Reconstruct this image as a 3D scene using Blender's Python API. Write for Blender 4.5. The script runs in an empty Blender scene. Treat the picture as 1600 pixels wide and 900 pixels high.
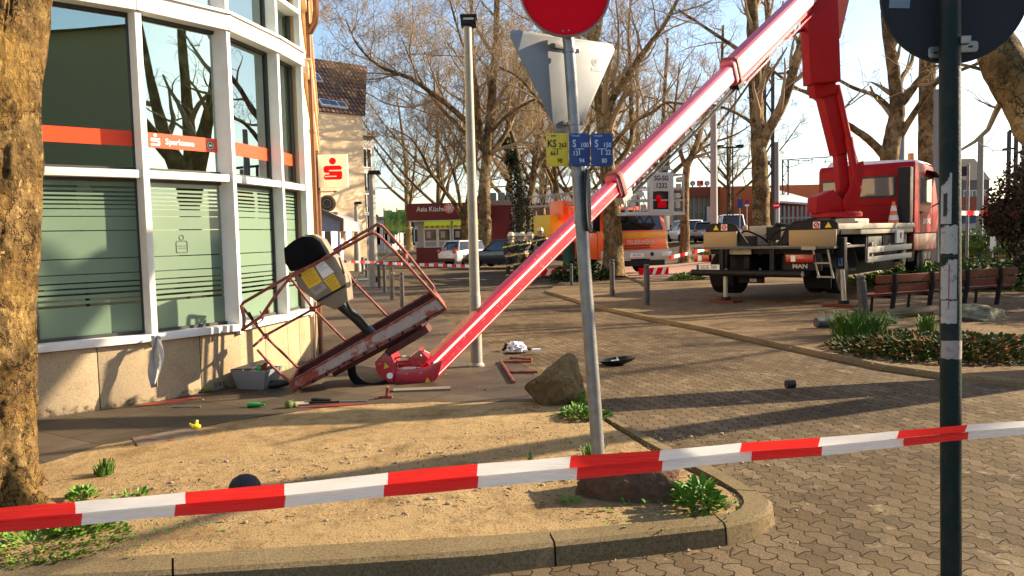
import bpy, bmesh, math, random
from mathutils import Vector, Matrix, noise
R = math.radians
S = bpy.context.scene
COL = S.collection
PI = math.pi

# ---------------------------------------------------------------- camera, sky, sun, exposure
FPX, PITCH, ROLL, CAMZ = 1200.0, R(3.86), R(1.3), 1.65
_f = Vector((0, math.cos(PITCH), -math.sin(PITCH)))
_r0 = Vector((1, 0, 0)); _u0 = _r0.cross(_f)
_R = _r0*math.cos(ROLL) - _u0*math.sin(ROLL)
_U = _r0*math.sin(ROLL) + _u0*math.cos(ROLL)
CAMP = Vector((0, 0, CAMZ))
cam_d = bpy.data.cameras.new('camera'); cam = bpy.data.objects.new('camera', cam_d); COL.objects.link(cam)
cam_d.sensor_width = 36; cam_d.lens = 36*FPX/1600; cam_d.clip_start = .05; cam_d.clip_end = 1500
m = Matrix((_R, _U, -_f)).transposed().to_4x4(); m.translation = CAMP
cam.matrix_world = m
S.camera = cam

SUN_AZ, SUN_EL = R(16), R(25)     # azimuth from +X towards +Y
sd = Vector((math.cos(SUN_EL)*math.cos(SUN_AZ), math.cos(SUN_EL)*math.sin(SUN_AZ), math.sin(SUN_EL)))
w = bpy.data.worlds.new('World'); S.world = w; w.use_nodes = True
nt = w.node_tree; nt.nodes.clear()
sky = nt.nodes.new('ShaderNodeTexSky'); sky.sky_type = 'NISHITA'; sky.sun_disc = False
sky.sun_elevation = SUN_EL; sky.sun_rotation = R(90) - SUN_AZ
sky.air_density = 1.0; sky.dust_density = 1.0; sky.ozone_density = 1.0
bg = nt.nodes.new('ShaderNodeBackground'); bg.inputs[1].default_value = .085
wo = nt.nodes.new('ShaderNodeOutputWorld')
nt.links.new(sky.outputs[0], bg.inputs[0]); nt.links.new(bg.outputs[0], wo.inputs[0])
sl = bpy.data.lights.new('sun', 'SUN'); sl.energy = 5.0; sl.angle = R(.5); sl.color = (1, .81, .55)
so = bpy.data.objects.new('sun', sl); COL.objects.link(so)
so.rotation_euler = sd.to_track_quat('Z', 'Y').to_euler(); so.location = sd*50
S.view_settings.view_transform = 'Standard'; S.view_settings.look = 'None'
S.view_settings.exposure = 1.6; S.view_settings.gamma = 1; S.view_settings.use_curve_mapping = False
S.render.engine = 'CYCLES'
S.cycles.max_bounces = 8; S.cycles.transparent_max_bounces = 16

# ---------------------------------------------------------------- helpers
def ray(px, py):
    return _f + _R*((px-800)/FPX) + _U*((450-py)/FPX)
def G(px, py, z=0.0):
    d = ray(px, py); return CAMP + d*((z-CAMZ)/d.z)
def D(px, py, y):
    d = ray(px, py); return CAMP + d*(y/d.y)
def sm(t):
    t = max(0.0, min(1.0, t)); return t*t*(3-2*t)
def H(x, y):                        # the ground rises gently behind and to the right
    return .9*sm((y-27)/18)*sm((x-6)/8) + .5*sm((y-52)/20)*(1-sm((x-6)/8))

MATS = {}
def mat(name, col, rough=.6, metal=0.0, var=.15, scale=6.0, bump=0.0, bscale=60.0, dirt=None, dscale=3.0, damt=.5,
        coat=0.0, emit=None, es=1.0, spec=.5, alpha=None, detail=6, dsharp=.08):
    if name in MATS: return MATS[name]
    M = bpy.data.materials.new(name); M.use_nodes = True; n = M.node_tree; b = n.nodes['Principled BSDF']
    MATS[name] = M
    if max(col) < .7: col = [c*.74 for c in col]; dirt = dirt and [c*.74 for c in dirt]
    tc = n.nodes.new('ShaderNodeTexCoord')
    nz = n.nodes.new('ShaderNodeTexNoise'); nz.inputs['Scale'].default_value = scale; nz.inputs['Detail'].default_value = detail
    n.links.new(tc.outputs['Object'], nz.inputs['Vector'])
    mx = n.nodes.new('ShaderNodeMix'); mx.data_type = 'RGBA'
    mx.inputs[6].default_value = (*[c*(1-var) for c in col], 1); mx.inputs[7].default_value = (*[min(1, c*(1+var)) for c in col], 1)
    n.links.new(nz.outputs['Fac'], mx.inputs[0]); out = mx.outputs[2]
    if dirt:
        n2 = n.nodes.new('ShaderNodeTexNoise'); n2.inputs['Scale'].default_value = dscale; n2.inputs['Detail'].default_value = 8
        n2.inputs['Roughness'].default_value = .65
        n.links.new(tc.outputs['Object'], n2.inputs['Vector'])
        cr = n.nodes.new('ShaderNodeMapRange'); cr.inputs[1].default_value = 1-damt-dsharp; cr.inputs[2].default_value = 1-damt+dsharp
        n.links.new(n2.outputs['Fac'], cr.inputs[0])
        m2 = n.nodes.new('ShaderNodeMix'); m2.data_type = 'RGBA'; m2.inputs[7].default_value = (*dirt, 1)
        n.links.new(cr.outputs[0], m2.inputs[0]); n.links.new(out, m2.inputs[6]); out = m2.outputs[2]
    n.links.new(out, b.inputs['Base Color'])
    b.inputs['Roughness'].default_value = rough; b.inputs['Metallic'].default_value = metal
    b.inputs['Specular IOR Level'].default_value = spec
    if coat: b.inputs['Coat Weight'].default_value = coat; b.inputs['Coat Roughness'].default_value = .08
    if emit: b.inputs['Emission Color'].default_value = (*emit, 1); b.inputs['Emission Strength'].default_value = es
    if bump:
        nb = n.nodes.new('ShaderNodeTexNoise'); nb.inputs['Scale'].default_value = bscale; nb.inputs['Detail'].default_value = 5
        n.links.new(tc.outputs['Object'], nb.inputs['Vector'])
        bm_ = n.nodes.new('ShaderNodeBump'); bm_.inputs['Strength'].default_value = bump; bm_.inputs['Distance'].default_value = .02
        n.links.new(nb.outputs['Fac'], bm_.inputs['Height']); n.links.new(bm_.outputs[0], b.inputs['Normal'])
    return M

class NT:      # tiny node-graph helper for the hand made materials
    def __init__(s, name):
        s.M = bpy.data.materials.new(name); s.M.use_nodes = True; s.t = s.M.node_tree; s.b = s.t.nodes['Principled BSDF']; MATS[name] = s.M
    def n(s, typ, **kw):
        o = s.t.nodes.new('ShaderNode'+typ)
        for k, v in kw.items():
            if k.startswith('i'): o.inputs[int(k[1:])].default_value = v
            else: setattr(o, k, v)
        return o
    def l(s, a, b): s.t.links.new(a, b)
    def noise(s, vec, scale, detail=6, rough=.55):
        o = s.n('TexNoise'); o.inputs['Scale'].default_value = scale; o.inputs['Detail'].default_value = detail; o.inputs['Roughness'].default_value = rough
        s.l(vec, o.inputs['Vector']); return o.outputs['Fac']
    def mix(s, fac, a, b, mode='MIX'):
        o = s.n('Mix', data_type='RGBA', blend_type=mode)
        for i, v in ((0, fac), (6, a), (7, b)):
            if isinstance(v, (int, float)): o.inputs[i].default_value = v
            elif isinstance(v, tuple): o.inputs[i].default_value = (*v, 1)
            else: s.l(v, o.inputs[i])
        return o.outputs[2]
    def math(s, op, a, b=0.0, c=None):
        o = s.n('Math', operation=op)
        for i, v in ((0, a), (1, b), (2, c)):
            if v is None: continue
            if isinstance(v, (int, float)): o.inputs[i].default_value = v
            else: s.l(v, o.inputs[i])
        return o.outputs[0]
    def ramp(s, v, lo, hi):
        o = s.n('MapRange'); o.inputs[1].default_value = lo; o.inputs[2].default_value = hi; s.l(v, o.inputs[0]); return o.outputs[0]
    def bump(s, h, st=.5, dist=.02, normal=None):
        o = s.n('Bump'); o.inputs['Strength'].default_value = st; o.inputs['Distance'].default_value = dist; s.l(h, o.inputs['Height'])
        if normal is not None: s.l(normal, o.inputs['Normal'])
        return o.outputs[0]

WM = {}         # world matrix of every root or part, kept by object name
def wm(o): return WM.get(o.name, Matrix()) if o else Matrix()
def _props(o, label, cat, group, kind):
    if label: o['label'] = label
    if cat: o['category'] = cat
    if group: o['group'] = group
    if kind: o['kind'] = kind
def empty(name, loc, rz=0.0, label=None, cat=None, group=None, M=None):
    o = bpy.data.objects.new(name, None); COL.objects.link(o); o.empty_display_size = .2
    Mx = M if M is not None else Matrix.Translation(Vector(loc)) @ Matrix.Rotation(rz, 4, 'Z')
    o.matrix_world = Mx; WM[o.name] = Mx.copy(); _props(o, label, cat, group, None); return o
def copy_tree(o, Mx=None, parent=None, **kw):
    c = o.copy(); COL.objects.link(c)
    if parent: c.parent = parent
    if Mx is not None: c.matrix_basis = Mx; WM[c.name] = Mx.copy()
    _props(c, kw.get('label'), kw.get('cat'), kw.get('group'), None)
    for ch in list(o.children): copy_tree(ch, None, c)
    return c
def frame(o, x, y):
    x = Vector(x).normalized(); y = Vector(y); y = (y - x*y.dot(x)).normalized(); z = x.cross(y)
    M = Matrix((x, y, z)).transposed().to_4x4(); M.translation = Vector(o); return M

class MB:
    def __init__(s, M=None): s.v = []; s.f = []; s.mi = []; s.M = M if M is not None else Matrix(); s.cur = 0
    def add(s, vs, fs, mi=None):
        b = len(s.v); s.v += [s.M @ Vector(v) for v in vs]; s.f += [tuple(i+b for i in f) for f in fs]
        s.mi += [s.cur if mi is None else mi]*len(fs); return s
    def box(s, c, size, M=None, taper=1.0):
        x, y, z = [a/2 for a in size]; c = Vector(c)
        vs = [Vector((sx*x*(taper if sz > 0 else 1), sy*y*(taper if sz > 0 else 1), sz*z)) for sz in (-1, 1) for sy in (-1, 1) for sx in (-1, 1)]
        if M is not None: vs = [M.to_3x3() @ v for v in vs]
        return s.add([v+c for v in vs], [(0, 2, 3, 1), (4, 5, 7, 6), (0, 1, 5, 4), (2, 6, 7, 3), (0, 4, 6, 2), (1, 3, 7, 5)])
    def b2(s, lo, hi):
        return s.box([(a+b)/2 for a, b in zip(lo, hi)], [abs(b-a) for a, b in zip(lo, hi)])
    def beam(s, p, q, w, h=None, up=(0, 0, 1), w2=None, h2=None, cham=0.0):
        p, q = Vector(p), Vector(q); h = h or w; w2 = w2 or w; h2 = h2 or h
        d = (q-p).normalized(); up = Vector(up)
        if abs(d.dot(up)) > .98: up = Vector((0, 1, 0))
        sx = d.cross(up).normalized(); uy = sx.cross(d)
        def ring(c, W, Hh):
            if cham:
                k = cham*min(W, Hh); a, b = W/2, Hh/2
                pts = [(-a+k, -b), (a-k, -b), (a, -b+k), (a, b-k), (a-k, b), (-a+k, b), (-a, b-k), (-a, -b+k)]
            else: pts = [(-W/2, -Hh/2), (W/2, -Hh/2), (W/2, Hh/2), (-W/2, Hh/2)]
            return [c + sx*x + uy*y for x, y in pts]
        a = ring(p, w, h); b = ring(q, w2, h2); n = len(a)
        return s.add(a+b, [tuple(range(n)), tuple(range(2*n-1, n-1, -1))] + [(i, i+n, (i+1) % n+n, (i+1) % n) for i in range(n)])
    def tube(s, pts, rad, n=8, cap=True, closed=False):
        pts = [Vector(p) for p in pts]; k = len(pts)
        if isinstance(rad, (int, float)): rad = [rad]*k
        vs = []; fs = []; prev = None
        for i, p in enumerate(pts):
            t = (pts[min(i+1, k-1)] - pts[max(i-1, 0)])
            t = t.normalized() if t.length > 1e-9 else Vector((0, 0, 1))
            if prev is None: a = Vector((0, 0, 1)) if abs(t.z) < .9 else Vector((1, 0, 0))
            else: a = prev
            u = (a - t*a.dot(t)).normalized(); prev = u; w_ = t.cross(u)
            for j in range(n):
                an = 2*PI*j/n; vs.append(p + (u*math.cos(an) + w_*math.sin(an))*rad[i])
        for i in range(k-1):
            for j in range(n): fs.append((i*n+j, i*n+(j+1) % n, (i+1)*n+(j+1) % n, (i+1)*n+j))
        if cap: fs.append(tuple(range(n-1, -1, -1))); fs.append(tuple(range((k-1)*n, k*n)))
        return s.add(vs, fs)
    def cyl(s, c0, c1, r, r2=None, n=24): return s.tube([c0, c1], [r, r if r2 is None else r2], n)
    def lathe(s, prof, n=24, M=None):
        vs = []; k = len(prof)
        for r, z in prof:
            for j in range(n):
                a = 2*PI*j/n; v = Vector((r*math.cos(a), r*math.sin(a), z)); vs.append(M @ v if M is not None else v)
        fs = [(i*n+j, i*n+(j+1) % n, (i+1)*n+(j+1) % n, (i+1)*n+j) for i in range(k-1) for j in range(n)]
        fs += [tuple(range(n-1, -1, -1)), tuple(range((k-1)*n, k*n))]
        return s.add(vs, fs)
    def prism(s, poly, z0, z1, M=None):       # polygon in xy, extruded along z
        n = len(poly); ar = sum(poly[i][0]*poly[(i+1) % n][1]-poly[(i+1) % n][0]*poly[i][1] for i in range(n))
        if ar < 0: poly = poly[::-1]
        vs = [Vector((x, y, z0)) for x, y in poly] + [Vector((x, y, z1)) for x, y in poly]
        if M is not None: vs = [M @ v for v in vs]
        return s.add(vs, [tuple(range(n-1, -1, -1)), tuple(range(n, 2*n))] + [(i, (i+1) % n, (i+1) % n+n, i+n) for i in range(n)])
    def sphere(s, c, r, n=16, m_=10, sc=(1, 1, 1)):
        prof = [(max(1e-4, math.sin(PI*i/m_))*r, -math.cos(PI*i/m_)*r) for i in range(m_+1)]
        M = Matrix.Translation(Vector(c)) @ Matrix.Diagonal((*sc, 1)); return s.lathe(prof, n, M)
    def build(s, name, m, parent=None, bevel=0.0, smooth=35, label=None, cat=None, group=None, kind=None, seg=2):
        inv = wm(parent).inverted() if parent else Matrix()
        me = bpy.data.meshes.new(name)
        me.from_pydata([inv @ v for v in s.v], [], s.f); 
        for mm in (m if isinstance(m, (list, tuple)) else [m]): me.materials.append(mm)
        me.polygons.foreach_set('material_index', s.mi)
        if bevel:
            bm = bmesh.new(); bm.from_mesh(me)
            es = [e for e in bm.edges if len(e.link_faces) == 2 and e.calc_face_angle(0) > R(28)]
            bmesh.ops.bevel(bm, geom=es, offset=bevel, segments=seg, affect='EDGES', profile=.6, clamp_overlap=True)
            bm.to_mesh(me); bm.free()
        me.validate()
        if smooth:
            me.polygons.foreach_set('use_smooth', [True]*len(me.polygons)); me.set_sharp_from_angle(angle=R(smooth))
        o = bpy.data.objects.new(name, me); COL.objects.link(o)
        if parent: o.parent = parent; WM[o.name] = wm(parent).copy()
        _props(o, label, cat, group, kind); return o

def text(body, size, M, m, parent, name='lettering', ext=.002, align='CENTER', off=0.0, sx=1.0):
    cu = bpy.data.curves.new('t', 'FONT'); cu.body = body; cu.size = size; cu.extrude = ext; cu.align_x = align; cu.align_y = 'CENTER'
    cu.offset = off; cu.resolution_u = 3
    t = bpy.data.objects.new('t', cu); COL.objects.link(t); bpy.context.view_layer.update()
    me = bpy.data.meshes.new_from_object(t.evaluated_get(bpy.context.evaluated_depsgraph_get()))
    bpy.data.objects.remove(t)
    me.transform(wm(parent).inverted() @ M @ Matrix.Diagonal((sx, 1, 1, 1))); me.materials.clear(); me.materials.append(m); me.name = name
    o = bpy.data.objects.new(name, me); COL.objects.link(o); o.parent = parent; WM[o.name] = wm(parent).copy(); return o

# ---------------------------------------------------------------- materials
asphalt = mat('asphalt', (.16, .13, .10), .9, var=.25, scale=.7, bump=.3, bscale=50)
white = mat('white_paint', (.78, .78, .75), .45, var=.06, scale=4)
alu = mat('white_aluminium', (.72, .72, .72), .38, var=.06, scale=2, dirt=(.5, .48, .42), dscale=2, damt=.35, dsharp=.25)
alu_d = mat('grey_gasket', (.05, .05, .05), .6)
galv = mat('galvanised_steel', (.36, .37, .38), .42, .55, var=.25, scale=14, dirt=(.22, .21, .2), dscale=9, damt=.4, dsharp=.2, bump=.12, bscale=120)
dark = mat('black_steel', (.014, .014, .016), .6, var=.3, scale=20, spec=.25)
rubber = mat('rubber', (.014, .014, .014), .9, var=.3, scale=15, bump=.2, bscale=60, spec=.15)
red = mat('red_paint', (.46, .005, .009), .55, spec=.2, var=.15, scale=3, coat=.03, dirt=(.36, .02, .02), dscale=5, damt=.35, dsharp=.2)
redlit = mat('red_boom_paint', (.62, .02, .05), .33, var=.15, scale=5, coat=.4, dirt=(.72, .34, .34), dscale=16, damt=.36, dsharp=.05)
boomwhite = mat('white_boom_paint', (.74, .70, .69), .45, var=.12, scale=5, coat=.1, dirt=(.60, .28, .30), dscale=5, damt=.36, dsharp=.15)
rust = mat('rusty_red_rail', (.26, .045, .03), .62, var=.35, scale=22, dirt=(.42, .16, .12), dscale=16, damt=.42, dsharp=.08, bump=.3, bscale=70)
scratched = mat('scratched_white_panel', (.50, .42, .40), .55, var=.2, scale=12, dirt=(.40, .07, .035), dscale=3.4, damt=.47, dsharp=.03, bump=.3, bscale=60)
trayin = mat('dark_red_tray', (.10, .016, .014), .65, var=.3, scale=12)
bollm = mat('dark_bollard_metal', (.045, .05, .06), .5, var=.3, scale=12, dirt=(.12, .12, .12), dscale=8, damt=.4, dsharp=.2)
signback = mat('sign_back_grey', (.29, .31, .34), .42, .3, var=.10, scale=5, dirt=(.34, .34, .33), dscale=6, damt=.35, dsharp=.2)
darkback = mat('dark_sign_back', (.018, .022, .028), .8, .0, var=.12, scale=3)
signred = mat('sign_red', (.75, .002, .012), .6, var=.06, spec=.1)
signyellow = mat('sign_yellow', (.72, .52, .02), .4, var=.08, scale=10, dirt=(.5, .36, .05), dscale=14, damt=.35, dsharp=.1)
signblue = mat('sign_blue', (.015, .06, .26), .4, var=.1, scale=10, dirt=(.03, .06, .14), dscale=14, damt=.35, dsharp=.1)
black = mat('black_print', (.012, .012, .012), .6)
orange = mat('orange', (.9, .17, .01), .4, var=.06, coat=.2)
beige = mat('beige_plastic', (.28, .23, .165), .5, var=.12, scale=8, dirt=(.36, .3, .22), dscale=9, damt=.35, dsharp=.15)
yellowlab = mat('yellow_label', (.75, .47, .02), .5, var=.12, scale=20)
glassd = mat('dark_glass', (.012, .015, .018), .05, spec=.8)
chrome = mat('chrome', (.7, .7, .7), .15, 1.0)
lampglass = mat('lamp_glass', (.75, .75, .72), .12, spec=.8)
tailred = mat('tail_light_red', (.5, .008, .008), .2, coat=.6)
green_pole = mat('green_pole_paint', (.004, .020, .018), .6, var=.3, scale=16, dirt=(.03, .03, .03), dscale=12, damt=.4, dsharp=.12, bump=.15, bscale=80, spec=.25)
wood = mat('red_brown_wood', (.19, .045, .022), .6, spec=.2, var=.3, scale=9, bump=.2, bscale=30)
cream = mat('cream_render', (.72, .55, .34), .85, var=.06, scale=1.2, dirt=(.60, .45, .28), dscale=.8, damt=.4, dsharp=.25, bump=.1, bscale=20)
offwhite = mat('pale_render', (.62, .60, .56), .85, var=.05, scale=1)
maroon = mat('maroon_panel', (.20, .012, .018), .5, var=.1)
brick = mat('brown_brick', (.25, .12, .08), .9, var=.2, scale=3)
stainred = mat('red_stain', (.30, .03, .02), .5)

def make_pavers():
    t = NT('wavy_block_paving'); g = t.n('NewGeometry')
    mp = t.n('Mapping'); mp.inputs['Rotation'].default_value = (0, 0, R(74.7)); t.l(g.outputs['Position'], mp.inputs['Vector'])
    wob = t.noise(g.outputs['Position'], 1.3, 2)
    sp = t.n('SeparateXYZ'); t.l(mp.outputs[0], sp.inputs[0])
    sx = t.math('SINE', t.math('MULTIPLY', sp.outputs[0], 2*PI/.11)); sy = t.math('SINE', t.math('MULTIPLY', sp.outputs[1], 2*PI/.16))
    x2 = t.math('ADD', sp.outputs[0], t.math('MULTIPLY', sy, .013)); y2 = t.math('ADD', sp.outputs[1], t.math('MULTIPLY', sx, .015))
    y2 = t.math('ADD', y2, t.math('MULTIPLY', wob, .02))
    cb = t.n('CombineXYZ'); t.l(x2, cb.inputs[0]); t.l(y2, cb.inputs[1])
    br = t.n('TexBrick'); t.l(cb.outputs[0], br.inputs['Vector']); br.offset = .5
    br.inputs['Scale'].default_value = 1; br.inputs['Brick Width'].default_value = .22; br.inputs['Row Height'].default_value = .11
    br.inputs['Mortar Size'].default_value = .0052; br.inputs['Mortar Smooth'].default_value = .35; br.inputs['Bias'].default_value = 0
    br.inputs['Color1'].default_value = (.215, .160, .098, 1); br.inputs['Color2'].default_value = (.135, .096, .054, 1); br.inputs['Mortar'].default_value = (.035, .024, .014, 1)
    pa = t.ramp(t.noise(g.outputs['Position'], 1.1, 7, .75), .48, .60); big = t.noise(g.outputs['Position'], .45, 5); fine = t.noise(g.outputs['Position'], 90, 4, .7)
    c = t.mix(t.ramp(big, .35, .7), br.outputs['Color'], (.62, .58, .55), 'MULTIPLY')
    c = t.mix(pa, c, t.mix(1.0, c, (.74, .76, .78), 'MULTIPLY')); c = t.mix(t.ramp(fine, .42, .6), t.mix(1.0, c, (.6, .6, .6), 'MULTIPLY'), c)
    c = t.mix(t.ramp(t.noise(g.outputs['Position'], 5, 6, .7), .6, .72), c, (.26, .20, .13))
    t.l(c, t.b.inputs['Base Color']); t.b.inputs['Roughness'].default_value = .9; t.b.inputs['Specular IOR Level'].default_value = .12
    inv = t.math('SUBTRACT', 1.0, br.outputs['Fac'])
    b1 = t.bump(inv, .9, .012); b2 = t.bump(t.noise(g.outputs['Position'], 140, 3), .45, .006, b1)
    t.l(b2, t.b.inputs['Normal']); return t.M
def make_slabs():
    t = NT('dark_paving_slabs'); g = t.n('NewGeometry')
    mp = t.n('Mapping'); mp.inputs['Rotation'].default_value = (0, 0, R(32)); t.l(g.outputs['Position'], mp.inputs['Vector'])
    br = t.n('TexBrick'); t.l(mp.outputs[0], br.inputs['Vector']); br.offset = .5
    br.inputs['Scale'].default_value = 1; br.inputs['Brick Width'].default_value = .75; br.inputs['Row Height'].default_value = .5
    br.inputs['Mortar Size'].default_value = .006; br.inputs['Bias'].default_value = 0
    br.inputs['Color1'].default_value = (.130, .096, .064, 1); br.inputs['Color2'].default_value = (.078, .060, .042, 1); br.inputs['Mortar'].default_value = (.04, .032, .02, 1)
    big = t.noise(g.outputs['Position'], .8, 6, .6)
    c = t.mix(t.ramp(big, .38, .68), br.outputs['Color'], (.50, .47, .45), 'MULTIPLY')
    fine = t.noise(g.outputs['Position'], 70, 5, .7); c = t.mix(t.ramp(fine, .4, .6), t.mix(1.0, c, (.68, .68, .68), 'MULTIPLY'), c)
    t.l(c, t.b.inputs['Base Color']); t.b.inputs['Specular IOR Level'].default_value = .25
    t.l(t.mix(t.ramp(big, .4, .65), (.85, .85, .85), (.55, .55, .55)), t.b.inputs['Roughness'])
    b1 = t.bump(t.math('SUBTRACT', 1.0, br.outputs['Fac']), .8, .01); t.l(t.bump(fine, .3, .006, b1), t.b.inputs['Normal']); return t.M
def make_sand(name, a, b, dk):
    t = NT(name); g = t.n('NewGeometry'); P = g.outputs['Position']
    big = t.noise(P, .6, 5); mid = t.noise(P, 6, 7, .65); fine = t.noise(P, 75, 6, .75)
    c = t.mix(t.ramp(big, .35, .65), a, b)
    c = t.mix(t.ramp(mid, .50, .66), c, tuple(x*.60 for x in a)); c = t.mix(t.ramp(t.noise(P, 1.7, 8, .7), .52, .64), c, t.mix(1.0, c, (.68, .64, .60), 'MULTIPLY'))
    c = t.mix(t.ramp(fine, .53, .62), c, dk)
    vo = t.n('TexVoronoi'); vo.inputs['Scale'].default_value = 55; t.l(P, vo.inputs['Vector'])
    c = t.mix(t.ramp(vo.outputs['Distance'], .16, .10), c, t.mix(t.ramp(mid, .3, .7), (.46, .33, .19), (.12, .075, .04)))
    t.l(c, t.b.inputs['Base Color']); t.b.inputs['Roughness'].default_value = .97; t.b.inputs['Specular IOR Level'].default_value = .08
    b1 = t.bump(mid, .5, .05); b2 = t.bump(fine, .8, .015, b1); t.l(b2, t.b.inputs['Normal']); return t.M
def make_stone(name, a, b, c3, sc=70, rough=.85, bs=.3, bd=.012):
    t = NT(name); tc = t.n('TexCoord'); P = tc.outputs['Object']
    f = t.noise(P, sc, 6, .8); g = t.noise(P, 1.3, 5)
    c = t.mix(t.ramp(f, .40, .62), a, b); c = t.mix(t.ramp(t.noise(P, sc*.8, 3, .9), .60, .68), c, c3)
    c = t.mix(t.ramp(g, .4, .7), c, t.mix(1.0, c, (.75, .71, .66), 'MULTIPLY'))
    t.l(c, t.b.inputs['Base Color']); t.b.inputs['Roughness'].default_value = rough; t.b.inputs['Specular IOR Level'].default_value = .15
    t.l(t.bump(t.noise(P, sc*2.2, 5, .75), bs, bd*.4, t.bump(f, bs, bd)), t.b.inputs['Normal']); return t.M
def make_bark(name, base, light, darkc, s=1.0):
    t = NT(name); tc = t.n('TexCoord'); P = tc.outputs['Object']
    mp = t.n('Mapping'); mp.inputs['Scale'].default_value = (1, 1, .78); t.l(P, mp.inputs['Vector']); Q = mp.outputs[0]
    a = t.noise(Q, 2.6*s, 9, .62); b = t.noise(Q, 6*s, 8, .68); f = t.noise(Q, 30*s, 6, .8); g = t.noise(P, 1.1*s, 3)
    c = t.mix(t.ramp(b, .42, .58), tuple(x*1.2 for x in base), tuple(x*.5 for x in base)); fl = t.noise(Q, 14*s, 7, .75); c = t.mix(t.ramp(fl, .56, .60), c, tuple(x*.42 for x in base)); c = t.mix(t.ramp(fl, .42, .38), c, tuple((x*2+y)*.4 for x, y in zip(base, light)))
    c = t.mix(t.ramp(a, .535, .55), c, tuple((x+y)*.5 for x, y in zip(base, light)))
    c = t.mix(t.ramp(a, .60, .612), c, light)
    con = lambda sc, wd: t.ramp(t.math('ABSOLUTE', t.math('SUBTRACT', t.noise(Q, sc, 4, .6), .5)), wd, wd*.3)
    crack = t.math('MULTIPLY', t.math('MAXIMUM', con(5*s, .020), con(11*s, .022)), t.ramp(t.noise(Q, 4*s, 4, .7), .44, .54))
    c = t.mix(t.ramp(t.noise(Q, 5*s, 4, .6), .5, .515), c, t.mix(1.0, c, (.80, .74, .66), 'MULTIPLY'))
    pit = t.ramp(t.noise(P, 11*s, 5, .7), .66, .72)
    c = t.mix(t.math('MULTIPLY', crack, .85), c, darkc); c = t.mix(pit, c, darkc); c = t.mix(t.ramp(f, .52, .68), c, tuple(x*.45 for x in base)); c = t.mix(t.ramp(g, .45, .75), c, t.mix(1.0, c, (.72, .70, .62), 'MULTIPLY'))
    t.l(c, t.b.inputs['Base Color']); t.b.inputs['Roughness'].default_value = .9; t.b.inputs['Specular IOR Level'].default_value = .12
    h = t.math('ADD', t.math('MULTIPLY', crack, -1.0), t.math('ADD', t.math('MULTIPLY', t.ramp(a, .535, .56), -.5), t.math('ADD', t.math('MULTIPLY', t.ramp(a, .60, .62), -.5), t.math('MULTIPLY', f, .7))))
    h = t.math('ADD', h, t.math('ADD', t.math('ADD', t.math('MULTIPLY', b, 1.2), t.math('MULTIPLY', t.ramp(fl, .40, .60), 1.1)), t.math('MULTIPLY', pit, -1.0)))
    t.l(t.bump(h, .95, .022), t.b.inputs['Normal'])
    return t.M
def make_glass(name, tint, refl):
    t = NT(name); t.t.nodes.remove(t.b); out = t.t.nodes['Material Output']
    tr = t.n('BsdfTransparent'); tr.inputs[0].default_value = (*tint, 1)
    gl = t.n('BsdfGlossy'); gl.inputs['Roughness'].default_value = .005; gl.inputs[0].default_value = (.80, .95, .88, 1)
    tc = t.n('TexCoord'); bz = t.noise(tc.outputs['Object'], .8, 2); t.l(t.bump(bz, .05, .02), gl.inputs['Normal'])
    fr = t.n('Fresnel'); fr.inputs[0].default_value = 1.5
    f = t.math('ADD', t.math('MULTIPLY', fr.outputs[0], .9), refl)
    mx = t.n('MixShader'); t.l(f, mx.inputs[0]); t.l(tr.outputs[0], mx.inputs[1]); t.l(gl.outputs[0], mx.inputs[2]); t.l(mx.outputs[0], out.inputs[0])
    return t.M
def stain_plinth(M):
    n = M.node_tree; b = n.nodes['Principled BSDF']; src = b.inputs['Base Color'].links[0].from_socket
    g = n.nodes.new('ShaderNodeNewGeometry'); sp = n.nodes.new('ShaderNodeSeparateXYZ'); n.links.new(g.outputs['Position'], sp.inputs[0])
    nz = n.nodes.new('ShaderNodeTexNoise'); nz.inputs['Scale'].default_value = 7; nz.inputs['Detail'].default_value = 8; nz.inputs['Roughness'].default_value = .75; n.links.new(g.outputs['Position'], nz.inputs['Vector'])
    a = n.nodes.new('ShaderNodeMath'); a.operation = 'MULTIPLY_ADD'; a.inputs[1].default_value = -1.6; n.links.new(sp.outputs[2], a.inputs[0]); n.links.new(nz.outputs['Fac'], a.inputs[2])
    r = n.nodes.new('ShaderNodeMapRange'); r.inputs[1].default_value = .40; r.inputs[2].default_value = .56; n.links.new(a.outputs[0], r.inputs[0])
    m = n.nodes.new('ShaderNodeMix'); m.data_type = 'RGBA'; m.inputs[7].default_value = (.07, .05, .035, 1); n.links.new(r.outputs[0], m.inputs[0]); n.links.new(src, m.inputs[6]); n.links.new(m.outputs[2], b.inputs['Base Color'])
pavers = make_pavers(); slabs = make_slabs()
sand = make_sand('compacted_sand', (.40, .285, .145), (.32, .22, .11), (.10, .06, .03))
sand2 = make_sand('plaza_gravel', (.22, .155, .09), (.17, .12, .07), (.08, .05, .03))
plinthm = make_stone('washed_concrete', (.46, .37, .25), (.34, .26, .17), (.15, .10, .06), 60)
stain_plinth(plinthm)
kerbm = make_stone('kerb_concrete', (.26, .20, .11), (.12, .09, .05), (.05, .038, .022), 70, .9, .8)
rockm = make_stone('mossy_rock', (.32, .22, .10), (.18, .12, .06), (.07, .055, .025), 9, .9, 1.0, .07)
bark = make_bark('plane_bark_near', (.31, .20, .085), (.50, .335, .12), (.03, .018, .01))
bark2 = make_bark('plane_bark', (.27, .19, .095), (.46, .34, .18), (.05, .035, .02), .5)
twigm = mat('twig_bark', (.42, .31, .19), .9, spec=.1, var=.3, scale=1.5)
ubark = mat('dull_bark', (.13, .095, .055), .9, var=.3, scale=3)
glass_up = make_glass('clear_window_glass', (.55, .62, .54), .34)
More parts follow.
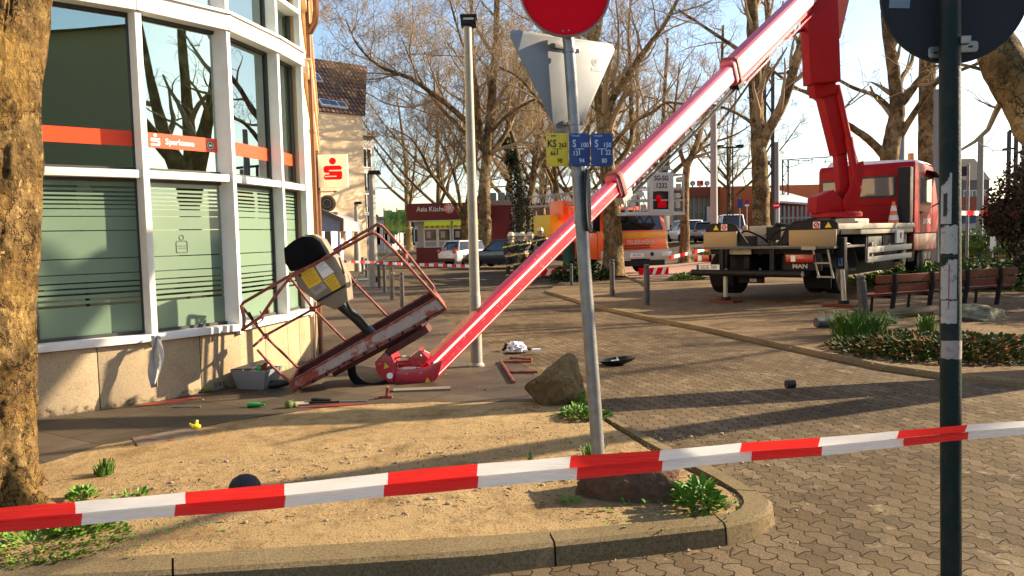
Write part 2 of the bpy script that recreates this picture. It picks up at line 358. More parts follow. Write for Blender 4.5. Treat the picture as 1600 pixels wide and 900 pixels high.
glass_low = make_glass('lower_window_glass', (.3, .38, .32), .22)
film = mat('frosted_green_film', (.21, .31, .225), .22, var=.05, scale=2, spec=.6)
redband = mat('red_film_band', (.85, .07, .02), .35, var=.03)
grassm = mat('grass_blades', (.08, .17, .025), .6, var=.45, scale=12, spec=.15)
leafm = mat('green_leaves', (.13, .27, .03), .6, var=.45, scale=14, spec=.2)
yleafm = mat('yellow_green_leaves', (.24, .27, .03), .55, var=.4, scale=10)
ivym = mat('ivy_leaves', (.018, .04, .014), .6, spec=.15, var=.5, scale=4)
dryleaf = mat('dry_leaves', (.34, .17, .06), .8, var=.5, scale=25)

# ---------------------------------------------------------------- ground
def zsheet(name, poly, zf, thick, m, step, kind='structure', skirt=True, jit=0.0, **kw):
    """polygon sheet following zf(x,y), with a real edge of the given thickness"""
    bm = bmesh.new(); vs = [bm.verts.new((x, y, 0)) for x, y in poly]; f = bm.faces.new(vs)
    if f.normal.z < 0 or sum(poly[i][0]*poly[(i+1) % len(poly)][1]-poly[(i+1) % len(poly)][0]*poly[i][1] for i in range(len(poly))) < 0: f.normal_flip()
    bmesh.ops.triangulate(bm, faces=[f])
    xs = [p[0] for p in poly]; ys = [p[1] for p in poly]
    if step:
        for ax, (lo, hi) in enumerate(((min(xs), max(xs)), (min(ys), max(ys)))):
            k = lo + step
            while k < hi:
                no = (1, 0, 0) if ax == 0 else (0, 1, 0); co = (k, 0, 0) if ax == 0 else (0, k, 0)
                bmesh.ops.bisect_plane(bm, geom=bm.verts[:]+bm.edges[:]+bm.faces[:], plane_co=co, plane_no=no); k += step
    for v in bm.verts: v.co.z = zf(v.co.x, v.co.y)
    if skirt:
        be = [e for e in bm.edges if len(e.link_faces) == 1]
        r = bmesh.ops.extrude_edge_only(bm, edges=be)
        for v in [g for g in r['geom'] if isinstance(g, bmesh.types.BMVert)]: v.co.z -= thick
    bmesh.ops.recalc_face_normals(bm, faces=bm.faces[:])
    if sum(f.normal.z for f in bm.faces) < 0:
        for f in bm.faces: f.normal_flip()
    me = bpy.data.meshes.new(name); bm.to_mesh(me); bm.free(); me.materials.append(m)
    o = bpy.data.objects.new(name, me); COL.objects.link(o); o['kind'] = kind; return o
def gp(px, py, z=0): p = G(px, py, z); return (p.x, p.y)
def HS(x, y): return H(x, y) - .11 + .075*sm((y-4.5)/2.2)
# far ground
bmg = bmesh.new(); xs = [-300, -150, -80, -40, -25, -12, -6, 0, 4, 6, 8, 10, 12, 14, 20, 26, 34, 42, 60, 100, 180, 320]; ys = [-60, -20, 0, 5, 12, 20, 26, 28, 31, 34, 37, 40, 43, 46, 50, 54, 58, 63, 68, 74, 90, 130, 200, 400, 900]
gv = [[bmg.verts.new((x, y, H(x, y)-.24)) for x in xs] for y in ys]
for j in range(len(ys)-1):
    for i in range(len(xs)-1): bmg.faces.new((gv[j][i], gv[j][i+1], gv[j+1][i+1], gv[j+1][i]))
me = bpy.data.meshes.new('ground'); bmg.to_mesh(me); bmg.free(); me.materials.append(asphalt)
o = bpy.data.objects.new('ground', me); COL.objects.link(o); o['kind'] = 'structure'
# street of wavy blocks (a big sheet), plaza and beds lie 0.1 m above it
zsheet('street_paving', [(-60, -4), (40, -4), (40, 90), (-60, 90)], HS, .1, pavers, 2.0, skirt=False)
Lline = [gp(620, 462), gp(700, 499), gp(785, 552), gp(860, 600), gp(945, 655), gp(1040, 703)]
side_edge = [gp(x, y) for x, y in ((75, 722), (160, 695), (250, 681), (330, 664), (400, 651), (500, 638), (600, 630), (700, 628), (820, 627), (905, 632))]
zsheet('sidewalk_slabs', [(-9, 3.2)] + [(-4.7, 4.4)] + side_edge + Lline[::-1][1:] + [(-7.5, 40), (-30, 60), (-30, 20)], lambda x, y: H(x, y), .12, slabs, 1.0)
strip_in = [gp(x, y) for x, y in ((905, 632), (960, 668), (1010, 700), (1060, 728), (1117, 755))]
kin = [gp(x, y) for x, y in ((1150, 771), (1163, 783), (1160, 795), (1145, 803), (1117, 808), (1000, 820), (857, 833), (760, 840), (530, 853), (270, 869), (60, 880), (-250, 890))]
def bedz(x, y): return .012*noise.noise(Vector((x*1.5, y*1.5, 0))) + .006*noise.noise(Vector((x*6, y*6, 3))) - .004
zsheet('sand_bed', [(-4.7, 4.38)] + side_edge[:-1] + strip_in + kin[:-1] + [(-6, kin[-1][1]), (-6, 4.38)], bedz, .12, sand, .12)
# ---------------------------------------------------------------- kerbs
def kerb(name, inner, outer, z0, zt=0.012, gapat=(), m=None):
    n = len(inner); mb = MB(); k = m or kerbm
    i = 0
    cuts = [0] + list(gapat) + [n-1]
    for a, b in zip(cuts[:-1], cuts[1:]):
        I = [Vector((*p, 0)) for p in inner[a:b+1]]; O = [Vector((*p, 0)) for p in outer[a:b+1]]
        for L in (I, O):     # leave an open joint at both ends of the stone
            L[0] = L[0] + (L[1]-L[0]).normalized()*.006; L[-1] = L[-1] + (L[-2]-L[-1]).normalized()*.006
        q = len(I); vs = []
        for p, o_ in zip(I, O):
            d = (o_-p).normalized(); hz = H(p.x, p.y)
            vs += [Vector((p.x, p.y, z0+hz)), Vector((p.x, p.y, zt+hz)), Vector((o_.x, o_.y, zt+hz))-d*.025, Vector((o_.x, o_.y, zt-.02+hz)), Vector((*(o_+d*.02).xy, z0+hz))]
        fs = []
        for j in range(q-1):
            for c in range(5): fs.append((j*5+c, j*5+(c+1) % 5, (j+1)*5+(c+1) % 5, (j+1)*5+c))
        fs += [(4, 3, 2, 1, 0), tuple((q-1)*5+c for c in range(5))]
        mb.add(vs, fs)
    return mb.build(name, k, kind='structure', smooth=30)
ki = [(-250, 890), (60, 880), (270, 869), (530, 853), (760, 840), (857, 833), (1000, 820), (1117, 808), (1145, 803), (1158, 797), (1163, 788), (1160, 778), (1150, 768), (1117, 748), (1060, 718), (1010, 692), (960, 662), (905, 632)]
ko = [(-250, 922), (60, 906), (270, 896), (530, 880), (760, 865), (867, 852), (1000, 838), (1134, 823), (1175, 814), (1199, 803), (1208, 793), (1206, 783), (1188, 770), (1150, 748), (1101, 723), (1040, 696), (992, 672), (930, 640)]
kerb('kerb_of_sand_bed', [gp(*p) for p in ki], [gp(*p) for p in ko], -.16, gapat=(2, 5, 7, 12, 15))
pk = [(600, 445), (700, 446), (790, 449), (850, 455), (930, 479), (1010, 497), (1100, 514), (1200, 536), (1300, 557), (1380, 574), (1480, 588), (1600, 600), (1800, 612)]
pin = [gp(x, y, 0) for x, y in pk]
def offl(pts, d):
    out = []
    for i, p in enumerate(pts):
        a = Vector(pts[max(i-1, 0)]); b = Vector(pts[min(i+1, len(pts)-1)]); t = (b-a).normalized(); out.append((p[0]-t.y*d, p[1]+t.x*d))
    return out
pin = pin[3:]
kerb('kerb_of_plaza', offl(pin, .13), offl(pin, 0), -.14, zt=.03, gapat=(2, 4, 6, 7))
zsheet('plaza_ground', offl(pin, .125) + [(16, 6.5), (40, 6), (70, 25), (60, 60), (20, 60), (2.2, 30)], lambda x, y: H(x, y)+.02+.012*noise.noise(Vector((x*1.2, y*1.2, 0))), .14, sand2, .5)
# red brown pavement behind the plaza and the distant road
redpave = mat('red_brown_pavement', (.36, .22, .15), .9, var=.15, scale=3, bump=.2, bscale=30)
zsheet('red_pavement', [(3.0, 27.5), (12.5, 27.5), (13.5, 36), (3.2, 38)], lambda x, y: H(x, y)+.05, .05, redpave, 1.0)
roadm = mat('road_asphalt', (.10, .10, .105), .85, var=.15, scale=4)
zsheet('road', [(16, 36), (70, 30), (80, 36), (14, 44)], lambda x, y: H(x, y)+.06, .05, roadm, 1.0)

# ---------------------------------------------------------------- the bank building
W = [G(53, 552, .64), G(243, 533, .64), G(378, 516, .64), G(452, 499.5, .64), G(487, 490, .64)]
W = [Vector((p.x, p.y, 0)) for p in W]
Wm = W[0] + Vector((-math.cos(R(34)), -math.sin(R(34)), 0))*1.08
Wn = Wm + Vector((-math.cos(R(20)), -math.sin(R(20)), 0))*1.08
P_ = [Wn, Wm] + W
print('panel lengths', [round((b-a).length, 2) for a, b in zip(P_[:-1], P_[1:])], [tuple(round(c, 2) for c in p.xy) for p in P_])
Bk = G(496, 420, 0); sideend = D(498, 370, 21); sideend = Vector((sideend.x, sideend.y, 0))
bank = empty('bank_building', (P_[3].x, P_[3].y, 0), 0, 'glass fronted bank with curved facade of green panes and white frames', 'building')
sills = MB(); band = MB(); plin = MB()
room = mat('dim_room_wall', (.70, .66, .50), .9, var=.1, scale=.6)
ceil = mat('room_ceiling', (.70, .70, .62), .9, var=.05)
# floor slabs, inner walls, side and back walls
loop = [p.xy for p in P_] 
inner = [(p.x, p.y) for p in P_[:]]
def inset(pts, d):
    o = []
    for i, p in enumerate(pts):
        a = pts[max(i-1, 0)]; b = pts[min(i+1, len(pts)-1)]; t = (Vector(b)-Vector(a)).normalized(); o.append((p[0]-t.y*d, p[1]+t.x*d))
    return o
gl_line = inset(inner, .17)
corner = gl_line + [(sideend.x-.3, 20.5), (-14, 20.5), (-14, 3.2)]
mb = MB(); mb.prism(corner, 3.99, 4.20); mb.prism(corner, 7.3, 7.6); mb.build('floor_slab', ceil, bank, smooth=0)
mb = MB(); mb.prism(corner, .1, .62); mb.build('ground_floor', room, bank, smooth=0)
mb = MB()
for z0, z1 in ((.62, 3.99), (4.2, 7.3)):
    mb.b2((-10, 3.4, z0), (-9.8, 20, z1)); mb.b2((-9.8, 12.2, z0), (-3.4, 12.4, z1)); mb.b2((-8.2, 8.6, z0), (-6.6, 10.2, z1))
    mb.b2((-13.9, 3.2, z0), (-8.3, 3.4, z1))
mb.build('inner_wall', room, bank, smooth=0)
mb = MB()
for k, (a, b) in enumerate(zip(P_[:-1], P_[1:])):
    u = (b-a).normalized(); n_ = Vector((u.y, -u.x, 0)); L = (b-a).length
    M = frame(a, u, (0, 0, 1))      # local x along, y up, z outwards
    # plinth stones
    for j in range(2):
        x0 = L*j/2+.004; x1 = L*(j+1)/2-.004
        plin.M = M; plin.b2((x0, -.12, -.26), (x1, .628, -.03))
    sl_ = MB(M); sl_.b2((-.01, .64, -.24), (L+.01, .715, .025)); sl_.build('sill', alu, bank, bevel=.004)
    mu = MB(M); mu.b2((-.033, .60, -.22), (.033, 7.3, .0)); mu.build('mullion', alu, bank, bevel=.004)
    for nm, z0, z1 in (('lower', .715, 2.335), ('upper', 2.415, 4.02), ('top', 4.2, 5.7), ('attic', 5.8, 7.3)):
        fr = MB(M)
        fr.b2((.034, z0, -.19), (.075, z1, -.13)); fr.b2((L-.075, z0, -.19), (L-.034, z1, -.13))
        fr.b2((.075, z0, -.19), (L-.075, z0+.035, -.13)); fr.b2((.075, z1-.035, -.19), (L-.075, z1, -.13))
        wn = fr.build('window', alu_d, bank)
        pn = MB(M); pn.b2((.07, z0+.03, -.163), (L-.07, z1-.03, -.157)); pn.build('pane', glass_low if nm == 'lower' else glass_up, wn, smooth=0)
        if nm == 'lower':
            f = MB(M); H0 = z1-z0-.07; zz = z1-.035
            gaps = [(.03, .045), (.062, .075), (.09, .104), (.118, .130), (.146, .156), (.176, .184), (.226, .232), (.318, .325), (.50, .507), (.60, .607), (.655, .664), (.69, .701), (.725, .738), (.76, .775), (.795, .812)]
            ed = .0; pieces = []
            for g0, g1 in gaps: pieces.append((ed, g0)); ed = g1
            pieces.append((ed, 1.0))
            for g0, g1 in pieces: f.b2((.08, zz-g1*H0, -.1545), (L-.08, zz-g0*H0, -.1515))
            f.build('frosted_film', film, wn, smooth=0)
            dk = MB(M); dk.b2((.16+.03*k, zz-.80*H0, -.1512), (.62, zz-.735*H0, -.1502))
            if k == 3:     # outline emblem etched in the film
                cx = L*.42; cz = z0 + .90
                pts = [(cx+.05*math.cos(t), cz+.135+.036*math.sin(t)) for t in [2*PI*i/20 for i in range(20)]]
                e = MB(M); e.M = M @ Matrix.Translation((cx, cz, 0)) @ Matrix.Diagonal((.75, .75, 1, 1)) @ Matrix.Translation((-cx, -cz, 0)); e.tube([(x*1.0-.0, y, -.149) for x, y in [(cx+.034*math.cos(2*PI*i/20), cz+.135+.036*math.sin(2*PI*i/20)) for i in range(21)]], .003, 5)
                rr = []
                for qx, qy, a0 in ((.06, .06, 0), (-.06, .06, 90), (-.06, -.06, 180), (.06, -.06, 270)):
                    for t in range(0, 91, 30): rr.append((cx+qx+.025*math.cos(R(a0+t)), cz+qy+.025*math.sin(R(a0+t)), -.149))
                rr.append(rr[0]); e.tube(rr, .003, 5); e.tube([(cx-.08, cz+.012, -.149), (cx+.08, cz+.012, -.149)], .002, 5)
                e.tube([(cx-.05, cz-.02, -.149), (cx+.08, cz-.02, -.149)], .002, 5); e.build('emblem', black, wn)
        if nm == 'upper':
            rb = MB(M); rb.b2((.078, 2.67, -.155), (L-.078, 2.825, -.152)); rbo = rb.build('red_band', redband, wn, smooth=0)
            if k == 3:
                whp = mat('white_print', (.85, .85, .82), .5)
                Mt = frame(M @ Vector((.47, 2.742, -.150)), u, (0, 0, 1))
                text('Sparkasse', .085, Mt, whp, rbo, off=.0012)
                s_ = MB(frame(M @ Vector((.195, 2.740, -.150)), u, (0, 0, 1)) @ Matrix.Diagonal((1.25, 1.2, 1, 1)))
                s_.cyl((0, .052, 0), (0, .052, .002), .014, n=16)
                for q in ((-.035, .012, .04, .026), (-.04, -.006, -.026, .026), (-.04, -.006, .035, .004), (.022, -.03, .04, .004), (-.04, -.04, .035, -.024)): s_.b2((q[0], q[1], 0), (q[2], q[3], .002))
                s_.build('emblem', whp, rbo, smooth=0)
                c_ = MB(frame(M @ Vector((.83, 2.742, -.150)), u, (0, 0, 1)))
                c_.cyl((0, 0, 0), (0, 0, .002), .045, n=24); co_ = c_.build('round_sticker', black, rbo)
                c_ = MB(frame(M @ Vector((.83, 2.742, -.148)), u, (0, 0, 1)))
                c_.tube([(.036*math.cos(2*PI*i/24), .036*math.sin(2*PI*i/24), 0) for i in range(25)], .004, 6); c_.b2((-.02, -.012, 0), (.02, .012, .002)); c_.build('ring', whp, rbo)
    tr = MB(M); tr.b2((.034, 2.335, -.20), (L-.034, 2.415, -.012)); tr.build('transom', alu, bank, bevel=.004)
    tr = MB(M); tr.b2((-.02, 4.02, -.20), (L+.02, 4.20, .03)); tr.b2((-.02, 4.195, -.2), (L+.02, 4.225, .06)); tr.build('spandrel_band', alu, bank, bevel=.003)
    tr = MB(M); tr.b2((.034, 5.70, -.20), (L-.034, 5.80, -.012)); tr.build('transom', alu, bank, bevel=.004)
    if k == 5:
        tr = MB(M); tr.b2((.034, 4.68, -.16), (L-.034, 4.74, .03)); tr.build('transom', alu, bank, bevel=.004)
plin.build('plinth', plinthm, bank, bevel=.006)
a = P_[-1]; mu = MB(); mu.b2((a.x-.08, a.y-.03, .6), (a.x+.0, a.y+.06, 7.3)); mu.build('mullion', alu, bank, bevel=.004)
# side wall running back from the glass front
sw = MB(); e0 = Vector((a.x-.02, a.y+.07, 0)); dirw = (sideend-e0).normalized(); M = frame(e0, dirw, (0, 0, 1)); Ls = (sideend-e0).length
sw.M = M; sw.b2((0, 0, -.3), (Ls, 7.9, 0)); sw.build('side_wall', cream, bank, smooth=0)
sw = MB(M); 
for z in (3.95, 4.9, 7.3): sw.b2((.0, z, 0.0), (Ls, z+.16, .09)); sw.b2((0, z+.16, .0), (Ls, z+.2, .13))
sw.build('cornice', cream, bank, bevel=.006)
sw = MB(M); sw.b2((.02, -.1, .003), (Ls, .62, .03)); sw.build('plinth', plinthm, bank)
copper = mat('brown_downpipe', (.20, .09, .045), .45, .3, var=.3, scale=8)
dp = MB(M); dp.tube([(.5, .0, .10), (.5, 7.5, .10)], .035, 12)
for z in (1.2, 3.2, 5.2, 6.6): dp.tube([(.5, z, .10), (.5, z+.05, .10)], .045, 12)
dp.tube([(.5, 4.62, .12), (.44, 4.75, .2), (.40, 4.9, .22), (.4, 5.35, .22)], .045, 8)
dp.build('downpipe', copper, bank)
bw = MB(); bw.b2((-14, 20.3, 0), (sideend.x-.35, 20.5, 7.6)); bw.b2((-14.2, 3.2, 0), (-14, 20.5, 7.6)); bw.b2((-14, 3.0, 0), (Wn.x, 3.2, 7.6)); bw.build('outer_wall', cream, bank, smooth=0)

# torn white cloth and lifted sill corner
cl = MB(); q0 = P_[3] + Vector((.06, -.05, .70))
gridn = 10; vs = []; fs = []
for i in range(gridn+1):
    for j in range(6):
        t = i/gridn; s_ = j/5-.5; wd = .13*(1-.35*t)
        vs.append(q0 + Vector((s_*wd + .02*math.sin(7*t+j), -.05-.10*t + .02*math.cos(j*2.1+t*4), .02-.52*t - .03*abs(s_))))
for i in range(gridn):
    for j in range(5): fs.append((i*6+j, i*6+j+1, (i+1)*6+j+1, (i+1)*6+j))
cl.add(vs, fs); c = cl.build('cloth_strip', mat('dirty_white_fabric', (.55, .53, .5), .9, var=.2, scale=20), label='torn dirty white cloth hanging from the bank window sill', cat='cloth', smooth=60)
sd_ = c.modifiers.new('s', 'SOLIDIFY'); sd_.thickness = .006

# projecting square sign with the red emblem
sgc = D(520, 267, 18.6); sg = empty('hanging_sign', sgc, 0, 'square white hanging sign with red S emblem, on the side wall of the bank', 'sign')
M = frame(sgc, (1, -.04, 0), (0, 0, 1)); sw_ = 46*18.6/1200/2
b_ = MB(M); b_.b2((-sw_, -sw_*1.1, -.08), (sw_, sw_*1.1, 0)); b_.build('sign_box', white, sg, bevel=.012)
e = MB(M); k = sw_/.36
e.cyl((0, .235*k, .001), (0, .235*k, .008), .082*k, n=32)
def rp(x0, y0, x1, y1, r, cs):      # rounded corner polygon
    pts = []
    for (cx, cy, a0, on) in ((x1, y1, 0, cs[0]), (x0, y1, 90, cs[1]), (x0, y0, 180, cs[2]), (x1, y0, 270, cs[3])):
        if on:
            sx = -1 if cx == x1 else 1; sy = -1 if cy == y1 else 1
            for t in range(0, 91, 15): pts.append((cx+sx*r+r*math.cos(R(a0+t)), cy+sy*r+r*math.sin(R(a0+t))))
        else: pts.append((cx, cy))
    return pts
for (x0, y0, x1, y1, r, cs) in ((-.225, .05, .225, .125, .07, (1, 1, 0, 0)), (-.225, -.045, -.09, .05, .05, (0, 0, 1, 0)), (-.09, -.045, .225, -.01, .03, (1, 0, 0, 0)), (-.09, .022, .205, .05, .01, (0, 0, 0, 0)),
                                (.09, -.155, .225, -.045, .05, (0, 0, 0, 1)), (-.225, -.21, .225, -.145, .06, (0, 0, 1, 1)), (-.205, -.118, .09, -.085, .01, (0, 0, 0, 0)), (-.09, -.085, .09, -.045, 0, (0, 0, 0, 0)), (-.225, -.145, -.20, -.118, 0, (0, 0, 0, 0))):
    e.prism([(x*k, y*k) for x, y in rp(x0, y0, x1, y1, r, cs)], .001, .007)
e.build('emblem', signred, sg, smooth=0)
e = MB(M); e.tube([(-sw_-.02, -sw_*1.1-1.6, -.05), (-sw_-.02, sw_*1.1+.1, -.05)], .045, 10); e.tube([(-sw_, -sw_*1.1-.1, -.04), (.02, -sw_*1.1-.1, -.04)], .014, 6); e.lathe([(.0, 0), (.035, .0), (.002, .09)], 8, Matrix.Translation((.0, -sw_*1.1-.1, -.04)) @ Matrix.Rotation(R(90), 4, 'Y')); e.build('bracket', copper, sg)

# ---------------------------------------------------------------- cream building with tiled roof and the buildings beyond
def house(name, label, x0, x1, y0, y1, zb, ze, wallm, roofm=None, rise=0, axis='x', wins=(), cat='building', winm=None, over=.25, rx=0.0):
    r = empty(name, ((x0+x1)/2, y0, zb), 0, label, cat)
    b = MB(); b.b2((x0, y0, zb-1), (x1, y1, ze)); wall = b.build('wall', wallm, r, smooth=0)
    if roofm:
        b = MB(); ym = (y0+y1)/2; xm = (x0+x1)/2; o_ = over
        if axis == 'x' and rise: b.add([(x0-o_, y0-o_, ze), (x1+o_, y0-o_, ze), (x1+o_, y1+o_, ze), (x0-o_, y1+o_, ze), (x0-o_, ym, ze+rise), (x1+o_+rx, ym, ze+rise), ], [(0, 1, 5, 4), (2, 3, 4, 5), (0, 4, 3), (1, 2, 5), (3, 2, 1, 0)])
        elif rise: b.add([(x0-o_, y0-o_, ze), (x1+o_, y0-o_, ze), (x1+o_, y1+o_, ze), (x0-o_, y1+o_, ze), (xm, y0-o_, ze+rise), (xm, y1+o_, ze+rise)], [(0, 1, 4), (1, 2, 5, 4), (2, 3, 5), (3, 0, 4, 5), (3, 2, 1, 0)])
        else: b.b2((x0-o_, y0-o_, ze), (x1+o_, y1+o_, ze+.35))
        b.build('roof', roofm, r, smooth=0)
    for (wx, wz, ww, wh) in wins:
        f = MB(); 
        f.b2((wx-ww/2-.08, y0-.03, wz-wh/2-.08), (wx+ww/2+.08, y0+.05, wz-wh/2)); f.b2((wx-ww/2-.08, y0-.03, wz+wh/2), (wx+ww/2+.08, y0+.05, wz+wh/2+.08))
        f.b2((wx-ww/2-.08, y0-.03, wz-wh/2), (wx-ww/2, y0+.05, wz+wh/2)); f.b2((wx+ww/2, y0-.03, wz-wh/2), (wx+ww/2+.08, y0+.05, wz+wh/2)); f.b2((wx-.03, y0-.028, wz-wh/2), (wx+.03, y0+.05, wz+wh/2))
        fo = f.build('window', white, r, smooth=0)
        p = MB(); p.b2((wx-ww/2, y0-.015, wz-wh/2), (wx+ww/2, y0+.03, wz+wh/2)); p.build('pane', glassd, fo, smooth=0)
    return r
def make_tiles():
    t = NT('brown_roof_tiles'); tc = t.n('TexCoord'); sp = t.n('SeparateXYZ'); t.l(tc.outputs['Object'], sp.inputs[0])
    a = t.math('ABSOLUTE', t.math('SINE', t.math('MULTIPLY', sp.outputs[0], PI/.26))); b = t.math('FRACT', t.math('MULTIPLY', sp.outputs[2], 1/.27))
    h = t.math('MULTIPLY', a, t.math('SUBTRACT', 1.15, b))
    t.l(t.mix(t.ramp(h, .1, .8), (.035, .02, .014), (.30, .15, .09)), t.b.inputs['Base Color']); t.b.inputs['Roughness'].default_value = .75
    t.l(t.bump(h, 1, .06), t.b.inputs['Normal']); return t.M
tiles = make_tiles()
yb = 42; pl = D(566, 181, yb); zb_e = pl.z; xr = pl.x; zr = D(556, 94, yb+3.0).z
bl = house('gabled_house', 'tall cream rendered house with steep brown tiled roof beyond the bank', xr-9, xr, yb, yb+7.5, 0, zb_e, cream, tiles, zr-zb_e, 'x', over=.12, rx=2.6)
for (px, py, w_, h_) in ((509, 131, .75, .62), (508, 169, .42, .42), (521.5, 169, .42, .42), (536, 169, .42, .42)):
    # roof windows sit on the slope
    tt = (zr-zb_e)/(3.87); d0 = ray(px, py); t_ = (zb_e - CAMZ + (0-(yb-.12))*tt)/(d0.z - d0.y*tt); p = CAMP + d0*t_
    p = p + Vector((.75 if py < 150 else .1, 0, 0)); M = frame(p, (1, 0, 0), (0, 1, tt)); f = MB(M); f.b2((-w_/2-.07, -h_/2-.07, -.05), (w_/2+.07, h_/2+.07, .10)); fo = f.build('roof_window', white, bl, smooth=0)
    f = MB(M); f.b2((-w_/2, -h_/2, .102), (w_/2, h_/2, .12)); f.build('pane', mat('sky_tinted_pane', (.12, .18, .3), .08), fo, smooth=0)  # blue of the reflected sky is put into the pane colour
HR = Matrix.Translation((xr, yb, 0)) @ Matrix.Rotation(R(42), 4, 'Z') @ Matrix.Translation((-xr, -yb, 0)); bl.matrix_world = HR @ bl.matrix_world; WM[bl.name] = bl.matrix_world.copy()
em = D(512, 318, yb-2.9); M = frame(em, (1, 0, 0), (0, 0, 1)); e = MB(M); e.cyl((0, 0, 0), (0, 0, .12), .42, n=32); rs = empty('round_sign', em, 0, 'round dark sign with golden ring on the cream house wall', 'sign')
e.build('disc', mat('dark_brown_disc', (.05, .03, .015), .5), rs); e = MB(M)
for r_ in (.36, .2): e.tube([(r_*math.cos(2*PI*i/30), r_*math.sin(2*PI*i/30), .13) for i in range(31)], .02, 6)
e.build('ring', mat('dull_gold', (.4, .3, .12), .45, .4), rs)
aw = D(515, 352, 36); awn = empty('shop_canopy', (aw.x, 36, 0), 0, 'pale sloping shop canopy at the foot of the cream house', 'canopy')
p0 = D(500, 330, 36); p1 = D(533, 345, 36); p2 = D(533, 361, 36); p3 = D(500, 359, 36)
b = MB(); b.prism([(p0.x-3, p0.z), (p0.x, p0.z), (p1.x, p1.z), (p2.x, p2.z), (p3.x-3, p3.z)], 0, 5, Matrix(((1, 0, 0, 0), (0, 0, 1, 36.2), (0, 1, 0, 0), (0, 0, 0, 1)))); b.build('canopy_roof', mat('pale_violet_canopy', (.42, .40, .45), .6), awn, smooth=0)
b = MB(); b.prism([(p0.x-3, p0.z+.1), (p0.x+.1, p0.z+.1), (p1.x+.1, p1.z+.1), (p2.x+.1, p2.z), (p2.x-.05, p2.z), (p1.x-.05, p1.z-.05), (p0.x, p0.z-.1), (p0.x-3, p0.z-.1)], -.1, .1, Matrix(((1, 0, 0, 0), (0, 0, 1, 36.1), (0, 1, 0, 0), (0, 0, 0, 1)))); b.build('fascia', mat('brown_fascia', (.2, .13, .09), .6), awn, smooth=0)
b = MB(); 
for x in (p2.x-.15, p2.x-1.3): b.beam((x, 36.3, 0), (x, 36.3, p2.z), .08)
b.build('post', white, awn)
# shop front under the canopy: window row with lit panels
sf = empty('corner_shop', (p2.x-1, 41, 0), 0, 'shop front with bright lit windows below the cream house', 'shop')
x0 = D(497, 372, yb-.2).x; x1 = D(566, 372, yb-.2).x; yb_keep = yb; yb = yb-3.2; awn_dy = 0
b = MB(); b.b2((x0-2, yb-.35, 2.45), (x1-.6, yb-.02, 3.05)); fas = b.build('fascia', mat('violet_fascia', (.09, .02, .08), .5), sf, smooth=0)
b = MB(); b.b2((x0-2, yb-.10, .2), (x1-.6, yb-.03, 2.44)); b.build('glazing', glassd, sf, smooth=0)
lit = mat('lit_panel', (.8, .75, .8), .5, emit=(1, .85, .95), es=1.6)
for i, (xx, ww, z0, z1) in enumerate(((.5, .2, .9, 2.0), (1.0, .1, .5, 2.1), (1.45, .3, 1.2, 2.1), (1.9, .12, .6, 1.7), (2.2, .25, 1.5, 2.2), (-.2, .15, .7, 2.0))): b = MB(); b.b2((x0+xx, yb-.14, z0), (x0+xx+ww, yb-.11, z1)); b.build('lit_window', lit, sf, smooth=0)
b = MB(); b.b2((x0+.3, yb-.38, 2.6), (x1-.9, yb-.36, 2.85)); b.build('lit_sign', mat('pink_lit_sign', (.8, .2, .4), .5, emit=(1, .35, .6), es=1.2), sf, smooth=0)
yb = yb_keep
# white building beyond
yb2 = 58; a = D(584, 230, yb2); ww = []
for py in (248, 285, 318, 350): z = D(575, py, yb2).z; ww += [(D(571, py, yb2).x, z, .7, 1.3)]
th_ = house('townhouse', 'bright white town house wall just beyond the cream house', a.x-10, a.x, yb2, yb2+10, 0, D(580, 214, yb2).z, offwhite, mat('grey_roof', (.25, .24, .24), .8), 0, wins=ww, over=.3)
th_.matrix_world = Matrix.Translation((a.x, yb2, 0)) @ Matrix.Rotation(R(42), 4, 'Z') @ Matrix.Translation((-a.x, -yb2, 0)) @ th_.matrix_world; WM[th_.name] = th_.matrix_world.copy()
for (px0, px1, pt, y, lab, mm) in ((566, 612, 345, 75, 'low white shop block at the end of the street', offwhite), (648, 690, 352, 95, 'pale low block behind the kiosk', offwhite)):
    a = D(px0, pt, y); b = D(px1, pt, y); house('low_building', lab, a.x, b.x, y, y+8, .4, a.z, mm, mat('grey_roof', (.25, .24, .24), .8), 0, wins=[(a.x+(b.x-a.x)*k, 2.0, 1.1, 1.6) for k in (.15, .4, .65, .88)], over=.1)
def blk(px0, px1, pt, y, lab, mm, roofm=None, rise=0, n=4, rows=(2.5,), name='distant_house'):
    a = D(px0, pt, y); b = D(px1, pt, y); zb = H(a.x, y)
    return house(name, lab, a.x, b.x, y, y+9, zb, a.z, mm, roofm, rise, 'x', wins=[(a.x+(b.x-a.x)*(k+.5)/n, zb+z, 1.1, 1.3) for k in range(n) for z in rows if zb+z+1 < a.z], over=.15)
blk(800, 900, 318, 110, 'brown brick house row far behind the firefighters', brick, mat('grey_roof', (.25, .24, .24), .8), 2.5, 5, (2.2, 5.2))
blk(690, 790, 340, 120, 'grey brown house row far behind the kiosk', mat('grey_brown_wall', (.3, .24, .19), .9), mat('grey_roof', (.25, .24, .24), .8), 2, 6, (2.2,))

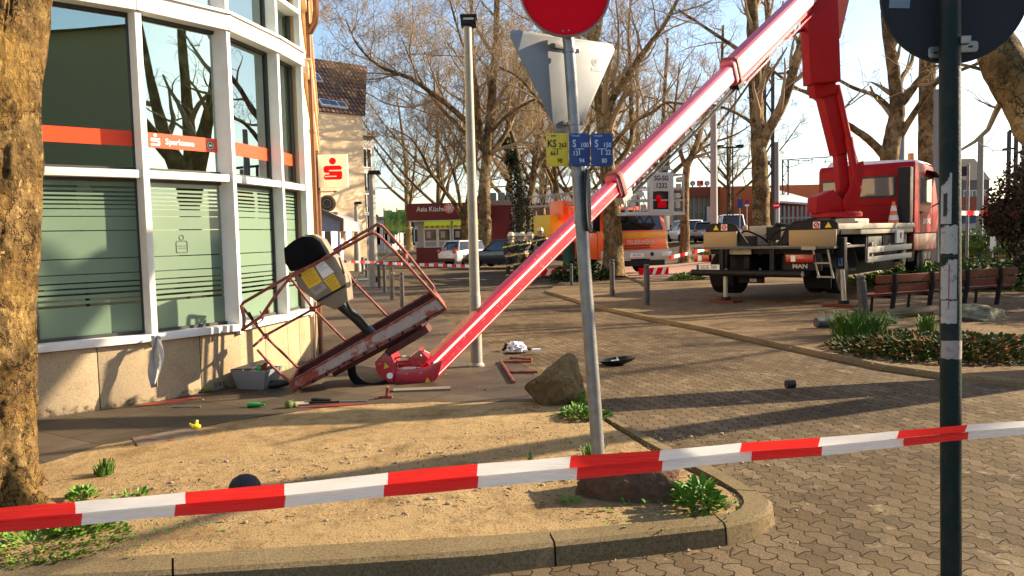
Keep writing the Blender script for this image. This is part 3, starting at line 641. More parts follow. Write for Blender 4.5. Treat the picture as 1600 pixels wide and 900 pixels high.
# ---------------------------------------------------------------- kiosk
ky = 53; kz = .35; k0 = D(651, 392, ky); k1 = D(812, 392, ky+3)
kio = empty('snack_kiosk', ((k0.x+k1.x)/2, ky, kz), 0, 'dark red Asian snack kiosk with green food banner and glazed front', 'kiosk')
ztop = D(700, 318, ky).z; zf0 = D(700, 344, ky).z; zfl = D(700, 386, ky).z
xa, xb = D(652, 360, ky).x, D(757, 360, ky).x
b = MB(); b.b2((xa, ky+.02, kz-.5), (xb, ky+4, zf0)); b.build('wall', mat('kiosk_cream', (.6, .52, .42), .7, var=.06), kio, smooth=0)
b = MB(); b.b2((xa-.1, ky-.1, kz-.5), (xb+.1, ky+3.9, zfl)); b.build('base', maroon, kio, smooth=0)
b = MB(); b.b2((xa-.55, ky-1.0, zf0), (xb+.4, ky+4.4, ztop)); fas = b.build('fascia', maroon, kio, bevel=.02)
b = MB(); b.b2((xa-.5, ky-.96, zf0-.06), (xb+.3, ky+4.2, zf0-.002)); b.build('soffit', white, kio, smooth=0)
whp = MATS['white_print']
zc = (zf0+ztop)/2
text('Asia Küche', .46, frame(D(673, 327, ky-1.02), (1, 0, 0), (0, 0, 1)), whp, fas, off=.006, sx=.92)
e = MB(frame(D(702, 325, ky-1.03), (1, 0, 0), (0, 0, 1))); e.cyl((0, 0, 0), (0, 0, .03), .36, n=28); e.build('emblem', mat('pink_disc', (.75, .2, .2), .5), fas)
e = MB(frame(D(702, 325, ky-1.06), (1, 0, 0), (0, 0, 1)))
for i in range(7): e.beam((0, 0, 0), (.28*math.cos(i*2*PI/7), .28*math.sin(i*2*PI/7), 0), .06, .02, up=(0, 0, 1))
e.build('emblem', whp, fas)
text('China', .5, frame(D(726, 326, ky-1.02), (1, 0, 0), (0, 0, 1)), mat('pale_red_print', (.6, .25, .2), .5), fas)
zg1, zg0 = D(700, 343, ky).z, D(700, 356, ky).z
for (pa, pb) in ((663, 704), (708, 750)):
    A, B = D(pa, 350, ky).x, D(pb, 350, ky).x
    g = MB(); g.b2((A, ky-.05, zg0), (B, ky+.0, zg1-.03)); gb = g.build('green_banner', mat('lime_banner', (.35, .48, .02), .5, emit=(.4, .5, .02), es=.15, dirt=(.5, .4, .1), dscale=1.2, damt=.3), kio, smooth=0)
    g = MB()
    for i in range(5): g.sphere((A+(B-A)*(i+.5)/5, ky-.06, zg0+.09), .11, 10, 6, (1.5, .2, .8))
    g.build('food_picture', mat('food_print', (.6, .3, .12), .6, var=.5, scale=12), gb)
for (pa, pb) in ((664, 682), (686, 703), (709, 726), (730, 750)):
    A, B = D(pa, 370, ky).x, D(pb, 370, ky).x; z1, z0 = D(700, 358, ky).z, D(700, 385, ky).z
    g = MB(); g.b2((A-.08, ky-.08, z0-.05), (A, ky-.0, z1+.05)); g.b2((B, ky-.08, z0-.05), (B+.08, ky, z1+.05)); g.b2((A, ky-.08, z1), (B, ky, z1+.07)); g.b2((A, ky-.08, z0-.05), (B, ky, z0)); g.b2((A, ky-.07, z0+.36), (B, ky, z0+.42))
    wo_ = g.build('window', white, kio, smooth=0)
    g = MB(); g.b2((A, ky-.04, z0+.4), (B, ky-.005, z1)); g.build('pane', glassd, wo_, smooth=0)
    g = MB(); g.b2((A, ky-.05, z0), (B, ky-.005, z0+.36)); g.build('panel', mat('pale_grey_panel', (.45, .46, .48), .5), wo_, smooth=0)
    g = MB(); g.b2((A+.12, ky-.06, z0+.6), (A+.42, ky-.045, z0+1.05)); g.build('poster', mat('poster_paper', (.55, .5, .45), .6, var=.4, scale=9), wo_, smooth=0)
st = empty('red_storehouse', (D(780, 380, ky+1).x, ky+1, kz), 0, 'plain dark red container building right behind the kiosk', 'building')
xa2, xb2 = D(760, 340, ky+1).x, D(800, 340, ky+1).x; zt2 = D(780, 321, ky+1).z
b = MB(); b.b2((xa2, ky+1, kz-.6), (xb2, ky+5, zt2)); b.build('wall', maroon, st, smooth=0)
b = MB(); b.b2((xa2-.1, ky+.9, zt2), (xb2+.15, ky+5.1, zt2+.35)); b.build('roof', mat('roof_edge', (.42, .36, .30), .7), st, bevel=.02)
b = MB()
for i in range(3): b.b2((xa2+.2+i*.62, ky+2, zt2+.35), (xa2+.7+i*.62, ky+3, zt2+.95)); 
b.build('roof_unit', mat('grey_plant_box', (.25, .28, .32), .5), st, bevel=.03)

# three lime flags, thin masts
for i, (px, h) in enumerate(((600, 329), (608, 331), (620, 328))):
    y = 70; base = D(px, 388, y); top = D(px, h, y); f = empty('banner_flag', base, 0, ('lime green banner flag, %s of the three by the kiosk' % ('leftmost', 'middle', 'rightmost')[i]), 'flag', 'lime banner flags')
    b = MB(); b.tube([base+Vector((0, 0, -.6)), top+Vector((0, 0, .2))], .05, 8); b.build('pole', galv, f)
    b = MB(); w_ = .75; vs = []; fs = []
    for j in range(9): z = top.z - j*.26; vs += [(top.x, y, z), (top.x+w_, y-.12*math.sin(j*.9), z), (top.x, y+.02, z), (top.x+w_, y+.02-.12*math.sin(j*.9), z)]
    for j in range(8): a_ = j*4; fs += [(a_, a_+4, a_+5, a_+1), (a_+3, a_+7, a_+6, a_+2), (a_+1, a_+5, a_+7, a_+3)]
    b.add(vs, fs); b.build('cloth', mat('lime_cloth', (.50, .62, .06), .7, dirt=(.05, .22, .06), dscale=.9, damt=.5), f)

# dark block across the street on the right, mirrored in the first bank window
rb2 = empty('apartment_block', (34, -16, 0), 0, 'dark olive apartment block across the street mirrored in the first bank window', 'building')
b = MB(); b.b2((25, -34, -.2), (42, -3.5, 12.6)); wl_ = b.build('wall', mat('olive_render', (.42, .36, .20), .9, var=.1), rb2, smooth=0)
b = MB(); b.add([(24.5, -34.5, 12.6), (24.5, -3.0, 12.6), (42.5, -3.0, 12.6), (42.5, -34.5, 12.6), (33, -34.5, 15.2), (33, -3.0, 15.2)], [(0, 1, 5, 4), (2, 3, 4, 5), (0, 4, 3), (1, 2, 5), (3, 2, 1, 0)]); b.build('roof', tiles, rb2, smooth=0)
# ---------------------------------------------------------------- trees
import numpy as np
class FT:        # collects thin tubes and builds them all at once
    def __init__(s): s.g = {}
    def tube(s, pts, rad, n=3, cap=False): s.g.setdefault((len(pts), n), []).append([(p.x, p.y, p.z, r) for p, r in zip(pts, rad)])
    def build(s, name, m, parent, **kw):
        V = []; F = []; base = 0
        for (k, n), L in s.g.items():
            A = np.array(L, dtype=np.float64); P = A[..., :3]; Rr = A[..., 3]; T = np.empty_like(P); T[:, 1:-1] = P[:, 2:]-P[:, :-2]; T[:, 0] = P[:, 1]-P[:, 0]; T[:, -1] = P[:, -1]-P[:, -2]
            T /= np.linalg.norm(T, axis=2, keepdims=True)+1e-12
            ov = P[:, -1]-P[:, 0]; ov /= np.linalg.norm(ov, axis=1, keepdims=True)+1e-12
            ref = np.where(np.abs(ov[:, 2:3]) < .8, np.array([[0, 0, 1.]]), np.array([[1., 0, 0]]))[:, None, :]
            U = ref-T*(T*ref).sum(2, keepdims=True); U /= np.linalg.norm(U, axis=2, keepdims=True)+1e-12; W = np.cross(T, U)
            an = 2*np.pi*np.arange(n)/n; Q = P[:, :, None, :]+(U[:, :, None, :]*np.cos(an)[None, None, :, None]+W[:, :, None, :]*np.sin(an)[None, None, :, None])*Rr[:, :, None, None]
            B = Q.shape[0]; V.append(Q.reshape(-1, 3)); i = np.arange(k-1)[:, None]*n; j = np.arange(n)[None, :]
            f = np.stack([i+j, i+(j+1) % n, i+n+(j+1) % n, i+n+j], -1).reshape(-1, 4); F.append((f[None]+(np.arange(B)*k*n)[:, None, None]+base).reshape(-1, 4)); base += B*k*n
        V = np.concatenate(V); F = np.concatenate(F); inv = np.array(wm(parent).inverted()) if parent else np.eye(4); V = V @ inv[:3, :3].T + inv[:3, 3]
        me = bpy.data.meshes.new(name); me.vertices.add(len(V)); me.vertices.foreach_set('co', V.astype(np.float32).ravel()); me.loops.add(F.size); me.loops.foreach_set('vertex_index', F.astype(np.int32).ravel())
        me.polygons.add(len(F)); me.polygons.foreach_set('loop_start', np.arange(0, F.size, 4, dtype=np.int32)); me.update(calc_edges=True); me.materials.append(m)
        o = bpy.data.objects.new(name, me); COL.objects.link(o); o.parent = parent; WM[o.name] = wm(parent).copy(); return o
def rvec(rng): return Vector((rng.gauss(0, 1), rng.gauss(0, 1), rng.gauss(0, 1))).normalized()
def smooth_path(pts, k=4):
    out = []; n = len(pts)
    for i in range(n-1):
        p0, p1, p2, p3 = pts[max(i-1, 0)], pts[i], pts[i+1], pts[min(i+2, n-1)]
        for j in range(k):
            t = j/k; out.append(.5*((2*p1)+(p2-p0)*t+(2*p0-5*p1+4*p2-p3)*t*t+(3*p1-p0-3*p2+p3)*t**3))
    out.append(pts[-1]); return out
def sprout(mb, path, rad, rng, lvl, mx, dens=1.0, up=.25, rmin=.006, t0=.25, clen=None):
    """side branches growing from a path (list of points with radii)"""
    L = sum((b-a).length for a, b in zip(path[:-1], path[1:])); n = {1: 8, 2: 7, 3: 6, 4: 4, 5: 3}[lvl]; n = max(2, int(n*dens*(1 if lvl > 2 else max(.6, min(2.2, L/4)))))
    for i in range(n):
        t = t0 + (1-t0)*(i+rng.random())/n; q = t*(len(path)-1); k = min(int(q), len(path)-2); f = q-k
        p = path[k].lerp(path[k+1], f); r = rad[k]*(1-f)+rad[k+1]*f; d = (path[k+1]-path[k]).normalized()
        s = rvec(rng); s = (s - d*s.dot(d)).normalized()
        nd = (d*rng.uniform(.35, .9) + s*rng.uniform(.7, 1.1) + Vector((0, 0, up*rng.uniform(0, 2)))).normalized()
        cl = max(.5 if lvl > 3 else 0, (clen or L*(.52 if lvl < 4 else .68))*rng.uniform(.5, 1.15)*(1.15-.55*t)); cr = max(rmin, r*rng.uniform(.42, .62))
        branch(mb, p, nd, cl, cr, rng, lvl, mx, dens, up, rmin)
def branch(mb, p, d, L, r, rng, lvl, mx, dens, up, rmin):
    n = 6 if lvl < 3 else (5 if lvl < 4 else 4); pts = [p.copy()]; rs = [r]; wob = .18+.09*lvl
    for i in range(n):
        d = (d + rvec(rng)*wob + Vector((0, 0, up*.35 if lvl < 4 else (.05)))).normalized(); p = p + d*(L/n); pts.append(p.copy()); rs.append(max(rmin*.7, r*(1-.75*(i+1)/n)))
    mb.tube(pts, rs, 8 if lvl == 1 else 5 if lvl == 2 else 4 if lvl == 3 else 3, cap=False)
    if lvl < mx: sprout(mb, pts, rs, rng, lvl+1, mx, dens, up, rmin, .2)
TREEG = 'bare plane trees along the square'
def tree(label, base, limbs, r0, seed, mx=5, dens=1.0, rmin=.007, barkm=None, clen=None, flare=1.35, trunk_t0=.45, group=None, name='plane_tree', up=.25, tw=None, limb_t0=.2):
    """limbs: first is the trunk; each is (points, r_start, r_end)"""
    rng = random.Random(seed); o = empty(name, base, 0, label, 'tree', group)
    T = MB(); C_ = FT()
    for i, (pts, ra, rb) in enumerate(limbs):
        pts = [Vector(q) for q in pts]; P = smooth_path(pts, 5)
        n = len(P); rs = [ra+(rb-ra)*(j/(n-1))**.85 for j in range(n)]
        if i == 0: rs = [r*(1+(flare-1)*math.exp(-((P[j]-P[0]).length)/.35)) for j, r in enumerate(rs)]
        big = ra > .2
        for j in range(1, n-1): P[j] = P[j] + rvec(rng)*rs[j]*.06; rs[j] *= rng.uniform(.96, 1.04)
        T.tube(P, rs, (26 if big else 16) if ra > .12 else 9)
        sprout(C_, P, rs, rng, 1 if ra > .12 else 2, mx, dens, up, rmin, trunk_t0 if i == 0 else limb_t0, clen)
    T.build('trunk', barkm or bark2, o, smooth=60); c = C_.build('crown', tw or twigm, o, smooth=0)
    return o
def pd(lst, y0, y1=None):      # image points at depths running from y0 to y1
    y1 = y0 if y1 is None else y1; n = len(lst); return [D(x, y, y0+(y1-y0)*i/max(1, n-1)) for i, (x, y) in enumerate(lst)]
def ground_at(px, y): d = D(px, 400, y); return Vector((d.x, y, H(d.x, y)-.05))

# the two big planes left of the middle
b = ground_at(757, 45)
tree('golden bare plane tree with thick trunk right of the tall lamp post', b, [
    ([b]+pd([(758, 350), (757, 290), (762, 230), (768, 150), (775, 60), (778, -60)], 45), .45, .14),
    (pd([(752, 215), (716, 178), (678, 148), (640, 122), (595, 104), (560, 72), (540, 30)], 45, 40), .19, .035),
    (pd([(755, 235), (720, 200), (690, 170), (660, 130), (640, 90), (628, 60)], 45, 48), .16, .03),
    (pd([(757, 240), (748, 180), (742, 120), (720, 60), (700, -10)], 45, 43), .17, .05),
    (pd([(762, 250), (795, 200), (815, 140), (850, 90), (870, 20)], 45, 46), .17, .05),
    (pd([(768, 205), (800, 175), (850, 150), (900, 150)], 45, 42), .12, .03),
], .45, 11, 5, .84, .009, clen=5.6)
b = ground_at(731, 50)
tree('forked bare plane tree directly behind the tall lamp post', b, [
    ([b]+pd([(729, 372), (727, 345), (735, 300), (742, 240), (742, 160), (738, 60), (735, -40)], 50), .36, .09),
    (pd([(727, 348), (708, 315), (690, 292), (672, 268), (658, 240), (640, 215), (610, 200)], 50, 47), .18, .03),
    (pd([(722, 342), (716, 300), (706, 262), (690, 225), (668, 205), (650, 180)], 50, 52), .14, .03),
    (pd([(733, 342), (752, 300), (778, 262), (800, 210)], 50, 48), .14, .04),
], .36, 12, 5, .84, .009, clen=4.8)
# tree behind the fire engine sign, with the arching right limbs
b = ground_at(958, 28.5)
tree('dark bare plane tree trunk standing in front of the orange fire engine', b, [
    ([b]+pd([(958, 400), (957, 350), (952, 290), (945, 230), (940, 170), (930, 100), (925, 20), (920, -60)], 28.5), .40, .16),
    (pd([(944, 215), (955, 160), (985, 110), (1010, 75), (1040, 35), (1068, -20)], 28.5, 27), .15, .05),
    (pd([(950, 270), (985, 225), (986, 170), (985, 110), (982, 50), (988, -20)], 28.5, 30), .12, .04),
    (pd([(948, 240), (985, 195), (1020, 175), (1045, 160), (1100, 170)], 28.5, 27), .10, .03),
    (pd([(945, 250), (900, 220), (860, 180), (815, 125), (780, 105)], 28.5, 30), .14, .03),
    (pd([(930, 120), (900, 80), (870, 20), (840, -40)], 28.5, 30), .12, .05),
], .40, 13, 5, .85, .007, clen=3.6, flare=1.6)
b = ground_at(826, 52)
tree('slender pale bare plane tree above the group of firefighters', b, [
    ([b]+pd([(824, 380), (826, 330), (833, 280), (838, 230), (850, 160), (855, 60), (860, -20)], 52), .34, .08),
    (pd([(833, 290), (812, 250), (800, 200), (780, 150)], 52, 50), .14, .03),
    (pd([(838, 260), (862, 220), (890, 180), (930, 120)], 52, 54), .14, .03),
    (pd([(905, 320), (880, 285), (865, 240), (848, 200), (850, 150)], 50, 50), .10, .03),
], .34, 14, 5, .9, .008, clen=4.8)
# right-hand trees
b = ground_at(1069, 38)
tree('small forked bare plane tree left of the grey mast', b, [
    ([b]+pd([(1070, 360), (1070, 310), (1073, 265), (1078, 250), (1092, 215), (1100, 185), (1125, 120), (1130, 40)], 38), .26, .06),
    (pd([(1072, 262), (1064, 240), (1064, 225)], 38), .12, .09),
    (pd([(1078, 245), (1110, 225), (1150, 210), (1180, 190)], 38, 36), .08, .02),
    (pd([(1090, 215), (1070, 190), (1040, 160), (1000, 150)], 38, 40), .08, .02),
], .26, 15, 5, .65, .008, clen=3.2)
b = ground_at(1189, 27)
tree('tall bare plane tree with thick dark right fork behind the truck bed', b, [
    ([b]+pd([(1189, 340), (1188, 280), (1185, 225), (1181, 150), (1178, 80), (1174, 0), (1172, -60)], 27), .34, .17),
    (pd([(1188, 232), (1200, 205), (1222, 165), (1240, 110), (1256, 55), (1272, -10)], 27, 26), .19, .14),
    (pd([(1182, 140), (1196, 90), (1200, 40), (1196, -30)], 27, 28), .14, .09),
    (pd([(1187, 205), (1165, 185), (1130, 168), (1095, 160)], 27, 26), .08, .025),
    (pd([(1178, 95), (1150, 75), (1105, 45), (1060, 15)], 27, 26), .10, .03),
], .34, 16, 5, .62, .006, clen=2.8, limb_t0=.3)
b = ground_at(1392, 31)
tree('spreading bare plane tree rising behind the red truck cab', b, [
    ([b]+pd([(1390, 320), (1388, 255), (1398, 200), (1402, 165), (1396, 110), (1386, 40), (1382, -40)], 31), .46, .16),
    (pd([(1386, 248), (1362, 222), (1335, 202), (1310, 185), (1270, 150), (1240, 135), (1195, 100)], 31, 29), .19, .04),
    (pd([(1400, 180), (1372, 152), (1335, 138), (1300, 122), (1270, 130)], 31, 32), .11, .04),
    (pd([(1400, 175), (1425, 140), (1450, 108), (1480, 60), (1520, 10)], 31, 30), .17, .10),
    (pd([(1405, 215), (1430, 175), (1462, 130), (1500, 110), (1570, 85)], 31, 29), .15, .04),
    (pd([(1402, 150), (1410, 120), (1425, 95), (1430, 40)], 31, 33), .12, .06),
], .46, 17, 5, .45, .006, clen=2.0, limb_t0=.3)
b = ground_at(1447, 33)
tree('straight branchless plane trunk between red cab and green sign pole', b, [([b]+pd([(1448, 300), (1448, 200), (1449, 100), (1450, 0), (1452, -120)], 33), .37, .30)], .37, 18, 3, .3, .01, trunk_t0=.8)

# off-frame giant on the right: its limb enters the picture, its shadow crosses the paving
b = Vector((8.7, 8.6, .0))
tree('big leaning plane limb entering at the top right corner', b, [
    ([b, Vector((8.25, 8.8, .9)), Vector((7.5, 9.0, 1.75)), D(1650, 225, 9.05), D(1600, 148, 9.1), D(1565, 92, 9.2), D(1535, 30, 9.5), D(1490, -60, 10), D(1440, -180, 10.7)], .36, .17),
    (pd([(1580, 130), (1545, 112), (1490, 100), (1440, 108)], 9.2, 10), .030, .012),
    (pd([(1562, 80), (1585, 95), (1615, 105)], 9.5, 9.3), .10, .10),
    ([Vector((8.0, 8.85, 1.2)), Vector((9.2, 8.6, 4)), Vector((9.8, 8.2, 6)), Vector((10.2, 8, 8.5))], .24, .09),
], .34, 19, 4, .3, .006, clen=2.0, trunk_t0=.6, limb_t0=.5)
b = Vector((17.5, 6.0, 0))
tree('wide bare plane tree mirrored in the bank windows', b, [
    ([b, Vector((17.4, 6, 2.5)), Vector((17.6, 6.1, 5)), Vector((17.8, 6, 9)), Vector((17.6, 6, 15))], .5, .05),
    ([Vector((17.5, 6, 3.2)), Vector((16.4, 6.6, 5)), Vector((15.6, 7.2, 7.2)), Vector((14.9, 7.6, 11))], .42, .04),
    ([Vector((17.5, 6, 3.6)), Vector((18.6, 5.2, 5.4)), Vector((19.4, 4.6, 8)), Vector((20, 4, 12))], .40, .04),
    ([Vector((17.5, 6, 4.2)), Vector((17, 4.6, 6)), Vector((16.2, 3.4, 8)), Vector((15.9, 2.6, 12))], .34, .04)], .5, 20, 4, .35, .010, clen=3.0)

# prototypes for the far rows
def proto(seed, h, r, mx=5, dens=.68, rmin=.011, label=None):
    rng = random.Random(seed); b = Vector((0, 0, 0)); top = Vector((rng.uniform(-.8, .8), rng.uniform(-.8, .8), h))
    mid = [Vector((rng.uniform(-.2, .2), rng.uniform(-.2, .2), h*k)) for k in (.2, .38, .6)]
    limbs = [([b]+mid+[top], r, r*.25)]
    for i in range(5):
        a = i*2*PI/5+rng.uniform(-.4, .4); z = h*rng.uniform(.24, .42); s = h*.45
        limbs.append(([Vector((0, 0, z)), Vector((math.cos(a)*s*.35, math.sin(a)*s*.35, z+s*.3)), Vector((math.cos(a)*s*.75, math.sin(a)*s*.75, z+s*.75)), Vector((math.cos(a)*s, math.sin(a)*s, z+s*1.1))], r*.48, r*.12))
    return tree(label, b, limbs, r, seed, mx, dens, rmin, clen=h*.2, group='bare trees in the far rows')
SPEC = [(0, 640, 80, 1.0, .3, 'hazy bare tree above the lime flags'), (1, 690, 74, 1.05, 1.2, 'bare tree rising behind the kiosk roof'), (0, 795, 66, 1.1, 2.4, 'bare tree over the red storehouse'),
        (1, 868, 60, 1.05, 4.0, 'bare tree behind the orange turntable ladder'), (0, 908, 72, 1.1, 5.1, 'bare tree seen just left of the round edge-on sign'), (1, 1000, 70, 1.0, .7, 'bare tree above the windscreen of the fire engine'),
        (0, 1035, 52, .95, 3.3, 'bare tree above the white ladder basket'), (1, 1140, 75, .9, 2.0, 'bare tree beyond the station mast'), (0, 850, 90, 1.2, .1, 'distant bare tree behind the pale slender plane'), (1, 945, 95, 1.2, 5.7, 'distant bare tree in the gap beside the dark trunk'),
        (0, 2020, 19.5, .75, 2.2, 'bare tree added out of view to shade the plaza, level with the truck cab'), (1, 1960, 25, .8, 1.1, 'bare tree added out of view behind the truck to shade the plaza')]  # these two stand unseen, added to shade the plaza round the truck
pr = [proto(31, 15, .38, label='x'), proto(32, 16, .34, label='x')]; used = [False, False]
for k, px, y, s, rz, lab in SPEC:
    g_ = ground_at(px, y); Mx = Matrix.Translation(g_) @ Matrix.Rotation(rz, 4, 'Z') @ Matrix.Scale(s, 4)
    if not used[k]: used[k] = True; o = pr[k]; o.matrix_basis = Mx; o['label'] = lab; WM[o.name] = Mx
    else: copy_tree(pr[k], Mx, label=lab)

# ivy clad tree left of the firefighters
def leafcloud(mb, pts, n, size, rng, flat=0.0):
    for _ in range(n):
        c, r = rng.choice(pts); v = rvec(rng)*r*(rng.random()**.4); p = Vector(c)+v
        a = rvec(rng); b_ = rvec(rng); b_ = (b_-a*a.dot(b_)).normalized(); s = size*rng.uniform(.6, 1.4)
        mb.add([p-a*s*.5, p+b_*s*.35, p+a*s*.6, p-b_*s*.35], [(0, 1, 2, 3)])
rng = random.Random(5); g_ = ground_at(812, 46); iv = empty('ivy_clad_tree', g_, 0, 'dark ivy clad tree trunk left of the pale slender plane', 'tree')
b = MB(); P = [g_]+pd([(815, 340), (813, 280), (806, 230), (790, 180)], 46); b.tube(P, [.3, .28, .22, .16, .06], 10); b.tube(pd([(813, 285), (800, 262), (785, 248), (770, 240)], 46), [.14, .1, .07, .03], 8); b.build('trunk', ubark, iv)
b = MB(); cl_ = [(D(x, y, 46), r) for x, y, r in ((815, 385, .8), (816, 365, .9), (813, 345, .8), (816, 325, .75), (812, 305, .7), (810, 285, .65), (806, 262, .6), (800, 245, .5), (790, 225, .4), (806, 395, 1.0), (796, 250, .35))]
leafcloud(b, cl_, 7000, .11, rng); b.build('crown', ivym, iv, smooth=0)

# ---------------------------------------------------------------- the near trunk at the left edge
def near_trunk():
    o = empty('plane_tree', (-3.36, 4.95, 0), 0, 'huge sunlit plane trunk with peeling bark at the left edge', 'tree')
    nu, nv = 170, 340; vs = []; fs = []; hh = 5.2
    root = [(-.30, .16, .22), (1.1, .10, .25), (2.4, .12, .3), (3.6, .12, .3), (5.0, .03, .3)]
    for j in range(nv):
        z = -.12 + hh*j/(nv-1)
        for i in range(nu):
            a = 2*PI*i/nu; d = Vector((math.cos(a), math.sin(a), 0))
            r = .300 + .0*z
            for (ra, am, wd) in root:
                da = (a-ra+PI) % (2*PI)-PI; r += .20*math.exp(-(da/.20)**2)*math.exp(-max(z+.05, 0)/.13) if ra == -.30 else 0; r += am*1.5*math.exp(-(da/wd)**2)*math.exp(-max(z, 0)/.17)
            q = Vector((d.x*1.0, d.y*1.0, z))
            r += .022*noise.noise(q*1.6) + .014*noise.noise(q*4)
            pl_ = noise.noise(Vector((d.x*2.3, d.y*2.3, z*1.7))*1.9+Vector((9, 3, 1)))
            r += -.012*sm((pl_-.05)*14)                      # a shed plate of bark
            cr_ = abs(noise.noise(Vector((d.x*5, d.y*5, z*2.6))*1.4)); r -= .012*max(0, 1-cr_*9)*sm((.12-pl_)*8)
            r += .004*noise.noise(q*22); r -= .008*sm((noise.noise(q*7.5)-.04)*12)*sm((noise.noise(q*2.2)+.2)*4)
            vs.append(Vector((-3.36, 4.95, 0))+Vector((d.x*r+.085*(z-1.9)+.05*math.exp(-((z-3.4)/.6)**2)+.012*math.sin(z*4), d.y*r, z)))
    for j in range(nv-1):
        for i in range(nu): fs.append((j*nu+i, j*nu+(i+1) % nu, (j+1)*nu+(i+1) % nu, (j+1)*nu+i))
    b = MB(); b.add(vs, fs); b.build('trunk', bark, o, smooth=80)
    rng = random.Random(3); c = FT(); T = MB(); t0 = Vector((-3.45, 4.95, 5.0))
    for (dx, dy, L) in ((-1.2, 1.6, 4.5), (.5, -1.4, 4.0), (-1.6, -.8, 4.2)):
        P = smooth_path([t0, t0+Vector((dx*.4, dy*.4, 1.1)), t0+Vector((dx, dy, L*.7)), t0+Vector((dx*1.5, dy*1.6, L))], 5); rs = [.2-.012*i for i in range(len(P))]; rs = [max(r, .04) for r in rs]
        T.tube(P, rs, 12); sprout(c, P, rs, rng, 2, 4, .6, .3, .008, .4, 1.8)
    T.build('limb', bark, o, smooth=60); c.build('crown', twigm, o, smooth=0)
near_trunk()
# ---------------------------------------------------------------- street furniture
def bollard(name, px, py0, y_or, py1, wpx, label, group, lean=None, capr=False):
    y = y_or; base = D(px, py0, y); base.z = H(base.x, y); top = D(px, py1, y); h = top.z-base.z; r = wpx*y/FPX/2
    o = empty(name, base, 0, label, 'bollard', group)
    b = MB(); b.lathe([(r*1.0, -.25), (r, h-.10), (r*.78, h-.085), (r*.78, h-.065), (r, h-.05), (r*.98, h-.015), (r*.7, h), (.001, h+.004)], 16, Matrix.Translation(base) @ (lean or Matrix()))
    b.build('post', bollm, o)
    return o
BG = 'dark bollards lining the sidewalk'
seq = [(629, 480, 18.5, 425, 7, 'dark bollard nearest to the basket, first of the sidewalk row'), (613, 468, 20.8, 417, 7, 'dark bollard with pale band under its cap, second of the sidewalk row'), (601.5, 456, 23.8, 413, 5, 'third dark bollard of the sidewalk row'),
       (592.5, 449, 26, 412, 5, 'fourth dark bollard, just right of the far lamp post foot'), (579, 437, 31, 407, 4, 'fifth dark bollard, left of the far lamp post'), (573, 433, 34, 404, 4, 'sixth dark bollard, behind the parked scooter'),
       (567, 429, 37, 402, 4, 'seventh dark bollard, farther down the sidewalk row'), (562, 426, 40, 400, 4, 'eighth dark bollard, farther down the sidewalk row'), (557, 424, 43, 399, 4, 'last and smallest dark bollard of the sidewalk row')]
for q in seq: 
    o_ = bollard('bollard', q[0], q[1], q[2], q[3], q[4], q[5], BG)
    if q[0] == 613: 
        c = D(613, 425, 20.8); b = MB(); b.tube([c+Vector((0, 0, -.06)), c], .064, 16, cap=False); b.build('band', galv, o_)
bollard('bollard', 957, 466, 20.0, 405, 8, 'dark bollard before the brown plane trunk by the fire engine', 'bollards on the plaza kerb')
bollard('bollard', 1011, 477, 17.4, 413, 9, 'dark bollard on the plaza kerb left of the crane truck tail', 'bollards on the plaza kerb')
bollard('bollard', 893, 447, 24.7, 412, 5, 'thin dark bollard just left of the leaning sign pole', 'bollards on the plaza kerb')
bollard('bollard', 1350, 500, 14.0, 430, 14, 'thick grey bollard leaning left in the grass clump by the bench', 'bollards on the plaza kerb', Matrix.Rotation(R(-5), 4, 'Y'))

# tall lamp post with square lantern
base = G(745, 572); o = empty('street_lamp', base, 0, 'tall pale lamp post with small dark square head behind the boom', 'street lamp')
top = D(730, 44, 9.8)
b = MB(); b.lathe([(.10, 0), (.10, .02), (.075, .05), (.072, .9), (.066, .92), (.064, 1.0), (.058, (top.z)*.6), (.05, top.z)], 20, frame(base, (1, 0, 0), (0, 1, 0)) @ Matrix.Rotation(-math.atan2(base.x-top.x, top.z)*.6, 4, 'Y'))
lampm = mat('lamp_post_paint', (.40, .38, .33), .55, .1, var=.15, scale=10, dirt=(.28, .26, .2), dscale=6, damt=.4, dsharp=.2)
b.build('pole', lampm, o)
tc = Vector((top.x+.02, top.y, top.z)); b = MB(); b.box(tc+Vector((0, 0, .05)), (.19, .19, .06)); b.box(tc+Vector((0, 0, .13)), (.21, .21, .03)); 
for sx in (-.08, .08):
    for sy in (-.08, .08): b.box(tc+Vector((sx, sy, .09)), (.02, .02, .1))
b.build('lantern_frame', dark, o, bevel=.004)
b = MB(); b.box(tc+Vector((0, 0, .09)), (.14, .14, .05)); b.build('lens', lampglass, o)
def far_lamp(px, pyb, y, pyt, headw, label, left=False):
    base = D(px+3, pyb, y); base.z = 0; top = D(px, pyt, y); o = empty('street_lamp', base, 0, label, 'street lamp', 'far street lamps')
    b = MB(); b.tube([base, Vector((base.x, y, 1)), Vector((base.x*.5+top.x*.5, y, top.z*.5)), top], [.10*y/22, .09*y/22, .07*y/22, .05*y/22], 12); b.build('pole', lampm, o)
    b = MB(); k = y/FPX; c = top+Vector((headw*k*.3, 0, .03)); b.box(c, (headw*k, .3, .13), taper=.8); b.build('lamp_head', dark, o, bevel=.02)
far_lamp(579, 447, 26.5, 271, 20, 'pale lamp post with flat dark head beside the sidewalk bollards')
far_lamp(556, 422, 40, 318, 12, 'thin distant lamp post with flat head left of the nearer one')

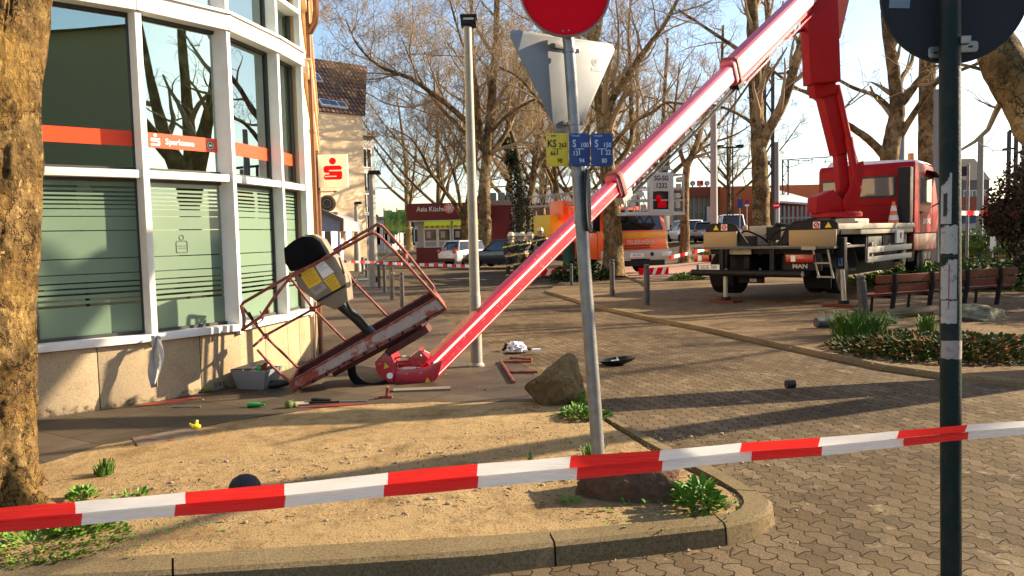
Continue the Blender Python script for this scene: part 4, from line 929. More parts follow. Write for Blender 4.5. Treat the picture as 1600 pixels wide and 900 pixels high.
# ---------------------------------------------------------------- leaning sign pole in the middle
base = G(936, 722); y0 = base.y; o = empty('sign_post', base, 0, 'leaning grey pole with red disc, triangle back and small hydrant plates', 'sign post')
pt = [base+Vector((0, 0, -.05)), D(930, 640, y0), D(912, 400, y0), D(903, 268, y0), D(897, 190, y0), D(889, 70, y0), D(886, 48, y0)]
b = MB(); b.tube(pt[:4], [.048, .048, .047, .047], 20); b.tube(pt[3:], [.041, .041, .041, .041], 20); b.build('pole', galv, o)
def sunframe(c, alpha, roll=0):     # sign plane facing camera, turned by alpha to the right
    al = R(alpha); x = Vector((math.cos(al), math.sin(al), 0)); u = Vector((math.sin(R(roll)), 0, math.cos(R(roll)))); return frame(c, x, u)
M = sunframe(D(882, -15, y0-.06), 8, -4)
b = MB(M); b.lathe([(.300, -.012), (.318, -.012), (.322, 0), (.322, .030), (.314, .034), (.308, .012), (.001, .012)], 64); b.lathe([(.30, -.014), (.001, -.014)], 64); rimm = mat('grey_rim', (.33, .32, .33), .45, .3); dsc = b.build('disc_rim', rimm, o, smooth=30)
b = MB(M); b.cyl((0, 0, .0125), (0, 0, .0145), .306, n=64); b.build('face', signred, dsc, smooth=30)
b = MB(M); b.b2((-.22, -.045, .015), (.22, .045, .0165)); b.build('bar', white, dsc)
for x_, y_ in ((-.02, -.28), (.02, -.275)): b = MB(M); b.cyl((x_, y_, .014), (x_, y_, .019), .006, n=8); b.build('rivet', galv, dsc)
# yield triangle seen from behind, corner radii, turned towards the sun
c = D(884, 120, y0+.075); M = sunframe(c, 32, -3)
def trip(s, r):
    pts = []; V = [Vector((-s/2, s*.289*1.0)), Vector((0, -s*.577)), Vector((s/2, s*.289))]; cen = Vector((0, 0))
    for i, v in enumerate(V):
        d = (v-cen).normalized(); c_ = v-d*2*r; a0 = math.atan2(d.y, d.x)
        for t in range(-60, 61, 15): pts.append((c_.x+r*math.cos(a0+R(t)), c_.y+r*math.sin(a0+R(t))))
    return pts
b = MB(M); b.prism(trip(.97, .04), -.006, 0); tri = b.build('triangle_plate', signback, o, bevel=.0015, smooth=20)
b = MB(M)
for yy in (.205, -.33): b.b2((-.12 if yy > 0 else -.05, yy-.016, .001), (.12 if yy > 0 else .05, yy+.016, .016))
b.build('bracket', galv, tri, bevel=.002)
b = MB(M); b.cyl((.27, .13, .0005), (.27, .13, .0015), .03, n=20); b.b2((.235, .065, .0005), (.315, .088, .0012)); b.build('sticker', mat('worn_white_sticker', (.62, .64, .66), .5, var=.1, scale=50, dirt=(.42, .43, .44), dscale=60, damt=.45), tri)
b = MB(M); b.cyl((.27, .132, .0018), (.27, .132, .0024), .012, n=3); b.build('print', mat('pale_print', (.3, .32, .36), .6), tri)
# small collar clamps
for (px, py, r_) in ((890, 80, .048), (896.5, 193, .048), (903, 273, .052), (908, 347, .052)):
    b = MB(); c = D(px, py, y0); b.tube([c+Vector((0, 0, -.012)), c+Vector((0, 0, .012))], r_, 20); b.box(c+Vector((.05, -.0, 0)), (.03, .03, .024)); b.build('clamp', galv, o)
# hydrant plates
def hydrant(px0, px1, big, num, l2, l3, m, fg, lab):
    c = D((px0+px1)/2, 234, y0-.055); M = sunframe(c, 6, -1.2); k = y0/FPX; w_ = (px1-px0)*k/2-.002; h_ = 25*k
    b = MB(M); b.prism(rp(-w_, -h_, w_, h_, .012, (1, 1, 1, 1)), -.003, .002); pl_ = b.build('hydrant_plate', m, o, label=lab, bevel=.001, smooth=20)
    b = MB(M)
    for sx in (-1, 1):
        for sy in (-1, 1): b.cyl((sx*(w_-.012), sy*(h_-.012), .002), (sx*(w_-.012), sy*(h_-.012), .005), .004, n=8)
    b.build('rivet', galv, pl_)
    T = lambda x, y: M @ Matrix.Translation((x*w_, y*h_, .0025))
    text(big, .072, T(-.50, .36), fg, pl_, off=.0012, sx=.82); text(num, .045, T(.48, .27), fg, pl_, off=.0008, sx=.85)
    text(l2[0], .046, T(-.40, -.22), fg, pl_, off=.0006, sx=.85); text(l2[1], .046, T(.55, -.18), fg, pl_, off=.0006, sx=.85) if l2[1] else None
    text(l3, .044, T(.2, -.68), fg, pl_, off=.0006, sx=.85); text('WASSER' if m is signblue else 'EWR', .016, T(-.35, .84), fg, pl_)
    b = MB(M); b.b2((-.45*w_, .03*h_, .0022), (.45*w_, .07*h_, .0035)); b.b2((-.06*w_, -.32*h_, .0022), (.02*w_, .03*h_, .0035)); b.build('mark', fg, pl_)
hydrant(853.5, 888.5, 'KS', '263', ('66', ''), '98', signyellow, black, 'yellow plate')
hp = mat('pale_blue_print', (.55, .62, .75), .5)
hydrant(889, 922, 'S', '100', ('13', ''), '94', signblue, hp, 'left blue plate')
hydrant(923, 958, 'S', '150', ('', '22'), '80', signblue, hp, 'right blue plate')
# round sign seen almost edge-on
c = D(919, 313, y0-.02); x_ = Vector((.18, .98, 0)); M = frame(c, x_, (0, 0, 1)); b = MB(M); b.lathe([(.001, -.003), (.205, -.003), (.212, -.012), (.218, -.012), (.218, .006), (.001, .004)], 48); b.build('edge_on_disc', darkback, o)

# ---------------------------------------------------------------- dark green pole with sign back, right foreground
base = G(1487, 985); yg = base.y; o = empty('sign_post', (base.x, base.y, HS(base.x, base.y)), 0, 'dark green pole with round sign seen from behind, stickers on it', 'sign post')
p0 = Vector((base.x, yg, -.12)); p1 = D(1485, 450, yg); p2 = D(1484, 30, yg); p3 = D(1484, -90, yg)
b = MB(); b.tube([p0, p1, p2, p3], .0385, 32); gpole = b.build('pole', green_pole, o)
gc = D(1491, -13, yg+.055); M = sunframe(gc, -6, 0); kk = yg/FPX
b = MB(M); R_ = 110*kk; b.lathe([(.001, 0), (R_-.012, 0), (R_-.006, .006), (R_, .006), (R_, -.012), (.001, -.010)], 72); sb = b.build('sign_disc', darkback, o, smooth=30)
b = MB(M); yk = -88*kk
b.prism([(x*kk, y*kk+yk) for x, y in rp(-38, -13, -4, 5, 5, (1, 1, 1, 1))], .001, .006); b.build('clamp', mat('clamp_steel', (.42, .38, .33), .4, .6), sb, bevel=.001); b = MB(M); b.prism([(x*kk, y*kk+yk) for x, y in rp(8, -6, 36, 11, 5, (1, 1, 1, 1))], .001, .006)
b.build('clamp', MATS['clamp_steel'], sb, bevel=.001); b = MB(M); b.b2((-20*kk, yk-4*kk, .002), (-10*kk, yk+14*kk, .035)); b.build('clamp', MATS['clamp_steel'], sb, bevel=.001); b = MB(M); b.b2((-6*kk, yk+0*kk, .06), (8*kk, yk+11*kk, .1)); b.build('clamp', mat('clamp_steel', (.42, .38, .33), .4, .6), sb, bevel=.001)
b = MB(M); b.b2((-31*kk, yk-6*kk, .0065), (-24*kk, yk-3*kk, .0072)); b.b2((21*kk, yk+1*kk, .0065), (28*kk, yk+4*kk, .0072)); b.build('slot', black, sb)
Ms = M @ Matrix.Translation((-81*kk, 0, .001)) @ Matrix.Rotation(R(-3.5), 4, 'Z')
b = MB(Ms); b.b2((-15*kk, -21*kk, 0), (16*kk, 40*kk, .0008)); stk = b.build('sticker', mat('white_sticker', (.42, .43, .42), .5), sb)
b = MB(Ms); b.b2((-15*kk, -21*kk, .001), (16*kk, -9*kk, .0014)); b.build('blue_strip', mat('pale_blue', (.20, .28, .36), .5), stk)
Mt = Ms @ Matrix.Rotation(PI, 4, 'Z')
text('CE', 16*kk, Mt @ Matrix.Translation((6*kk, -3*kk, .0012)), black, stk, off=.0004); text('2022', 8*kk, Mt @ Matrix.Translation((6*kk, -14*kk, .0012)), black, stk); text('RAL', 8*kk, Mt @ Matrix.Translation((-8*kk, 0, .0012)), mat('red_print', (.6, .05, .03), .5), stk)
b = MB(Ms); b.prism([(3*kk, 12*kk), (14*kk, 12*kk), (8.5*kk, 24*kk)], .001, .0014); b.build('red_mark', MATS['red_print'], stk)
b = MB(Ms); b.b2((1*kk, -8*kk, .001), (1.6*kk, 38*kk, .0014)); b.build('line', black, stk)
# stickers wrapped round the pole
def wrap(z0, z1, a0, a1, m, nm='sticker', off=.0008, rag=0.0, seed=0):
    rng = random.Random(seed); n = 12; vs = []; r_ = .0385+off
    for i in range(n+1):
        a = R(a0+(a1-a0)*i/n); zm = (z0+z1)/2; x = (p0.x+(p1.x-p0.x)*(zm-p0.z)/(p1.z-p0.z) if zm < p1.z else p1.x+(p2.x-p1.x)*(zm-p1.z)/(p2.z-p1.z))+r_*math.sin(a); y = yg-r_*math.cos(a)
        vs += [(x, y, z0+rag*rng.random()), (x, y, z1-rag*rng.random())]
    b = MB(); b.add(vs, [(i*2, i*2+2, i*2+3, i*2+1) for i in range(n)]); return b.build(nm, m, gpole, smooth=60)
zz = lambda py: D(1480, py, yg).z
stw = mat('weathered_white_sticker', (.50, .46, .42), .6, var=.15, scale=60, dirt=(.18, .14, .12), dscale=40, damt=.38, dsharp=.05)
wrap(zz(350), zz(271), -84, -22, stw, seed=1); wrap(zz(398), zz(351), -88, 10, stw, rag=.008, seed=2); wrap(zz(468), zz(404), -88, 5, stw, rag=.006, seed=3); wrap(zz(505), zz(468), -88, 5, stw, rag=.004, seed=4)
wrap(zz(560), zz(530), -88, 88, mat('pink_grey_band', (.40, .34, .31), .6, dirt=(.2, .16, .15), dscale=50, damt=.4), rag=.004, seed=5)
wrap(zz(401), zz(398.5), -89, 30, black, 'tape_ring', .0012); wrap(zz(340), zz(300), -66, -44, black, 'print', .0014, .01, 6); wrap(zz(480), zz(410), -40, -34, mat('faded_red_print', (.35, .06, .06), .6), 'print', .0014, .01, 7)

# ---------------------------------------------------------------- barrier tape across the foreground
def tape(name, label, stations, width_px, bands, first_red=True, sag=0.0, fold=True, thickness=.0006, nsub=22):
    """stations: (px, py, depth) centres; a real ribbon with a lengthwise fold, bands alternate red and white"""
    P = [D(x, y, d) for x, y, d in stations]; pxs = [s[0] for s in stations]
    o = empty(name, P[0], 0, label, 'barrier tape')
    def at(px):
        for i in range(len(pxs)-1):
            if px <= pxs[i+1] or i == len(pxs)-2:
                t = (px-pxs[i])/(pxs[i+1]-pxs[i]); return P[i].lerp(P[i+1], t), width_px[i]*(1-t)+width_px[i+1]*t
    for k, (a, c) in enumerate(zip(bands[:-1], bands[1:])):
        isred = (k % 2 == 0) == first_red; b = MB(); n = nsub; sk = [0, 14, -13, 4, -4, 3, 12, 5, 17, 4, 8, 2, 3, 3][k % 14] if fold else 0; sk2 = [14, -13, 4, -4, 3, 12, 5, 17, 4, 8, 2, 3, 3, 3][k % 14] if fold else 0
        for (s0, s1, tilt, yo, da, dc) in (((0, .56, .010, 0, 0, 0), (.50, 1, -.006, -.0045, sk, sk2)) if fold else ((0, 1, 0, 0, 0, 0),)):
            vs = []; fs = []
            for i in range(n+1):
                for j in range(3):
                    s_ = s0+(s1-s0)*j/2; px = (a+da)+((c+dc)-(a+da))*i/n - (4*(s_-.5) if fold else 0); q, wp = at(px); wz = wp*q.y/FPX; z = (s_-.5)*wz*(1+.03*math.sin(px*.021))
                    vs.append((q.x, q.y+yo+tilt*(s_-s0)/(s1-s0)+.0015*math.sin(px*.05+s_*9), q.z-z+(.0012*math.sin(px*.013) if fold else 0)))
            for i in range(n):
                for j in range(2): fs.append((i*3+j, i*3+j+1, (i+1)*3+j+1, (i+1)*3+j))
            b.add(vs, fs)
        ob = b.build('red_band' if isred else 'white_band', tape_r if isred else tape_w, o, smooth=60)
    return o
def tapemat(nm, c):
    t = NT(nm); t.b.inputs['Base Color'].default_value = (*c, 1); t.b.inputs['Roughness'].default_value = .32; t.b.inputs['Specular IOR Level'].default_value = .5
    out = t.t.nodes['Material Output']; tl = t.n('BsdfTranslucent'); tl.inputs[0].default_value = (*c, 1); mx = t.n('MixShader'); mx.inputs[0].default_value = .6
    t.l(t.b.outputs[0], mx.inputs[1]); t.l(tl.outputs[0], mx.inputs[2]); t.l(mx.outputs[0], out.inputs[0])
    tc = t.n('TexCoord'); mp = t.n('Mapping'); mp.inputs['Scale'].default_value = (4, 4, 40); t.l(tc.outputs['Object'], mp.inputs['Vector']); t.l(t.bump(t.noise(mp.outputs[0], 2, 4), .8, .02), t.b.inputs['Normal']); return t.M
tape_r = tapemat('red_tape_plastic', (.85, .035, .03)); tape_w = tapemat('white_tape_plastic', (.88, .86, .86))
stx = [(-60, 819), (0, 812), (113, 803), (290, 786), (440, 774), (605, 757), (745, 743), (890, 730), (1030, 720), (1160, 706), (1280, 697), (1400, 685), (1510, 675), (1600, 668), (1680, 662)]
tape('barrier_tape', 'red and white barrier tape stretched across the foreground', [(x, y, 2.45+.33*(x/1600)) for x, y in stx], [39, 38, 37, 36, 37, 37, 38, 36, 32, 29, 27, 25, 22, 20, 19], [-60, 116, 288, 443, 605, 745, 890, 1030, 1157, 1280, 1403, 1510, 1640])
def thin_tape(label, pts, d0, d1, wpx, step):
    xs_ = [p[0] for p in pts]; st_ = [(x, y, d0+(d1-d0)*(x-xs_[0])/(xs_[-1]-xs_[0])) for x, y in pts]; n = int((xs_[-1]-xs_[0])/step)
    tape('barrier_tape', label, st_, [wpx]*len(pts), [xs_[0]+(xs_[-1]-xs_[0])*i/n for i in range(n+1)], True, fold=False, nsub=1, thickness=.004)
thin_tape('thin red and white tape across the street before the kiosk', [(520, 408), (560, 409), (640, 413), (740, 416)], 24, 28, 4.5, 7)
thin_tape('tape running from the fire engine to the crane truck tail', [(1045, 403), (1100, 390), (1128, 382)], 28, 24, 5, 9)
thin_tape('tape strung on the right behind the green pole', [(1470, 339), (1500, 333), (1540, 333), (1585, 334)], 24, 20, 7, 10)
# ---------------------------------------------------------------- aerial lift truck
def plate(mb, pts, off):
    pts = [Vector(p) for p in pts]; n = len(pts); off = Vector(off)
    return mb.add(pts+[p+off for p in pts], [tuple(range(n)), tuple(range(2*n-1, n-1, -1))]+[(i, i+n, (i+1) % n+n, (i+1) % n) for i in range(n)])
TR = Matrix.Translation((5.65, 17.2, .02)) @ Matrix.Rotation(R(-42), 4, 'Z')
trk = empty('lift_truck', None, M=TR, label='red aerial lift truck with its white and red boom crashed down', cat='truck')
def T_(): return MB(TR)
def part(mb, name, m, par=None, **kw): return mb.build(name, m, par or trk, **kw)
cream_deck = mat('pale_deck', (.50, .46, .36), .55, var=.12, scale=4, dirt=(.30, .26, .2), dscale=4, damt=.4, dsharp=.2)
def make_diamond():
    t = NT('diamond_plate'); tc = t.n('TexCoord'); mp = t.n('Mapping'); mp.inputs['Rotation'].default_value = (0, R(45), 0); t.l(tc.outputs['Object'], mp.inputs['Vector'])
    ck = t.n('TexChecker'); ck.inputs['Scale'].default_value = 46; t.l(mp.outputs[0], ck.inputs[0])
    t.l(t.mix(ck.outputs['Fac'], (.34, .26, .14), (.27, .20, .11)), t.b.inputs['Base Color']); t.b.inputs['Metallic'].default_value = .35; t.b.inputs['Roughness'].default_value = .5
    t.l(t.bump(ck.outputs['Fac'], .6, .01), t.b.inputs['Normal']); return t.M
diam = make_diamond()
# chassis
b = T_(); 
for x in (-.45, .45): b.b2((x-.07, .1, .75), (x+.07, 8.2, 1.05))
b.b2((-1.3, -.02, 1.1), (1.5, .1, 1.24)); b.b2((-.95, .3, .62), (-.55, 1.0, 1.1)); b.b2((.5, .2, .62), (.95, .9, 1.1)); b.b2((-.6, 1.2, .55), (1.2, 5.6, 1.30)); b.b2((1.2, 2.2, .95), (1.5, 5.5, 1.48))
b.b2((-1.35, 1.3, 1.05), (-.6, 5.6, 1.48)); b.b2((-.9, 5.8, .7), (1.45, 8.1, 1.5)); part(b, 'chassis', dark, bevel=.02)
b = T_(); b.b2((-1.62, -.25, 1.22), (1.63, 1.7, 1.265)); part(b, 'rear_platform', mat('worn_dark_platform', (.10, .09, .08), .6, var=.3, scale=6), bevel=.006)
b = T_(); b.b2((.95, -.27, 1.20), (1.25, -.24, 1.275)); b.b2((-1.0, -.1, 1.10), (-.25, -.07, 1.22)); part(b, 'edge_plate', cream_deck)
b = T_(); b.tube([(-1.62, -.3, .68), (.98, -.3, .68)], .075, 16); part(b, 'underrun_bar', dark)
b = T_(); b.tube([(.98, -.3, .68), (1.0, -.3, .68)], .07, 16); part(b, 'bar_cap', galv)
for x in (-.9, .3):
    b = T_(); b.b2((x-.05, -.26, .7), (x+.05, -.18, 1.2)); part(b, 'bracket', dark)
for x0, x1 in ((-1.58, -1.18), (.62, 1.22)):
    b = T_(); b.b2((x0, -.30, .93), (x1, -.16, 1.10)); tl = part(b, 'tail_light', tailred, bevel=.02)
    b = T_(); b.b2((x0+.12, -.312, .95), (x0+.22, -.301, 1.08)); b.build('reversing_lens', lampglass, tl)
b = T_(); b.b2((-1.5, -.30, .74), (-.92, -.28, .87)); pl_ = part(b, 'number_plate', white)
text('SG:E 789', .13, frame(TR @ Vector((-1.19, -.302, .805)), TR.to_3x3() @ Vector((1, 0, 0)), (0, 0, 1)), black, pl_, sx=.85)
b = T_(); b.b2((-1.5, -.303, .745), (-1.44, -.3005, .865)); b.build('blue_strip', signblue, pl_)
b = T_(); b.b2((.55, -.2, .76), (1.35, -.15, 1.12)); mp_ = part(b, 'rear_panel', dark, bevel=.01)
text('MAN', .13, frame(TR @ Vector((.90, -.206, .845)), TR.to_3x3() @ Vector((1, 0, 0)), (0, 0, 1)), mat('grey_lettering', (.6, .6, .6), .4), mp_, off=.004, sx=1.15)
text('RSR', .10, frame(TR @ Vector((-.15, -.206, .52)), TR.to_3x3() @ Vector((1, 0, 0)), (0, 0, 1)), MATS['grey_lettering'], mp_, off=.002)
b = T_(); b.b2((-.5, -.2, .46), (.1, -.17, .6)); part(b, 'mud_guard', rubber)
for x0, x1, y in ((-1.45, -.62, -.05), (.62, 1.62, -.12)):
    b = T_(); b.b2((x0, y, 1.27), (x1, y+.05, 1.62)); cov = part(b, 'tread_plate_cover', diam, bevel=.006)
    hoop = [(x0+.02, y+.1, 1.6), (x0+.06, y+.1, 1.72), (x0+.16, y+.1, 1.79), (x1-.16, y+.1, 1.79), (x1-.06, y+.1, 1.74), (x1+.02, y+.1, 1.6)] if x0 < 0 else [(x0-.28, y+.1, 1.3), (x0-.05, y+.1, 1.68), (x0+.1, y+.1, 1.80), (x1-.1, y+.1, 1.80), (x1-.02, y+.1, 1.74), (x1, y+.1, 1.62)]
    if x0 < 0: hoop += [(x1+.25, y+.1, 1.3)]
    b = T_(); b.prism([(p[0], p[2]) for p in hoop], 0, .04, Matrix(((1, 0, 0, 0), (0, 0, 1, y+.08), (0, 1, 0, 0), (0, 0, 0, 1)))); b.tube(hoop, .028, 8); hp_ = part(b, 'guard_hoop', dark)
    cx = x0+.42 if x0 < 0 else x0+.5
    b = T_(); b.b2((cx, y+.055, 1.65), (cx+.15, y+.07, 1.79)); s_ = b.build('warning_sticker', white, hp_)
    b = T_(); b.tube([(cx+.075+.05*math.cos(2*PI*i/16), y+.05, 1.72+.05*math.sin(2*PI*i/16)) for i in range(17)], .012, 5); b.beam((cx+.04, y+.05, 1.69), (cx+.11, y+.05, 1.75), .015); b.build('warning_ring', signred, hp_)
    b = T_(); b.prism([(cx-.2 if x0 < 0 else cx+.25, 1.66), (cx-.06 if x0 < 0 else cx+.39, 1.66), (cx-.13 if x0 < 0 else cx+.32, 1.78)], 0, .01, Matrix(((1, 0, 0, 0), (0, 0, 1, y+.058), (0, 1, 0, 0), (0, 0, 0, 1)))); b.build('warning_triangle', signyellow, hp_)
# deck
b = T_(); b.b2((-1.2, 1.5, 1.50), (1.6, 5.65, 1.64)); part(b, 'deck', cream_deck, bevel=.01)
b = T_(); b.b2((1.45, .0, 1.62), (1.63, 5.72, 1.74)); b.b2((1.2, 1.6, 1.64), (1.5, 2.3, 1.80)); part(b, 'deck_rail', cream_deck, bevel=.01)
b = T_(); b.b2((.9, 1.9, 1.64), (1.35, 2.9, 1.86)); part(b, 'deck_locker', cream_deck, bevel=.03)
b = T_(); b.b2((-.9, 1.2, 1.5), (-.2, 2.2, 1.74)); part(b, 'deck_locker', cream_deck, bevel=.03)
b = T_(); b.tube([(-.5, 1.0, 1.35), (-.1, 1.0, 1.75), (.2, 1.1, 1.7), (.5, .9, 1.4)], .07, 8); b.box((-.05, .8, 1.55), (.35, .3, .3)); b.tube([(.35, .2, 1.3), (.7, .4, 1.75)], .035, 8); part(b, 'hydraulic_gear', dark)
for k, pts in enumerate(([(-.9, .4, 1.3), (-.7, .5, 1.62), (-.3, .45, 1.5), (-.2, .7, 1.35)], [(.0, .3, 1.28), (.1, .35, 1.55), (.5, .5, 1.66), (.7, 1.0, 1.4)], [(.3, 1.5, 1.66), (.1, 2.3, 1.76), (.3, 3.2, 1.85), (.4, 3.6, 2.0)], [(-.2, 1.4, 1.6), (-.3, 2.2, 1.78), (.0, 3.1, 1.9)])):
    b = T_(); b.tube(smooth_path([Vector(p) for p in pts], 5), .022, 8); part(b, 'hydraulic_hose', rubber)
b = T_(); b.b2((-.55, .9, 1.27), (-.1, 1.3, 1.52)); part(b, 'valve_block', MATS['dusty_grey'] if 'dusty_grey' in MATS else mat('dusty_grey', (.20, .19, .17), .6, var=.3, scale=12), bevel=.02)
for y0, y1 in ((2.3, 3.3), (3.4, 4.1)):
    b = T_(); b.b2((1.50, y0, 1.0), (1.515, y1, 1.44)); lk = part(b, 'side_locker_door', mat('grimy_black_panel', (.03, .028, .026), .6, var=.4, scale=8), bevel=.004)
    b = T_(); b.b2((1.516, y0+.42, 1.2), (1.53, y0+.54, 1.24)); b.build('latch', galv, lk)
for x in (-1.2, 1.05):
    b = T_(); b.b2((x-.28, .42, .34), (x+.28, .45, .80)); part(b, 'mud_flap', rubber)
for i in range(7):
    b = T_(); b.cyl((-1.5+i*.5, -.255, 1.243), (-1.5+i*.5, -.268, 1.243), .012, n=8); part(b, 'bolt', galv)
# outriggers
for x, y, zt in ((-.86, -.12, 1.22), (1.66, .12, 1.45)):
    b = T_(); b.b2((x-.08, y-.08, .78), (x+.08, y+.08, zt)); jk = part(b, 'outrigger', dark, bevel=.01)
    b = T_(); b.tube([(x, y, .78), (x+(.05 if x > 0 else 0), y, .10)], .052, 14); b.build('piston', mat('pale_steel', (.62, .58, .50), .3, .6), jk)
    b = T_(); b.cyl((x+(.05 if x > 0 else 0), y, .05), (x+(.05 if x > 0 else 0), y, .12), .11, n=16); b.build('foot', dark, jk)
    b = T_(); b.box((x, y, .025), (.62, .5, .05)); b.build('base_board', wood, jk, bevel=.01)
b = T_(); b.cyl((1.66, .03, .85), (1.66, .03, 1.02), .05, n=12); part(b, 'blue_valve', mat('valve_blue', (.05, .15, .35), .4))
b = T_(); b.tube([(1.62, 0, .82), (1.60, -.02, 1.1), (1.64, 0, 1.35), (1.66, .02, 1.6)], .018, 6); b.tube([(1.68, -.02, .9), (1.63, -.04, 1.2), (1.66, 0, 1.5)], .014, 6); part(b, 'hose', rubber)
# steps at the tail
b = T_(); 
for x in (1.14, 1.44): b.beam((x+.04, -.2, 1.2), (x+.16, -.2, .60), .035, .02, up=(0, 1, 0))
for z, q in ((.90, .10), (.61, .16)): b.b2((1.12+q-.02, -.215, z), (1.46+q-.02, -.185, z+.035))
part(b, 'ladder_step', galv)
# wheels
def wheel(x, y, z, r, w_, par, M0, out=1, rim=galv, tread=True):
    MM = M0 @ Matrix.Translation((x, y, z)) @ Matrix.Rotation(R(90)*out, 4, 'Y')
    b = MB(MM); b.lathe([(r*.58, -w_/2), (r*.9, -w_/2), (r*.985, -w_/2+.03*r/.45), (r, -w_*.3), (r, w_*.3), (r*.985, w_/2-.03*r/.45), (r*.9, w_/2), (r*.58, w_/2)], 36); o_ = b.build('wheel', rubber, par)
    b = MB(MM); b.lathe([(r*.585, w_/2-.01), (r*.56, w_/2-.015), (r*.5, w_/2-.05*r/.45), (r*.22, w_/2-.07*r/.45), (r*.2, w_/2-.005), (.001, w_/2)], 28)
    for i in range(8): a_ = 2*PI*i/8; b.tube([(r*.35*math.cos(a_), r*.35*math.sin(a_), w_/2-.07*r/.45), (r*.35*math.cos(a_), r*.35*math.sin(a_), w_/2-.03*r/.45)], .025*r/.45, 6)
    b.build('rim', rim, o_); return o_
dustrim = mat('dusty_rim', (.35, .30, .24), .6, .2, var=.2, scale=12)
wheel(-1.28, .95, .62, .50, .62, trk, TR, -1, dustrim); wheel(1.22, .95, .66, .46, .34, trk, TR, 1, dustrim); wheel(.82, .95, .66, .46, .30, trk, TR, 1, dustrim)
wheel(1.35, 6.85, .70, .44, .30, trk, TR, 1, dustrim); wheel(-1.0, 6.85, .70, .44, .30, trk, TR, -1, dustrim)
b = T_(); arc = [(1.40, .95+.62*math.cos(R(a)), .70+.60*math.sin(R(a))) for a in range(5, 181, 15)]
for p, q in zip(arc[:-1], arc[1:]): plate(b, [(1.05, p[1], p[2]), (1.5, p[1], p[2]), (1.5, q[1], q[2]), (1.05, q[1], q[2])], (0, .0, .02))
b.tube([(1.5, p[1], p[2]) for p in arc], .018, 6); part(b, 'mudguard', mat('dark_grey_plastic', (.06, .06, .06), .5), smooth=50)
for z0, z1 in ((1.06, 1.20), (.84, .97)):
    b = T_(); b.b2((1.58, 1.95, z0), (1.62, 5.5, z1)); part(b, 'side_guard', mat('pale_guard', (.62, .60, .52), .5, var=.08), bevel=.006)
for q in ((1.57, 1.9, .84, 1.63, 2.0, 1.2), (1.5, 2.4, .8, 1.57, 2.5, 1.3), (1.5, 5.0, .8, 1.57, 5.1, 1.3)): b = T_(); b.b2(q[:3], q[3:]); part(b, 'guard_bracket', cream_deck)
b = T_(); b.cyl((1.52, 4.9, .86), (1.60, 4.9, .86), .17, n=24); part(b, 'round_cap', cream_deck)
b = T_(); b.b2((1.58, 4.15, 1.24), (1.62, 4.75, 1.56)); pp = part(b, 'notice_plate', white); b = T_(); b.b2((1.622, 4.45, 1.36), (1.626, 4.55, 1.5)); b.build('red_mark', signred, pp)
# cab
cx0, cx1, cy0, cy1, cz0, cz1 = -.92, 1.60, 5.78, 8.2, 1.45, 3.38
b = T_(); prof = [(cy0, cz0), (cy1+.05, cz0), (cy1+.1, cz0+.5), (cy1-.02, cz0+.95), (cy1-.45, cz1-.25), (cy1-.6, cz1-.06), (cy0+.1, cz1), (cy0, cz1-.12)]
def yz(x0): return Matrix(((0, 0, 1, x0), (1, 0, 0, 0), (0, 1, 0, 0), (0, 0, 0, 1)))
b.prism(prof, cx0, cx1, yz(0)); cabo = part(b, 'cab', red, bevel=.06, seg=3)
b = T_(); b.b2((cx0+.05, cy0+.1, 1.0), (cx1-.03, cy1, cz0)); b.build('cab_skirt', mat('dark_red_skirt', (.22, .01, .01), .4), cabo, bevel=.02)
for x0, x1, z0, z1 in ((cx0+.14, cx0+.5, 2.52, 2.93), (.10, 1.10, 2.50, 2.98)):
    b = T_(); b.b2((x0-.05, cy0-.02, z0-.05), (x1+.05, cy0+.02, z1+.05)); wf = b.build('rear_window', alu_d, cabo, bevel=.01); b = T_(); b.b2((x0, cy0-.028, z0), (x1, cy0-.021, z1)); b.build('pane', mat('hazy_cab_glass', (.22, .22, .20), .07, spec=.8, var=.4, scale=1.5), wf)
b = T_()
for z in (2.0, 2.25): b.b2((-.1, cy0-.02, z), (1.1, cy0+.0, z+.04))
b.build('pressed_rib', red, cabo, bevel=.01)
b = T_(); b.b2((1.26, cy0-.32, 1.62), (1.58, cy0-.03, 3.22)); ik = part(b, 'air_intake', mat('matt_black_plastic', (.015, .013, .013), .7), bevel=.04)
b = T_(); b.b2((cx1-.005, 6.35, 2.25), (cx1+.012, 7.45, 3.0)); sw_ = b.build('side_window', alu_d, cabo, bevel=.004); b = T_(); b.b2((cx1+.013, 6.42, 2.31), (cx1+.018, 7.4, 2.95)); b.build('pane', MATS['hazy_cab_glass'], sw_)
b = T_(); b.b2((cx1+.0, 6.2, 1.55), (cx1+.006, 6.22, 3.1)); b.b2((cx1, 7.6, 1.55), (cx1+.006, 7.62, 3.0)); b.build('door_seam', dark, cabo); b = T_(); b.b2((cx1, 6.35, 2.0), (cx1+.04, 6.6, 2.05)); b.build('door_handle', dark, cabo, bevel=.008)
text('EMONS', .22, frame(TR @ Vector((cx1+.008, 7.0, 1.78)), TR.to_3x3() @ Vector((0, 1, 0)), (0, 0, 1)), mat('pale_lettering', (.7, .6, .6), .5), cabo, off=.003)
b = T_(); b.add([(cx0+.1, 6.1, cz1-.02), (cx1-.04, 6.1, cz1-.02), (cx1-.04, 7.7, cz1-.02), (cx0+.1, 7.7, cz1-.02), (cx0+.2, 6.15, cz1+.16), (cx1-.1, 6.15, cz1+.06), (cx1-.1, 7.4, cz1+.04), (cx0+.2, 7.4, cz1+.04)], [(0, 1, 5, 4), (1, 2, 6, 5), (2, 3, 7, 6), (3, 0, 4, 7), (4, 5, 6, 7)]); b.build('roof_cap', white, cabo, bevel=.02)
